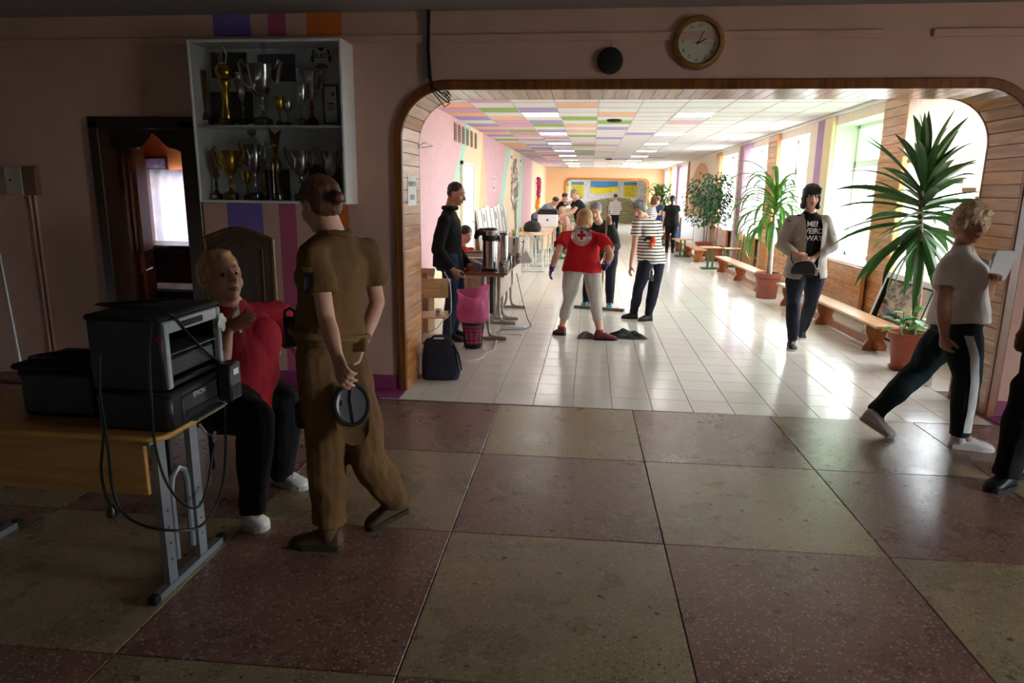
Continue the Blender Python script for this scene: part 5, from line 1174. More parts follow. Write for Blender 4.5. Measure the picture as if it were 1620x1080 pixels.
# far big plant
fp = V((2.62, 27.5, 0)); pot('far_plant_pot', 'terracotta pot of the large plant near the far wall', fp, .2, .28, .4)
t_ = thing('corn_plant', 'large bushy corn plant near the far wall', 'plant', fp+V((0, 0, .35))); b = MB()
for k in range(4): b.tube([(.05*math.cos(k*1.6), .05*math.sin(k*1.6), 0), (.15*math.cos(k*1.6), .15*math.sin(k*1.6), .7), (.25*math.cos(k*1.6), .25*math.sin(k*1.6), 1.2)], .02, 6)
b.build('canes', m_trunk, t_)
for k in range(120):
    base = V((rnd.uniform(-.3, .3), rnd.uniform(-.3, .3), .45+rnd.random()*.95)); o = strap(base, rnd.random()*6.28, .3+rnd.random()*.9, .5+.25*rnd.random(), .08, 1.6+rnd.random(), n=6).build('leaf', m_leafg, t_, True); o.location = base
# ---- furniture further down on the window side
t_ = thing('white_cabinet', 'white low cabinet with dark side behind the ficus pots', 'cabinet', (3.02, 21.3, 0)); MB().cbox((-.35, -.3, 0), (.45, .3, .92), .01).build('body', m_pvc, t_); MB().cbox((-.36, -.302, .04), (-.345, .28, .88), .003).build('dark_side', mat('slate_panel', (84, 94, 108), .5), t_); MB().cbox((.02, -.31, .1), (.03, -.3, .86), .002).build('door_gap', m_grey, t_)
def stool(label, x, y, h=.62, r=.24):
    t_ = thing('green_stool', label, 'stool', (x, y, 0)); MB().cbox((-r, -.17, h-.025), (r, .17, h), .01).build('seat', m_ply, t_); MB().tube([(-.04, 0, h-.03), (-.04, 0, .03)], .022, 8).build('leg', m_green, t_, True); MB().tube([(.06, 0, h-.03), (.06, 0, .03)], .022, 8).build('leg', m_green, t_, True)
    for s_ in (-1, 1): MB().tube([(-.18, s_*.1, .016), (.2, s_*.1, .016)], .015, 8).build('foot', m_green, t_, True)
    MB().tube([(0, -.1, .016), (0, .1, .016)], .014, 8).build('foot_link', m_green, t_, True)
sp_ = onz(1128, 427); stool('green legged stool in front of the ficus pots', sp_.x-.05, 15.3, .48, .22); stool('green legged stool beside the woman in black', 2.38, 18.2, .46, .26)
school_chair('green school chair behind the second bench', (3.2, 15.9, 0), PI/2, m_green); school_chair('green school chair beyond the woman in black', (2.35, 22.2, 0), PI/2+.4, m_green)
cable('blue_post', 'slim blue post standing beside the third window pier', [at(1071, 388, 20.9), at(1071, 355, 20.9), at(1072, 330, 20.9)], .05, mat('blue_enamel', (52, 92, 158), .4), 'post')
bpy.data.objects['blue_post'].location.z = -at(1071, 388, 20.9).z
# ---- far end: flag, posters, stone mural
b = MB(); fw_, fz0, fz1 = 1.46, 1.60, 2.19; rows = []
fx0 = -.06
fl_ = thing('wall_flag', 'blue and yellow flag banner on the far white wall', 'flag', (fx0, MY-.06, fz0))
for nm, z0, z1, m_ in (('yellow_half', 0, .30, mat('flag_yellow', (250, 226, 40), .6)), ('blue_half', .30, .60, mat('flag_blue', (84, 160, 220), .6))):
    rows = [[(fw_*j/24+(.08 if z < .1 else 0)*j/24, -.03*math.sin(j*.5), z+(-.05*math.sin(j/24*PI*1.5) if z < .28 else -.03*math.sin(j/24*PI*1.5) if z < .4 else 0)) for j in range(25)] for z in (z0, (z0+z1)/2, z1)]
    MB().grid(rows).build(nm, m_, fl_, True)
for k, (x0, x1, z0, z1, nm) in enumerate(((-1.13, -.44, 1.38, 2.17, 'yellow text poster with blue top left of the flag'), (1.72, 2.42, 1.36, 2.17, 'yellow text poster with blue top right of the flag'), (-1.75, -1.28, 1.5, 2.1, 'yellow poster at the far left edge of the far opening'))):
    t_ = thing('yellow_poster', nm, 'poster', (x0, MY-.004, z0)); MB().box((0, -.02, 0), (x1-x0, 0, z1-z0)).build('sheet', mat('poster_yellow', (226, 208, 50), .6), t_); MB().box((0, -.024, z1-z0-.16), (x1-x0, -.02, z1-z0)).build('blue_header', mat('poster_blue', (96, 150, 176), .6), t_)
    for j in range(6): MB().box((.08, -.023, .08+.085*j), (x1-x0-.08-.05*(j % 3), -.02, .105+.085*j)).build('text_line', mat('poster_text', (150, 140, 50), .7), t_)
nt = NT('stone_mural'); br = nt.n('ShaderNodeTexBrick', {'Vector': nt.coord((1, 1, 1), (PI/2, 0, 0)), 'Color1': lin((176, 170, 130)), 'Color2': lin((140, 138, 104)), 'Mortar': lin((104, 104, 82)), 'Scale': 2.6, 'Mortar Size': .03, 'Bias': 0.0}); nt.l(br.outputs[0], nt.b.inputs['Base Color']); nt.b.inputs['Roughness'].default_value = .8
sk = thing('stone_relief', 'low relief of a sloping stone wall on the far white wall', 'wall relief', (0, MY, 0)); pts = [(-1.9, 0), (3.4, 0), (3.4, .95), (2.75, 1.05), (2.3, 1.12), (2.0, 1.30), (1.4, 1.36), (.9, 1.32), (.4, 1.22), (-.1, 1.12), (-.5, .9), (-1.2, .72), (-1.9, .66)]
MB().prism([(x, -.03, z) for x, z in pts], (0, .028, 0)).build('stone_face', nt.m, sk)
sb = [MB().cbox((-.14, -.016, -.045), (.14, 0, .045), .012).mesh('stone', mat('mural_stone_%d' % k, c_, .8)) for k, c_ in enumerate(((182, 176, 138), (150, 146, 112), (168, 164, 124)))]
for k in range(11):
    x_ = -1.6+.45*k
    for (px0, pz0), (px1, pz1) in zip(pts[2:-1], pts[3:]):
        if px1 <= x_ <= px0: o = link('stone', sb[k % 3], sk, (x_, -.03, pz0+(pz1-pz0)*(px0-x_)/(px0-px1)-.05)); break
# round ceiling speakers
for k, (px, py) in enumerate(((972, 189), (963, 251))):
    c = onz(px, py, CZ); t_ = thing('ceiling_disc', ('dark round speaker in the nearer corridor ceiling', 'dark round speaker in the farther corridor ceiling')[k], 'speaker', (c.x, c.y, CZ)); MB().lathe([(.12, -.004), (.12, -.03), (.09, -.04)], n=24).build('cover', m_blackm, t_, True); MB().lathe([(.13, -.012), (.13, -.003)], n=24).build('ring', m_grey, t_, True)
# ================================================================== PEOPLE
def skin_mat(name, col):
    t = NT(name); c = lin(col); nz = t.n('ShaderNodeTexNoise', {'Vector': t.coord(), 'Scale': 14.0, 'Detail': 3})
    t.l(t.ramp(nz.outputs[0], [(.3, (c[0]*.86, c[1]*.80, c[2]*.78, 1)), (.7, (min(1, c[0]*1.06), c[1]*1.03, c[2]*1.02, 1))]), t.b.inputs['Base Color'])
    t.b.inputs['Roughness'].default_value = .5; t.b.inputs['Subsurface Weight'].default_value = .0
    MATS[name] = t.m; return t.m
SKIN = skin_mat('skin_fair', (218, 168, 142)); SKIN2 = skin_mat('skin_tan', (190, 140, 112))
m_lip = mat('lips', (176, 96, 90), .4); m_eyew = mat('eye_white', (190, 180, 172), .25, var=.02); m_iris = mat('iris_dark', (44, 34, 30), .2)
def hairmat(name, c1, c2):
    t = NT(name); nz = t.n('ShaderNodeTexNoise', {'Vector': t.coord((90, 90, 9)), 'Scale': 1.0, 'Detail': 3}); t.l(t.ramp(nz.outputs[0], [(.35, lin(c2)), (.65, lin(c1))]), t.b.inputs['Base Color']); t.b.inputs['Roughness'].default_value = .45
    bp = t.n('ShaderNodeBump', {'Strength': .6, 'Distance': .004, 'Height': nz.outputs[0]}); t.l(bp.outputs[0], t.b.inputs['Normal']); return t.m
H_BROWN = hairmat('hair_auburn', (112, 66, 38), (66, 36, 22)); H_BLOND = hairmat('hair_blond', (214, 172, 112), (160, 116, 66)); H_LIGHT = hairmat('hair_pale_blond', (226, 200, 160), (178, 146, 104)); H_GREY = hairmat('hair_grey', (150, 150, 152), (92, 92, 96)); H_BLACK = hairmat('hair_black', (30, 26, 28), (14, 12, 14)); H_DARK = hairmat('hair_dark_brown', (66, 50, 40), (40, 30, 24))
def cloth(name, col, var=.10, rough=.85, bump=.25):
    return mat(name, col, rough, var=var, scale=5, bump=bump, bscale=55, spec=.25)
def stripes(name, c1, c2, freq, duty=.35, z0=0):
    if name in MATS: return MATS[name]
    t = NT(name); tc = t.n('ShaderNodeTexCoord'); sx = t.n('ShaderNodeSeparateXYZ', {0: tc.outputs['Object']}); nz = t.n('ShaderNodeTexNoise', {'Vector': tc.outputs['Object'], 'Scale': 3.0, 'Detail': 2})
    ph = t.math('ADD', t.math('MULTIPLY', sx.outputs[2], freq), t.math('MULTIPLY', nz.outputs[0], .55)); fr = t.math('FRACT', ph)
    t.l(t.mix(t.math('LESS_THAN', fr, duty), lin(c1), lin(c2)), t.b.inputs['Base Color']); t.b.inputs['Roughness'].default_value = .85; t.b.inputs['Specular IOR Level'].default_value = .25
    MATS[name] = t.m; return t.m

def remesh(b, voxel, m_, name, root=None, disp=0.0, dscale=(14, 14, 6), sm=4, seed=0, cut=None):
    me = b.mesh(name, m_); o = bpy.data.objects.new('tmp', me); COL.objects.link(o)
    md = o.modifiers.new('r', 'REMESH'); md.mode = 'VOXEL'; md.voxel_size = voxel; md.use_smooth_shade = True
    sd = o.modifiers.new('s', 'SMOOTH'); sd.factor = .5; sd.iterations = sm
    dg = bpy.context.evaluated_depsgraph_get(); out = bpy.data.meshes.new_from_object(o.evaluated_get(dg))
    bpy.data.objects.remove(o); bpy.data.meshes.remove(me); out.name = name
    n = len(out.vertices); co = np.empty(n*3, np.float32); out.vertices.foreach_get('co', co)
    if disp:
        no = np.empty(n*3, np.float32); out.vertices.foreach_get('normal', no); c3 = co.reshape(-1, 3); d = np.empty(n, np.float32); s3 = V(dscale); sv = V((seed*3.1, seed*1.7, 0))
        for i in range(n):
            q = V((c3[i, 0]*dscale[0], c3[i, 1]*dscale[1], c3[i, 2]*dscale[2]))+sv
            d[i] = noise.noise(q)+.5*noise.noise(q*2.1)
        co = (c3+no.reshape(-1, 3)*(d*disp)[:, None]).ravel()
    if root is not None: co = (co.reshape(-1, 3)-np.array(root, np.float32)).ravel()
    out.vertices.foreach_set('co', co); out.update()
    if not out.materials: out.materials.append(m_)
    out.polygons.foreach_set('use_smooth', [True]*len(out.polygons)); return out

def ext(p, px, py, L_, sg=1):
    """point on the sight line of a pixel at distance L_ from joint p, behind (sg>0) or before it"""
    d = (_fw*FPX+_rt*(px-810)+_up*(540-py)).normalized(); c = V((0, 0, EYE))-p; bq = c.dot(d); cq = c.dot(c)-L_*L_; D_ = bq*bq-cq
    t_ = -bq+(math.sqrt(D_)*sg if D_ > 0 else 0); return V((0, 0, EYE))+d*t_

def ringloft(b, rings, n=22):
    vs = []; fs = []
    for (c, s_, f_, a, bf, bb) in rings:
        for j in range(n):
            th = 2*PI*j/n; x, y = math.cos(th), math.sin(th); vs.append(c+s_*(a*math.copysign(abs(x)**.85, x))+f_*((bf if y > 0 else bb)*math.copysign(abs(y)**.85, y)))
    k = len(rings)
    for i in range(k-1):
        for j in range(n): fs.append((i*n+j, i*n+(j+1) % n, (i+1)*n+(j+1) % n, (i+1)*n+j))
    fs += [tuple(range(n-1, -1, -1)), tuple((k-1)*n+j for j in range(n))]; b.add(vs, fs)
def limb(b, pts, rs, n=14):
    P_ = [V(p) for p in pts]; out = []; ro = []
    for i in range(len(P_)-1):
        for k in range(5): u = k/5; out.append(P_[i].lerp(P_[i+1], u)); ro.append(rs[i]+(rs[i+1]-rs[i])*(u*u*(3-2*u)))
    out.append(P_[-1]); ro.append(rs[-1]); b.tube(out, ro, n)
    for i in range(len(P_)): b.ball(P_[i], rs[i]*.995, n, 8)

def hand_geo(b, wr, d, nrm, s, side, curl=.5, spread=.12, thumb=.6):
    """palm, four fingers and a thumb; d = pointing direction, nrm = palm normal (where fingers curl to), side +1/-1 thumb side"""
    d = d.normalized(); nrm = (nrm-d*nrm.dot(d)).normalized(); w = d.cross(nrm)*side; pl = .092*s
    b.tube([wr-d*.02, wr+d*.012], [.024*s, .024*s], 12)
    vs = []; fs = []; n = 12
    for (t_, a, h) in ((-.01, .024, .018), (.02, .034, .018), (.06, .040, .015), (.092, .038, .012)):
        c = wr+d*(t_*s)
        for j in range(n): th = 2*PI*j/n; vs.append(c+w*(a*s*math.cos(th))+nrm*(h*s*math.sin(th)))
    for i in range(3):
        for j in range(n): fs.append((i*n+j, i*n+(j+1) % n, (i+1)*n+(j+1) % n, (i+1)*n+j))
    fs += [tuple(range(n-1, -1, -1)), tuple(3*n+j for j in range(n))]; b.add(vs, fs)
    for k, (off, L_) in enumerate(((.0315, .072), (.0105, .080), (-.0105, .075), (-.0315, .058))):
        p = wr+d*(pl-.006)+w*(off*s); a = 0; dr = (d+w*((1.5-k)*spread*.3)).normalized(); pts = [p-dr*.02*s, p]; seg = (.45, .32, .23); cr = curl*(1+.12*k)
        for i in range(3): a += cr*(.75, 1.05, .7)[i]; p = p+(dr*math.cos(a)+nrm*math.sin(a))*(L_*s*seg[i]); pts.append(p)
        rr = [.0088*s, .0088*s, .0083*s, .0078*s, .0066*s]; limb(b, pts, rr, 10)
    p = wr+d*.022*s+w*.026*s; dr = (d*.75+w*.75*(1.2-thumb)+nrm*thumb*.8).normalized(); p1 = p+dr*.042*s; p2 = p1+(dr*.8+d*.5+nrm*.25).normalized()*.030*s; p3 = p2+(d*.9+nrm*.4+dr*.2).normalized()*.024*s
    limb(b, [p-w*.012*s, p1, p2, p3], [.017*s, .0135*s, .011*s, .0085*s], 10)

HAIR = {
 'soft': [((0, -.022, .046), (.087, .092, .084)), ((0, -.055, .0), (.077, .05, .066)), ((0, .010, .098), (.060, .052, .026)), ((.074, -.018, .018), (.016, .045, .045)), ((-.074, -.018, .018), (.016, .045, .045))],
 'short': [((0, -.020, .042), (.083, .091, .083))],
 'crop': [((0, -.022, .046), (.080, .086, .078)), ((0, -.05, .0), (.070, .052, .055))],
 'bob': [((0, -.016, .040), (.091, .098, .088)), ((.060, -.014, -.020), (.034, .070, .075)), ((-.060, -.014, -.020), (.034, .070, .075)), ((0, -.060, -.025), (.078, .050, .085)), ((.03, .055, .078), (.05, .03, .025)), ((-.03, .055, .078), (.05, .03, .025))],
 'long_bob': [((0, -.014, .044), (.092, .100, .090)), ((.066, .000, -.030), (.030, .062, .095)), ((-.066, .000, -.030), (.030, .062, .095)), ((.072, -.005, -.090), (.030, .050, .040)), ((-.072, -.005, -.090), (.030, .050, .040)), ((0, -.060, -.040), (.084, .050, .100)), ((.052, .045, .066), (.036, .036, .040)), ((-.058, .040, .060), (.030, .036, .046))],
 'bun': [((0, -.018, .040), (.083, .094, .086)), ((0, -.045, -.005), (.074, .060, .066)), ((0, -.115, .000), (.030, .034, .030)), ((.006, -.138, -.008), (.024, .022, .024))],
 'curly': [((0, -.012, .044), (.092, .098, .092)), ((.070, -.01, .0), (.034, .070, .062)), ((-.070, -.01, .0), (.034, .070, .062)), ((0, -.072, -.015), (.074, .045, .075)), ((.035, .062, .075), (.045, .03, .028)), ((-.035, .062, .075), (.045, .03, .028))],
 'swept': [((0, -.018, .044), (.089, .096, .086)), ((0, -.058, -.005), (.076, .052, .070)), ((.0, .030, .095), (.062, .06, .028)), ((.066, -.02, .005), (.022, .055, .05)), ((-.066, -.02, .005), (.022, .055, .05))],
 'tail': [((0, -.018, .040), (.084, .094, .086)), ((0, -.05, -.005), (.074, .056, .066)), ((0, -.105, -.03), (.034, .034, .05)), ((0, -.115, -.11), (.032, .03, .08))],
}
def frame_of(f, u=V((0, 0, 1))):
    f = V(f).normalized(); s_ = V(u).cross(f).normalized(); return f, s_, f.cross(s_).normalized()
def top_geo(J, k, g, L_, hem, sleeve, flare=0.0, gen='f', bo=1.0):
    pel, nck = J['pel'], J['neck']; shs = (J['sh'][0]-J['sh'][1]).normalized(); hps = (J['hip'][0]-J['hip'][1]).normalized(); ax = (nck-pel).normalized(); fS = shs.cross(ax).normalized(); tb = MB(); ar = .043*k*(1+.55*(g-1))*(1.12 if gen == 'm' else 1)
    def R(t_, a, bf, bb, off=0.0):
        sd = hps.lerp(shs, max(0, min(1, t_))).normalized(); ff = sd.cross(ax).normalized(); return (pel+(nck-pel)*t_+ff*off, sd, ff, a, bf, bb)
    hemr = (.178+.03*flare)*k*g+L_
    ringloft(tb, [R(hem, hemr, .132*k*g+L_, .138*k*g+L_), R(hem+.01, hemr+.004, .134*k*g+L_, .140*k*g+L_), R(.08, .175*k*g+L_, .130*k*g+L_, .135*k*g+L_), R(.35, .155*k*g+L_, .122*k*g+L_, .112*k*g+L_), R(.62, .162*k*g+L_, .118*k*g+L_, .118*k*g+L_), R(.78, .166*k*(.5+.5*g)+L_, .102*k*(.5+.5*g)+L_, .112*k*(.5+.5*g)+L_), R(.87, .168*k*(.6+.4*g)+L_*.7, .082*k*(.6+.4*g), .092*k*(.6+.4*g)), R(.935, .128*k+L_*.5, .070*k, .078*k), R(.985, .078*k, .063*k, .066*k), R(1.03, .062*k, .058*k, .060*k)])
    if gen == 'f' and bo:
        for e in (1, -1): c = pel+(nck-pel)*.60+shs*(e*.066*k*g)+fS*(.070*k*g); tb.ball(c, (.085*k*g*(.5+.5*bo), .062*k*g*bo, .088*k*g*(.5+.5*bo)), 16, 10, (shs, fS, ax))
    for i in (0, 1):
        sh, el, wr = J['sh'][i], J['el'][i], J['wr'][i]; ra = ar*1.06+.012*k+L_*.5
        limb(tb, [nck-ax*.06*k, nck.lerp(sh, .55)-ax*.035*k, sh-ax*.018*k], [.062*k, .058*k, ra*.98])
        if sleeve <= .75: e_ = sh.lerp(el, sleeve/.5*.55 if sleeve < .5 else sleeve); limb(tb, [sh-ax*.018*k, sh.lerp(e_, .6)], [ra*.98, ra*1.04]); tb.tube([sh.lerp(e_, .5), e_], [ra*1.04, ra*1.12], 18)
        else: w_ = el.lerp(wr, .94); limb(tb, [sh-ax*.018*k, el], [ra*.99, ra*.96]); limb(tb, [el, el.lerp(wr, .5)], [ra*.98, ra*.86]); tb.tube([el.lerp(wr, .5), w_], [ra*.86, ra*.72], 16)
    return tb
BODY = {}
def person(label, J, top, bottom, hair, shoes, s=1.0, g=1.0, vox=.009, skin=None, gen='f', face=True, hs=1.0, curl=(.45, .45), cat='person', hnorm=(None, None), hdir=(None, None), sleeve=.5, hem=-.22, pantend=1.0, shoe_sole=None, tuck=False, bust=1.0, hand_voxel=None, loose=0.0, toploose=0.0, glove=None, eyes=True, neckskin=True, socks=None, flare=0.0, fold=.010):
    """J: head centre, hf face direction, hu head up, neck, pel, sh/el/wr/hip/kn/an/toe as (left, right) of the person"""
    skin = skin or SKIN; pel, nck = J['pel'], J['neck']; g0 = V((pel.x, pel.y, 0)); root = thing('person', label, cat, g0)
    shs = (J['sh'][0]-J['sh'][1]).normalized(); hps = (J['hip'][0]-J['hip'][1]).normalized(); ax = (nck-pel).normalized()
    fS = shs.cross(ax).normalized(); fH = hps.cross(ax if abs(ax.z) > .5 else V((0, 0, 1))).normalized()
    def R(t_, a, bf, bb, off=0.0):
        sd = hps.lerp(shs, max(0, min(1, t_))).normalized(); ff = sd.cross(ax).normalized(); return (pel+(nck-pel)*t_+ff*off, sd, ff, a, bf, bb)
    k = s
    # --- body: one continuous skin surface
    b = MB(); q = .86
    ringloft(b, [R(-.08, .12*k*g*q, .10*k*g*q, .10*k*g*q), R(.1, .145*k*g*q, .105*k*g*q, .11*k*g*q), R(.35, .125*k*g*q, .10*k*g*q, .09*k*g*q), R(.62, .14*k*g*q, .10*k*g*q, .10*k*g*q), R(.86, .13*k*q, .075*k*q, .085*k*q), R(.97, .07*k*q, .06*k*q, .06*k*q)], 16)
    hc = J['head']; f, sd, u = frame_of(J['hf'], J.get('hu', V((0, 0, 1)))); hk = hs*s**.5
    def hp(x, y, z): return hc+(sd*x+f*y+u*z)*hk
    fr = (sd, f, u)
    def hb(c, r): b.ball(hp(*c), tuple(v*hk for v in r), 20, 14, fr)
    hb((0, -.012, .025), (.074, .092, .088)); hb((0, .018, -.035), (.060, .068, .076)); hb((0, .052, -.088), (.027, .026, .022)); hb((.034, .048, -.03), (.028, .030, .034)); hb((-.034, .048, -.03), (.028, .030, .034))
    hb((0, .070, .036), (.046, .014, .012)); hb((0, .076, -.058), (.024, .014, .014))
    limb(b, [hp(0, .078, .022), hp(0, .100, -.018), hp(0, .106, -.028)], [.008*hk, .012*hk, .0125*hk], 10); hb((.011, .090, -.030), (.009, .010, .008)); hb((-.011, .090, -.030), (.009, .010, .008))
    for e in (1, -1): hb((e*.075, -.010, -.006), (.009, .018, .031)); hb((e*.031, .066, .020), (.019, .013, .006)); hb((e*.031, .066, -.008), (.018, .010, .005))
    nr = (.052 if gen == 'f' else .060)*k*(1+.25*(g-1)); limb(b, [nck-ax*.03*k, nck+(hp(0, -.02, -.07)-nck)*.6, hp(0, -.022, -.05)], [nr*1.12, nr, nr], 16)
    ar = .043*k*(1+.55*(g-1))*(1.12 if gen == 'm' else 1)
    for i in (0, 1):
        sg = 1 if i == 0 else -1; limb(b, [nck-ax*.075*k, J['sh'][i]-ax*.012*k, J['el'][i]], [nr*.6, ar*.98, ar*.88]); limb(b, [J['el'][i], J['el'][i].lerp(J['wr'][i], .3), J['wr'][i]], [ar*.86, ar*.88, .026*k])
        if not glove:
            fd = (J['wr'][i]-J['el'][i]).normalized(); hd = hdir[i] or fd; hn = hnorm[i] or (-shs*sg+fS*.3); hand_geo(b, J["wr"][i], hd, hn, k, -sg, curl[i])
        lr = .070*k*g*q; limb(b, [J['hip'][i], J['kn'][i]], [lr, .048*k]); limb(b, [J['kn'][i], J['kn'][i].lerp(J['an'][i], .35), J['an'][i]], [.046*k, .050*k*(1+.3*(g-1)), .033*k])
        to = J['toe'][i]; limb(b, [J['an'][i], J['an'][i].lerp(to, .28)-V((0, 0, .014))], [.032*k, .020*k])
    link('body', remesh(b, vox, skin, 'body', g0, sm=3), root)
    BODY[label] = root
    if face:
        for e in (1, -1):
            eb = MB(); eb.m(0).ball(hp(e*.031, .0640, .0065)-g0, .0108*hk, 12, 8); eb.m(1).ball(hp(e*.031, .0680, .0050)-g0, .0084*hk, 10, 6); eb.build('eye', [m_eyew, m_iris], root, True)
            MB().tube([hp(e*.014, .082, .030)-g0, hp(e*.032, .080, .036)-g0, hp(e*.050, .066, .029)-g0], [.0030*hk, .0036*hk, .0022*hk], 6).build('eyebrow', hair[1] if hair else H_DARK, root, True)
        lb = MB(); lb.tube([hp(-.022, .080, -.060)-g0, hp(-.010, .0885, -.0565)-g0, hp(0, .0895, -.0580)-g0, hp(.010, .0885, -.0565)-g0, hp(.022, .080, -.060)-g0], [.002*hk, .0042*hk, .0040*hk, .0042*hk, .002*hk], 8); lb.tube([hp(-.018, .082, -.064)-g0, hp(0, .0885, -.0675)-g0, hp(.018, .082, -.064)-g0], [.002*hk, .0052*hk, .002*hk], 8); lb.build('lips', m_lip, root, True)
    if hair:
        hbm = MB()
        for (c, r) in HAIR[hair[0]]: hbm.ball(hp(*c), tuple(v*hk for v in r), 20, 14, fr)
        link('hair', remesh(hbm, min(vox, .008), hair[1], 'hair', g0, disp=.0035 if hair[0] != 'curly' else .010, dscale=(55, 55, 14) if hair[0] != 'curly' else (38, 38, 38), sm=2), root)
    # --- top
    tb = top_geo(J, k, g, toploose, hem, sleeve, flare, gen, bust)
    tm_ = remesh(tb, vox, top[1], top[0], g0, disp=fold*k, dscale=(9, 9, 6), sm=4, seed=1); to_ = link(top[0], tm_, root)
    # --- bottom
    pb = MB(); gg = g; ll = loose
    ringloft(pb, [R(.16 if not tuck else .28, .150*k*gg, .112*k*gg, .112*k*gg), R(.05, .170*k*gg, .118*k*gg, .128*k*gg), R(-.1, .165*k*gg, .112*k*gg, .130*k*gg), R(-.2, .12*k*gg, .09*k*gg, .10*k*gg)])
    for i in (0, 1):
        hi, kn, an = J['hip'][i], J['kn'][i], J['an'][i]; limb(pb, [hi, hi.lerp(kn, .35), kn], [.094*k*gg+ll*.3, .088*k*gg+ll*.6, .063*k*(.6+.4*gg)+ll])
        if pantend > .55:
            e_ = kn.lerp(an, (pantend-.5)/.5*(1.07 if pantend >= .95 else 1)); cr = (.052 if pantend < .9 else .046)*k*(.7+.3*gg)+ll; limb(pb, [kn, kn.lerp(e_, .45), kn.lerp(e_, .8)], [.063*k*(.6+.4*gg)+ll, .060*k*(.6+.4*gg)+ll, cr*1.05]); pb.tube([kn.lerp(e_, .75), e_], [cr*1.05, cr], 16)
    link(bottom[0], remesh(pb, vox, bottom[1], bottom[0], g0, disp=fold*1.05*k, dscale=(10, 10, 6), sm=4, seed=2), root)
    # --- shoes
    if shoes:
        for i in (0, 1): shoe(root, g0, J['an'][i], J['toe'][i], shoes[1], shoe_sole or m_blackm, k, shoes[0], J.get('heel', (None, None))[i], socks)
    if glove:
        for i in (0, 1):
            sg = 1 if i == 0 else -1; fd = (J['wr'][i]-J['el'][i]).normalized(); hd = hdir[i] or fd; hn = hnorm[i] or (-shs*sg+fS*.3); gb = MB(); hand_geo(gb, J["wr"][i], hd, hn, k*1.12, -sg, curl[i]); gb.tube([J['wr'][i]-fd*.05, J['wr'][i]+fd*.01], [.036*k, .034*k], 14); link('glove', remesh(gb, min(vox, .006), glove, 'glove', g0, sm=2), root)
    return root
def shoe(root, g0, an, toe, m_, sole_m, k, nm='shoe', heel=None, socks=None):
    d = V((toe.x-an.x, toe.y-an.y, 0))
    if d.length < .03: d = V((0, -1, 0))
    if heel is None:
        dn = d.normalized(); heel = V((an.x, an.y, toe.z))-dn*.055*k
    ax = (toe-heel); L_ = ax.length; ax.normalize(); sd = ax.cross(V((0, 0, 1))).normalized(); up = sd.cross(ax)
    if up.z < 0: up = -up
    n = 16; vs = []; fs = []; prof = [(-.01, .020, .070), (.03, .034, .095), (.16, .039, .108), (.32, .040, .104), (.46, .042, .086), (.6, .045, .070), (.74, .047, .060), (.87, .043, .050), (.96, .030, .040), (1.0, .014, .026)]
    for (t_, w, h) in prof:
        c = heel+ax*(t_*L_)
        for j in range(n):
            th = 2*PI*j/n; x, y = math.cos(th), math.sin(th); vs.append(c+sd*(w*k*math.copysign(abs(x)**.8, x))+up*(.012+(h*k-.012)*(.5+.5*math.copysign(abs(y)**.7, y)))-g0)
    for i in range(len(prof)-1):
        for j in range(n): fs.append((i*n+j, i*n+(j+1) % n, (i+1)*n+(j+1) % n, (i+1)*n+j))
    fs += [tuple(range(n-1, -1, -1)), tuple((len(prof)-1)*n+j for j in range(n))]
    sb_ = MB().add(vs, fs); hc_ = .05 if 'boot' in nm else .02
    sb_.tube([heel+ax*(.22*L_)+up*.05*k-g0, an-up*.0-g0, an+up*hc_-g0], [.040*k, .043*k, .045*k], 14)
    so = sb_.build(nm, m_, root, True)
    vs = []; out = [(-.02, .022), (.03, .036), (.16, .040), (.4, .042), (.7, .050), (.9, .042), (.99, .022), (1.02, .004)]
    pl = [heel+ax*(t_*L_)+sd*(w*k) for t_, w in out]+[heel+ax*(t_*L_)-sd*(w*k) for t_, w in reversed(out)]
    MB().prism([p-g0 for p in pl], up*.024*k).build('sole', sole_m, so)
    if socks:
        MB().tube([an+V((0, 0, .05))-g0, an-V((0, 0, .02))-g0], [.042*k, .04*k], 14).build('sock', socks, root, True)
    # laces
    lb = MB()
    for j in range(3): c = heel+ax*((.46+.09*j)*L_)+up*((.092-.0095*j)*k); lb.tube([c-sd*.022*k-up*.008-g0, c-g0+up*.001, c+sd*.022*k-up*.008-g0], .0024, 5)
    lb.build('laces', sole_m if sole_m != m_blackm else m_grey2, so)
    return so
def local_child(name, mb, m_, root, smooth=True):
    o = mb.build(name, m_, root, smooth); o.location = -root.location; return o
# decals pressed onto cloth
def press(name, vs, fs, origin, ux, uy, m_, root, target, lift=.003, sub=0):
    me = target.data; bvh = BVHTree.FromPolygons([v.co for v in me.vertices], [list(p.vertices) for p in me.polygons]); o = V(origin)-root.location; ux, uy = V(ux).normalized(), V(uy).normalized(); nz = ux.cross(uy)
    if sub:
        bm = bmesh.new(); bvv = [bm.verts.new((v[0], v[1], 0)) for v in vs]
        for f in fs:
            try: bm.faces.new([bvv[i] for i in f])
            except ValueError: pass
        bmesh.ops.triangulate(bm, faces=bm.faces)
        for _ in range(sub):
            lng = [e for e in bm.edges if e.calc_length() > .022]
            if lng: bmesh.ops.subdivide_edges(bm, edges=lng, cuts=1); bmesh.ops.triangulate(bm, faces=bm.faces)
        bm.verts.index_update(); vs = [v.co.copy() for v in bm.verts]; fs = [[v.index for v in f.verts] for f in bm.faces]; bm.free()
    out = []
    for v in vs:
        p = o+ux*v[0]+uy*v[1]+nz*.25; hit = bvh.ray_cast(p, -nz, .6); out.append((hit[0] if hit[0] is not None else o+ux*v[0]+uy*v[1])+nz*lift)
    mm = bpy.data.meshes.new(name); mm.from_pydata([tuple(p) for p in out], [], fs); mm.materials.append(m_); return link(name, mm, root)
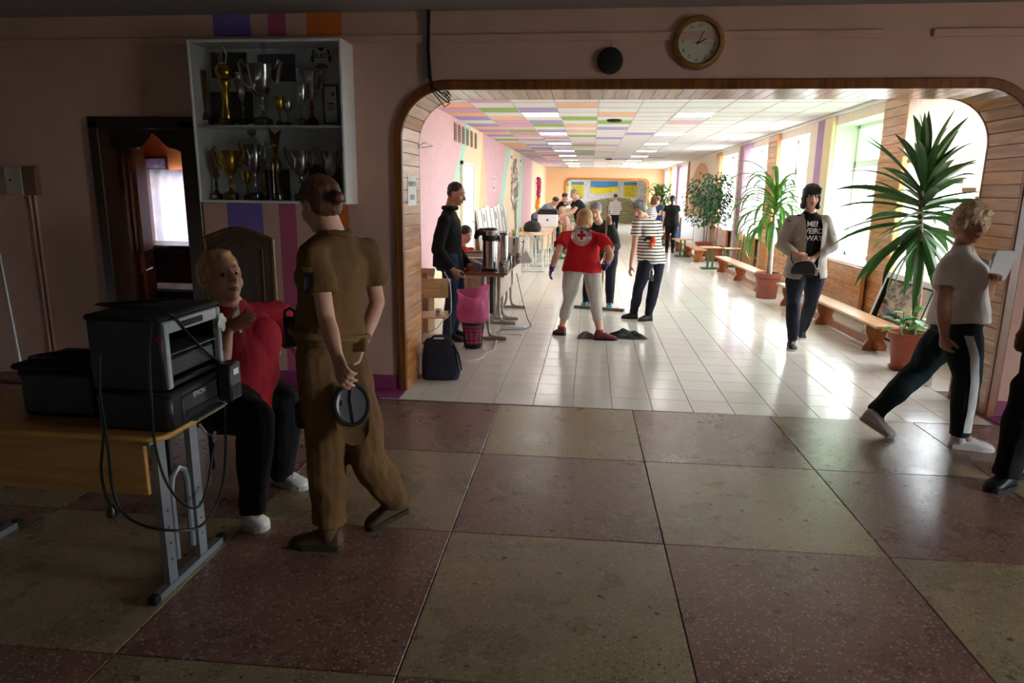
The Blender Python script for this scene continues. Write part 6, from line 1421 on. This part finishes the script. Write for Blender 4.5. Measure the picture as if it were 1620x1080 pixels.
def child_of(root, nm): return [c for c in root.children if c.name.split('.')[0] == nm][0]
def pose(x, y, H, face, lean=0.0, sway=0.0, arms=None, stride=0.0, headdown=0.0, hand_fwd=(0, 0), step=.0, look=None):
    """upright figure: x, y feet middle; face = heading vector; lean = bend forward at the hips"""
    s = H/1.7; f = V((face[0], face[1], 0)).normalized(); l = V((0, 0, 1)).cross(f); o = V((x, y, 0))
    def W(a, c, z): return o+l*(a*s)+f*(c*s)+V((0, 0, z*s))
    cl, sl = math.cos(lean), math.sin(lean)
    def U(a, c, z): zz = z-.93; return W(a, c*cl+zz*sl, .93+zz*cl-c*sl)
    J = dict(pel=W(0, 0, .93), neck=U(0, 0, 1.42), head=U(0, .025+.03*headdown, 1.575-.02*headdown), sh=(U(.165, 0, 1.365), U(-.165, 0, 1.365)), hip=(W(.088, 0, .87), W(-.088, 0, .87)),
             kn=(W(.09, .03+stride*.5, .48), W(-.09, .03-stride*.3, .48)), an=(W(.09, -.02+stride, .085), W(-.09, -.02-stride, .085)), toe=(W(.10, .17+stride, .0), W(-.10, .17-stride, .0)))
    hf = look or f; J['hf'] = V((hf[0], hf[1], (hf[2] if len(hf) > 2 else 0)-math.sin(headdown+lean*.8))); J['el'] = []; J['wr'] = []
    for i, e in ((0, 1), (1, -1)):
        a = (arms or (None, None))[i]; sh = J['sh'][i]
        if a is None: el = sh+(l*(e*.05)+V((0, 0, -.285))-f*.02)*s; wr = el+(l*(-e*.01)+V((0, 0, -.235))+f*.06)*s
        else: el = sh+(l*(e*a[0][0])+f*a[0][1]+V((0, 0, a[0][2]))).normalized()*.285*s; wr = el+(l*(e*a[1][0])+f*a[1][1]+V((0, 0, a[1][2]))).normalized()*.245*s
        J['el'].append(el); J['wr'].append(wr)
    return J
def seated(x, y, seat, H, face, lean=0.0):
    s = H/1.7; J = pose(x, y, H, face, lean); dz = V((0, 0, seat+.09-J['pel'].z)); f = V((face[0], face[1], 0)).normalized(); l = V((0, 0, 1)).cross(f)
    for k in ('pel', 'neck', 'head'): J[k] = J[k]+dz
    for k in ('sh', 'el', 'wr', 'hip'): J[k] = tuple(v+dz for v in J[k])
    J['kn'] = tuple(J['hip'][i]+f*.42*s+l*(e*.04)+V((0, 0, -.0)) for i, e in ((0, 1), (1, -1))); J['an'] = tuple(V((k_.x, k_.y, .085))+f*.03 for k_ in J['kn']); J['toe'] = tuple(V((a.x, a.y, 0))+f*.17*s for a in J['an']); return J
w_cloth = cloth('white_tshirt_cotton', (232, 226, 218)); blk = cloth('black_cotton', (22, 22, 24), .2); navyp = cloth('navy_sweatpants', (32, 35, 48), .15); redc = cloth('red_polo', (150, 26, 40)); redt = cloth('red_tshirt', (196, 30, 36)); jeans = cloth('blue_jeans', (48, 66, 92), .2); khaki = cloth('coyote_uniform', (116, 84, 50), .12); white_shoe = mat('white_leather', (224, 220, 216), .5, var=.05); blackshoe = mat('black_shoe', (20, 20, 22), .5)

# ---- 1 soldier with the cap behind her back
hL, hR = at(503, 562, 2.76), at(548, 562, 2.91); shL, shR = at(499, 395, 2.69), at(580, 392, 2.94)
kL, kR = ext(hL, 519, 712, .42, 1), ext(hR, 582, 722, .42, 1); aR = ext(kR, 628, 798, .40, 1)
eL, eR = ext(shL, 517, 506, .275, 1), ext(shR, 597, 478, .275, 1)
J = dict(pel=at(522, 548, 2.83), neck=at(530, 368, 2.83), head=at(506, 324, 2.80), hf=V((-.80, .50, -.28)), sh=(shL, shR), el=(eL, eR), wr=(ext(eL, 534, 566, .23, -1), ext(eR, 572, 548, .23, -1)), hip=(hL, hR), kn=(kL, kR), an=(at(520, 842, 2.71), aR), toe=(onz(460, 862), onz(580, 838)), heel=(onz(541, 868), at(646, 806, 3.02)))
sol = person('woman soldier in brown uniform seen from behind holding her cap', J, ('uniform_shirt', khaki), ('cargo_trousers', khaki), ('bun', H_BROWN), ('boot', mat('brown_suede', (96, 72, 52), .8)), s=.96, g=.98, vox=.0062, fold=.013, sleeve=.62, hem=.02, pantend=.94, tuck=True, loose=.026, toploose=.006, curl=(.55, .7), shoe_sole=mat('brown_rubber', (70, 56, 46), .8), hs=1.0)
wb = MB(); pc = (J['pel']+J['neck'])*.5; pel = J['pel']; axs = (J['neck']-pel).normalized(); sd_ = (shL-shR).normalized().lerp((hL-hR).normalized(), .7).normalized(); ff_ = sd_.cross(axs).normalized(); c = pel+axs*.06
local_child('belt', MB().tube([c+sd_*(.182*math.cos(a))+ff_*(.136*math.sin(a)) for a in [2*PI*k/28 for k in range(28)]], .017, 8, closed=True), cloth('tan_webbing', (128, 98, 62)), sol)
p_ = at(460, 522, 2.83); pz = MB(); pz.cbox(p_+V((-.03, -.02, -.075)), p_+V((.03, .02, .06)), .012); pz.tube([p_+V((-.026, 0, .05)), p_+V((-.022, 0, .085)), p_+V((0, 0, .098)), p_+V((.022, 0, .085)), p_+V((.026, 0, .05))], .007, 8); local_child('black_pouch', pz, m_black, sol)
p_ = at(478, 655, 2.72); local_child('thigh_pocket', MB().cbox(p_+V((-.025, -.03, -.06)), p_+V((.03, .05, .06)), .012), cloth('dark_pocket', (58, 50, 44)), sol)
for (px, py, Y) in ((566, 545, 2.80),): p_ = at(px, py, Y); local_child('pocket_flap', MB().cbox(p_+V((-.04, -.015, -.03)), p_+V((.04, .02, .03)), .008), khaki, sol)
cl_ = MB(); nk = J['neck']; cl_.tube([nk+axs*.0+sd_*(.064*math.cos(a))+ff_*(.062*math.sin(a)) for a in [2*PI*k/20 for k in range(20)]], .016, 8, closed=True); local_child('collar', cl_, khaki, sol)
tshirt = child_of(sol, 'uniform_shirt'); pz = at(491, 447, 2.66); ux = V((.90, -.43, 0)); uy = V((0, 0, 1))
press('shoulder_patch', [(-.032, .03), (.032, .03), (.032, -.01), (0, -.045), (-.032, -.01)], [(0, 4, 3, 2, 1)], pz, ux, uy, mat('patch_blue', (104, 128, 160), .7), sol, tshirt, .004, 3)
press('patch_border', [(-.038, .036), (.038, .036), (.038, -.014), (0, -.056), (-.038, -.014)], [(0, 4, 3, 2, 1)], pz, ux, uy, mat('patch_dark', (30, 34, 46), .7), sol, tshirt, .003, 3)
press('name_tab', [(-.042, .066), (.042, .066), (.042, .046), (-.042, .046)], [(0, 3, 2, 1)], pz, ux, uy, mat('patch_gold', (176, 140, 60), .7), sol, tshirt, .0035, 3)
press('patch_emblem', [(-.010, .018), (.010, .018), (.012, -.012), (0, -.03), (-.012, -.012)], [(0, 4, 3, 2, 1)], pz, ux, uy, mat('patch_white', (206, 206, 200), .7), sol, tshirt, .0055, 2)
# cap held by the visor, open side to the camera
cpn = at(556, 640, 2.66); cap = thing('field_cap', 'brown field cap with pale lining hanging from the soldier hand', 'cap', cpn); dn = V((.45, -.82, .25)).normalized(); sx_ = dn.cross(V((0, 0, 1))).normalized(); uz_ = sx_.cross(dn); vs = []; fs = []; n = 24
def shell(r0, dep, flip):
    vs = []; fs = []
    for i in range(7):
        ph = PI/2*i/6.3
        for j in range(n): a = 2*PI*j/n; vs.append(dn*(-dep*math.sin(ph))+(sx_*(r0*.82*math.cos(a))+uz_*(r0*math.sin(a)))*math.cos(ph))
    for i in range(6):
        for j in range(n): fs.append((i*n+j, i*n+(j+1) % n, (i+1)*n+(j+1) % n, (i+1)*n+j))
    fs.append(tuple(6*n+j for j in range(n))); return MB().add(vs, fs)
shell(.088, .10, 0).build('crown', khaki, cap, True); shell(.083, .092, 1).build('lining', mat('pale_lining', (214, 212, 214), .8), cap, True)
MB().tube([sx_*(.070*math.cos(2*PI*j/n))+uz_*(.085*math.sin(2*PI*j/n)) for j in range(n)], .009, 8, closed=True).build('sweatband', m_blackm, cap, True)
MB().tube([uz_*.08+dn*.0, uz_*.02-dn*.06, uz_*-.08-dn*.01], .007, 6).build('strap', m_blackm, cap, True)
b = MB(); rows = []
for i in range(5):
    u = i/4; rows.append([sx_*(.074*math.sin(a)*(1-.12*u))+uz_*(-.05-.035*math.cos(a)-.085*u*math.cos(a*.75))-dn*(.01-.03*u) for a in [-1.25+2.5*j/12 for j in range(13)]])
r2 = [[p-dn*.004 for p in r] for r in rows]; b.grid(rows); b.grid(r2); b.build('visor', khaki, cap, True)

# ---- 2 seated woman in dark red
pel = V((-1.80, 3.20, .55)); shL, shR = V((-1.62, 3.40, .965)), V((-1.83, 3.02, .955))
eR = ext(shR, 343, 588, .27, -1); eL = V((-1.53, 3.47, .72))
J = dict(pel=pel, neck=V((-1.76, 3.19, 1.035)), head=at(351, 440, 3.13), hf=V((.80, -.52, .26)), hu=V((-.12, .05, 1)), sh=(shL, shR), el=(eL, eR), wr=(V((-1.40, 3.30, .62)), ext(eR, 362, 520, .23, 1)), hip=(V((-1.76, 3.31, .53)), V((-1.84, 3.11, .53))),
         kn=(at(452, 636, 3.30), at(404, 662, 2.88)), an=(at(448, 745, 3.34), at(400, 800, 2.85)), toe=(onz(486, 774), onz(424, 838)))
sit = person('woman in a dark red top sitting by the printers and gesturing', J, ('red_top', redc), ('black_trousers', blk), ('soft', H_BLOND), ('sneaker', white_shoe), s=.97, g=1.52, vox=.0058, sleeve=.72, hem=-.16, loose=.012, bust=.8, curl=(.5, .18), shoe_sole=mat('white_rubber', (206, 200, 196), .6), hdir=(None, V((.80, -.10, .42))), hnorm=(None, V((-.25, .75, .55))), hs=1.14)
nt_ = child_of(sit, 'red_top'); press('neck_trim', [(-.012, .06), (.014, .055), (.022, .0), (.012, -.06), (-.002, -.06), (-.012, 0)], [(0, 5, 4, 3, 2, 1)], at(388, 514, 3.0), V((.75, .66, 0)), V((.12, 0, 1)), mat('lace_trim', (196, 184, 170), .8, var=.3, scale=60), sit, nt_, .004, 3)

# ---- 3 man in black jacket with a phone
J = pose(-1.46, 7.22, 1.74, (1, -.12), lean=.06, headdown=.22)
J['head'] = at(722, 307, 7.2); J['neck'] = at(712, 331, 7.22); J['wr'][1] = at(716, 426, 7.02); J['el'][1] = at(692, 395, 7.0); J['sh'] = (at(711, 343, 7.40), at(703, 346, 7.06)); J['el'][0] = at(722, 395, 7.45); J['wr'][0] = at(742, 420, 7.35); J['pel'] = at(708, 412, 7.22)
man = person('man in a black zip jacket and jeans looking at his phone', J, ('black_jacket', blk), ('jeans', jeans), ('crop', H_DARK), ('shoe', blackshoe), s=1.0, g=.98, vox=.009, skin=SKIN2, gen='m', sleeve=1, hem=-.12, bust=0, loose=.012, toploose=.012, curl=(.5, .6), shoe_sole=m_grey2)
cl_ = MB(); nk = J['neck']; cl_.tube([nk+V((.07*math.cos(a), .07*math.sin(a), .015)) for a in [2*PI*k/18 for k in range(18)]], .024, 8, closed=True); local_child('collar', cl_, blk, man)
ph_ = at(725, 437, 7.0); t_ = thing('smartphone', 'dark smartphone in the hand of the man in black', 'phone', ph_); t_.rotation_euler = (0, .35, .1); MB().cbox((-.07, -.035, -.004), (.07, .035, .004), .004).build('case', m_black, t_); MB().box((-.066, -.032, .004), (.066, .032, .0047)).build('screen', mat('phone_screen', (150, 150, 156), .1), t_)

# ---- 4 girl behind the tables
J = seated(-1.72, 9.0, .44, 1.62, (1, -.45), .18); J['head'] = at(737, 371, 9.0); J['neck'] = J['head']+V((-.06, .03, -.16)); J['hf'] = V((.75, -.6, -.30)); 
dz_ = J['neck']-((J['sh'][0]+J['sh'][1])/2+V((0, 0, .055))); J['sh'] = tuple(v+dz_ for v in J['sh']); J['el'] = tuple(v+V((.12, -.08, -.20)) for v in J['sh']); J['wr'] = (J['el'][0]+V((.22, -.06, .02)), J['el'][1]+V((.22, -.02, .04)))
for k_ in J['wr']: k_.z = max(k_.z, .79)
for k_ in J['el']: k_.z = max(k_.z, .78); k_.x = min(k_.x, -1.42)
person('girl in a red T-shirt sitting behind the airpot table', J, ('red_tshirt', redt), ('dark_trousers', navyp), ('bun', H_DARK), ('shoe', blackshoe), s=.93, g=.92, vox=.011, sleeve=.5, hem=-.1)
t_ = school_chair('plywood school chair under the girl in red', (-1.72, 9.0, 0), -PI/2, m_green)

# ---- 5 woman in the red cross T-shirt
hL, hR = at(905, 432, 7.50), at(938, 434, 7.48); shL, shR = at(893, 372, 7.46), at(953, 376, 7.44); eL, eR = ext(shL, 881, 402, .27, -1), ext(shR, 966, 403, .27, -1)
J = dict(pel=at(921, 420, 7.52), neck=at(924, 362, 7.56), head=at(925, 348, 7.66), hf=V((.12, .86, -.5)), hu=V((0, .25, 1)), sh=(shL, shR), el=(eL, eR), wr=(ext(eL, 873, 424, .22, 1), ext(eR, 961, 417, .22, 1)), hip=(hL, hR), kn=(at(899, 478, 7.56), at(942, 480, 7.46)), an=(at(888, 518, 7.66), at(948, 524, 7.46)), toe=(onz(873, 527), onz(977, 539)))
J['toe'] = (onz(875, 528), onz(976, 538))
cap_w = cloth('beige_capri', (206, 200, 188)); glv = mat('violet_glove', (78, 60, 152), .45)
red = person('woman in a red Red Cross T-shirt mopping with violet gloves', J, ('red_tshirt', redt), ('beige_capri_pants', cap_w), ('bob', H_BLOND), ('wine_shoe', mat('wine_shoe', (120, 40, 54), .6)), s=.95, g=1.12, vox=.0085, sleeve=.58, hem=-.18, pantend=.80, toploose=.016, loose=.004, glove=glv, curl=(.35, .9), bust=.8, flare=.4, shoe_sole=m_blackm)
rt_ = child_of(red, 'red_tshirt'); oc = at(920, 373, 7.33); ux, uy = V((1, 0, .03)), V((-.03, 0, 1)); m_rcw = mat('print_white', (232, 226, 220), .8); m_rcr = mat('print_red', (196, 30, 36), .8)
def annulus(r0, r1, n=48):
    vs = [(r*math.cos(2*PI*j/n), r*math.sin(2*PI*j/n)) for r in (r0, r1) for j in range(n)]; return vs, [(j, (j+1) % n, n+(j+1) % n, n+j) for j in range(n)]
for nm, r0, r1, m_, lf in (('print_ring', .072, .110, m_rcw, .003), ('print_disc', .0, .065, m_rcw, .003)):
    vs, fs = annulus(max(r0, .001), r1); press(nm, vs, fs, oc, ux, uy, m_, red, rt_, lf, 3)
w_, l_ = .0155, .047; press('red_cross', [(-w_, l_), (w_, l_), (w_, w_), (l_, w_), (l_, -w_), (w_, -w_), (w_, -l_), (-w_, -l_), (-w_, -w_), (-l_, -w_), (-l_, w_), (-w_, w_)], [(0, 11, 2, 1), (10, 9, 4, 3), (11, 10, 3, 2), (8, 7, 6, 5), (9, 8, 5, 4)], oc, ux, uy, m_rcr, red, rt_, .0055, 3)
ring_txt = 'ТОВАРИСТВО ЧЕРВОНОГО ХРЕСТА УКРАЇНИ • '; lv, lf_ = [], []
for i, ch in enumerate(ring_txt):
    if ch == ' ': continue
    a = PI*.95-2*PI*i/len(ring_txt); tv, tf = text_mesh(ch, .031, bold=.0006); o_ = len(lv); r_ = .091; ca, sa = math.cos(a-PI/2), math.sin(a-PI/2)
    lv += [(r_*math.cos(a)+v.x*ca-v.y*sa, r_*math.sin(a)+v.x*sa+v.y*ca) for v in tv]; lf_ += [[q+o_ for q in f_] for f_ in tf]
press('ring_lettering', lv, lf_, oc, ux, uy, m_rcr, red, rt_, .0055, 0)

# ---- 6 person with the mop behind her
J = pose(.22, 9.62, 1.66, (-.15, -1), lean=.22, headdown=.25); J['head'] = at(942, 334, 9.28); J['neck'] = at(948, 352, 9.42); J['sh'] = (at(966, 357, 9.42), at(930, 360, 9.45)); J['el'] = [at(973, 380, 9.25), at(935, 392, 9.3)]; J['wr'] = [at(965, 352, 9.02), at(958, 395, 9.12)]
J['an'] = (J['an'][0], at(927, 478, 9.72)); J['toe'] = (J['toe'][0], onz(922, 487)); J['kn'] = (J['kn'][0], at(930, 440, 9.65))
person('person in dark clothes leaning on the mop behind the Red Cross woman', J, ('dark_jacket', cloth('charcoal_jacket', (44, 42, 44), .15)), ('dark_trousers', navyp), ('short', H_GREY), ('sneaker', mat('teal_sneaker', (70, 132, 150), .6)), s=.97, g=1.05, vox=.010, sleeve=1, hem=-.15, toploose=.014, curl=(.9, .9), hdir=(V((0, -.2, .8)), None), loose=.008)

# ---- 7 grey haired woman in a striped T-shirt
hL, hR = at(1040, 416, 8.80), at(1022, 416, 8.70); shL, shR = at(1040, 353, 8.82), at(1007, 352, 8.62); eL, eR = ext(shL, 1042, 392, .27, -1), ext(shR, 1003, 394, .27, 1)
J = dict(pel=at(1030, 405, 8.77), neck=at(1021, 343, 8.72), head=at(1012, 331, 8.62), hf=V((-.55, -.72, -.42)), sh=(shL, shR), el=(eL, eR), wr=(ext(eL, 1034, 422, .22, -1), ext(eR, 998, 420, .22, -1)), hip=(hL, hR), kn=(at(1034, 458, 8.72), at(1010, 458, 8.72)), an=(at(1026, 496, 8.74), at(1003, 492, 8.86)), toe=(onz(1010, 508), onz(983, 503)))
st = person('grey haired woman in a black striped T-shirt looking at the floor', J, ('striped_tshirt', stripes('striped_jersey', (232, 226, 214), (44, 40, 46), 26, .36)), ('navy_trousers', navyp), ('swept', H_GREY), ('sandal', mat('sandal', (58, 50, 52), .6)), s=.93, g=1.02, vox=.0085, sleeve=.5, hem=-.18, toploose=.01, loose=.010, curl=(.5, .4))
p_ = at(1033, 381, 8.62); ob = MB(); ob.ball(p_, (.04, .03, .05), 12, 8); ob.ball(p_+V((-.02, -.01, -.05)), (.03, .025, .04), 10, 6); local_child('orange_clip_bag', ob, mat('orange_fabric', (226, 92, 36), .6), st)
ob = MB(); ob.tube([p_+V((-.03, -.02, .04)), p_+V((-.08, -.03, .03)), p_+V((-.11, -.03, .0))], .016, 8); local_child('dark_strap', ob, m_blackm, st)
t_ = thing('clear_bottle', 'small clear plastic bottle in the hand of the striped woman', 'bottle', at(1031, 433, 8.46)); MB().lathe([(.026, -.09), (.028, -.07), (.028, .03), (.012, .06), (.012, .08)], n=16).build('bottle', glass('bottle_glass', (226, 232, 228), .3), t_, True); MB().lathe([(.0135, .078), (.0135, .095)], n=12).build('cap', mat('blue_cap', (40, 60, 120), .4), t_, True)

# ---- 8 woman in a grey cardigan with a handbag
hL, hR = at(1290, 432, 7.42), at(1260, 432, 7.40); shL, shR = at(1305, 347, 7.40), at(1252, 347, 7.38); eL, eR = ext(shL, 1316, 388, .27, 1), ext(shR, 1237, 388, .27, 1)
J = dict(pel=at(1275, 420, 7.41), neck=at(1282, 336, 7.40), head=at(1284, 311, 7.33), hf=V((-.10, -.97, -.12)), sh=(shL, shR), el=(eL, eR), wr=(ext(eL, 1289, 407, .22, -1), ext(eR, 1258, 401, .22, -1)), hip=(hL, hR), kn=(at(1283, 478, 7.55), at(1254, 482, 7.28)), an=(at(1271, 516, 7.83), at(1254, 534, 7.28)), toe=(onz(1270, 538), onz(1256, 556)))
cg = person('dark haired woman in a grey cardigan and black lettered T-shirt walking', J, ('black_tshirt', blk), ('black_trousers', navyp), ('long_bob', H_BLACK), ('slip_on_shoe', blackshoe), s=.98, g=1.04, vox=.0085, sleeve=.1, hem=-.14, loose=.008, toploose=-.012, curl=(.4, .35), shoe_sole=mat('white_rubber', (206, 200, 196), .6), hdir=(V((-.6, -.35, -.55)), V((.75, -.4, -.45))), hnorm=(V((-.3, .9, -.3)), V((.2, .9, -.2))), bust=.5)
ts = child_of(cg, 'black_tshirt'); wl = mat('print_white', (0, 0, 0))
for txt, yy in (('ME?', .070), ('WEIRD', .0), ('ALWAYS', -.070)): tv, tf = text_mesh(txt, .074, bold=.0016, spacing=.95); press('lettering', [(v.x+.045, v.y+yy) for v in tv], tf, at(1280, 366, 7.26), V((1, .06, 0)), V((0, 0, 1)), wl, cg, ts, .004, 0)
cgm = top_geo(J, .98, 1.04, .020, -.22, 1, .4, 'f', .95); crd = remesh(cgm, .0085, cloth('grey_cardigan', (158, 150, 140), .08), 'cardigan', cg.location, disp=.009, dscale=(10, 10, 6), sm=4, seed=4)
bm = bmesh.new(); bm.from_mesh(crd); pel_ = J['pel']-cg.location; ax_ = (J['neck']-J['pel']); al = ax_.length; axn = ax_.normalized(); sd_ = (shL-shR).normalized(); fw_ = sd_.cross(axn).normalized(); kill = []
for f in bm.faces:
    c = f.calc_center_median()-pel_; t_ = c.dot(axn)/al; x_ = c.dot(sd_)
    if c.dot(fw_) > .02 and -.02 < t_ < 1.2 and abs(x_-.005) < .062+.026*max(0, min(1, t_)): kill.append(f)
    elif t_ > .98 and abs(x_) < .09: kill.append(f)
    elif t_ <= -.02 and c.dot(fw_) > .02 and abs(x_-.005) < .062-.1*min(0, t_+.02)*2: kill.append(f)
bmesh.ops.delete(bm, geom=kill, context='FACES'); bm.to_mesh(crd); bm.free(); link('cardigan', crd, cg)
hb_ = at(1271, 425, 7.14); t_ = thing('handbag', 'small black quilted handbag held by the woman in the cardigan', 'handbag', hb_); b = MB(); pts = [(-.125, -.055), (.125, -.055), (.135, -.02), (.10, .05), (.05, .085), (-.05, .085), (-.10, .05), (-.135, -.02)]; b.prism([(x, -.035, z) for x, z in pts], (0, .07, 0)); mdq = b.build('body', mat('quilted_black', (24, 24, 27), .4, bump=.5, bscale=30), t_); bv = mdq.modifiers.new('bevel', 'BEVEL'); bv.width = .014; bv.segments = 2
MB().tube([(-.10, 0, .05), (-.13, .0, .10), (-.12, .03, .13)], .007, 8).build('strap', m_black, t_, True); MB().tube([(-.09, -.03, .07), (0, -.036, .092), (.09, -.03, .07)], .004, 6).build('zip', m_chrome, t_, True); MB().cbox((.10, -.05, -.06), (.125, -.04, .01), .003).build('tag', m_chrome, t_)

# ---- 9 woman striding out of the corridor, papers in hand
hL, hR = at(1511, 515, 4.64), at(1520, 516, 4.46); shL, shR = at(1532, 414, 4.66), at(1500, 420, 4.36); eR = ext(shR, 1492, 484, .27, -1); eL = ext(shL, 1556, 475, .26, -1)
J = dict(pel=at(1516, 505, 4.55), neck=at(1523, 392, 4.52), head=at(1535, 354, 4.49), hf=V((.14, -.98, -.08)), sh=(shL, shR), el=(eL, eR), wr=(ext(eL, 1569, 447, .20, -1), ext(eR, 1494, 532, .22, 1)), hip=(hL, hR), kn=(ext(hL, 1452, 588, .42, 1), at(1530, 598, 4.40)), an=(at(1389, 648, 4.74), at(1519, 682, 4.45)), toe=(onz(1412, 693), onz(1572, 714)), heel=(at(1362, 662, 4.76), onz(1502, 706)))
gp = cloth('dark_green_sweatpants', (30, 46, 46), .15)
wk = person('blond woman in a white T-shirt and striped dark pants striding past the arch', J, ('white_tshirt', w_cloth), ('sweatpants', gp), ('curly', H_LIGHT), ('white_sneaker', white_shoe), s=.95, g=1.25, vox=.0075, skin=SKIN2, sleeve=.56, hem=-.06, loose=.014, toploose=.008, curl=(.8, .5), bust=1.15, shoe_sole=mat('white_rubber', (206, 200, 196), .6), hs=1.05)
sp_ = child_of(wk, 'sweatpants'); o_ = at(1525, 590, 4.4); line = [at(1530, 530, 4.36), at(1540, 565, 4.34), at(1542, 600, 4.33), at(1536, 640, 4.36), at(1529, 684, 4.40)]; vs = []; fs = []
for i, p in enumerate(line):
    q = p-o_
    for w_ in (-.026, .026): vs.append((q.x+w_, q.z))
fs = [(2*i, 2*i+1, 2*i+3, 2*i+2) for i in range(len(line)-1)]
press('side_stripe', vs, fs, o_, V((1, 0, 0)), V((0, 0, 1)), mat('stripe_white', (226, 224, 220), .8), wk, sp_, .005, 4)
pp = at(1578, 415, 4.44); t_ = thing('paper_sheets', 'white sheets of paper held up by the striding woman', 'papers', pp); b = MB(); b.add([(-.05, 0, -.13), (.05, -.02, -.10), (.11, -.01, .07), (.0, .02, .07), (-.05, .004, -.13), (.05, -.016, -.10), (.11, -.006, .07), (.0, .024, .07)], [(0,1,2,3),(7,6,5,4),(0,4,5,1),(1,5,6,2),(2,6,7,3),(3,7,4,0)]); b.build('sheet', m_paper, t_); MB().add([(-.06, .006, -.12), (.04, -.010, -.10), (.09, .0, .06), (-.02, .03, .05)], [(0,1,2,3)]).build('sheet', m_paper, t_)

# ---- 10 person in black at the right edge
J = pose(2.62, 3.98, 1.74, (-.92, -.38), lean=.0); J['an'] = (at(1594, 744, 3.86), J['an'][1]); J['toe'] = (onz(1562, 778), J['toe'][1]); J['kn'] = (at(1628, 612, 3.88), J['kn'][1])
person('person in black uniform cut by the right edge of the picture', J, ('black_shirt', blk), ('black_trousers', blk), ('short', H_DARK), ('boot', blackshoe), s=1.02, g=1.08, vox=.009, skin=SKIN2, gen='m', sleeve=.55, hem=-.05, bust=0, loose=.02, toploose=.01)

# ---- people further down the corridor
gs_ = cloth('grey_blue_tshirt', (138, 142, 160)); 
person('man in a grey T-shirt bending over the far desks', pose(-1.42, 18.35, 1.72, (1, -.25), lean=.85, arms=(((.1, .5, -.9), (-.1, .6, -.7)), ((.1, .5, -.9), (-.1, .6, -.7)))), ('grey_tshirt', gs_), ('dark_jeans', cloth('dark_jeans', (70, 74, 84))), ('short', H_DARK), ('shoe', blackshoe), vox=.018, gen='m', bust=0, s=1.0, face=False, hem=-.1)
person('person in black with raised arms behind the man in grey', pose(-.95, 19.6, 1.62, (.9, -.3), lean=.35, arms=(((.1, .9, .1), (-.2, .8, .5)), ((.1, .9, .1), (-.2, .8, .5)))), ('black_top', blk), ('black_trousers', blk), ('short', H_DARK), ('shoe', blackshoe), vox=.02, s=.95, face=False)
person('big man in a black T-shirt with short grey hair at the far desks', pose(-.22, 17.6, 1.72, (-.95, -.35), lean=.32, headdown=.25, arms=(((.05, .55, -.8), (-.1, .9, -.3)), ((.05, .4, -.9), (-.1, .9, -.4)))), ('black_tshirt', blk), ('dark_trousers', navyp), ('crop', H_GREY), ('shoe', blackshoe), vox=.015, gen='m', bust=0, g=1.22, s=1.01, toploose=.01, hem=-.15)
person('person in a white striped sweater walking away down the corridor', pose(.90, 26.6, 1.56, (.05, 1), arms=(((.25, .1, -.9), (-.3, .8, -.3)), ((.25, .1, -.9), (-.3, .8, -.3)))), ('striped_sweater', stripes('wide_striped_sweater', (236, 232, 226), (60, 62, 78), 14, .22)), ('navy_trousers', navyp), ('short', H_DARK), ('shoe', blackshoe), vox=.02, s=.92, g=1.1, face=False, sleeve=1, hem=-.15)
person('brown haired person in a striped T-shirt behind the grey haired woman', pose(1.32, 16.2, 1.55, (.9, -.2), lean=.2), ('striped_tshirt', stripes('narrow_striped_jersey', (206, 204, 200), (96, 98, 108), 24, .4)), ('jeans', jeans), ('bob', H_BROWN), ('shoe', white_shoe), vox=.018, s=.92, g=1.1, face=False)
person('blond person in a navy T-shirt with folded arms near the far plant', pose(2.02, 21.6, 1.52, (-.8, -.6), arms=(((.1, .2, -.95), (-.7, .6, .1)), ((.1, .2, -.95), (-.7, .6, .1)))), ('navy_tshirt', cloth('navy_tshirt', (52, 58, 96))), ('light_jeans', cloth('light_jeans', (150, 170, 190))), ('short', H_LIGHT), ('shoe', white_shoe), vox=.018, s=.9, g=1.15)
person('woman in black with long dark hair walking away by the windows', pose(2.20, 19.4, 1.55, (.15, 1), stride=.10), ('black_top', blk), ('black_trousers', blk), ('tail', H_BLACK), ('shoe', blackshoe), vox=.016, s=.92, g=1.12, face=False, flare=.6, hem=-.3, toploose=.02)
person('person with pale hair sitting behind the white printer', seated(-.60, 19.0, .44, 1.6, (-.9, -.3), .3), ('pink_top', cloth('pale_pink_top', (226, 176, 166))), ('dark_trousers', navyp), ('short', H_LIGHT), ('shoe', blackshoe), vox=.02, s=.94, face=False)
school_chair('plywood school chair under the person behind the white printer', (-.60, 19.0, 0), PI/2, m_green)
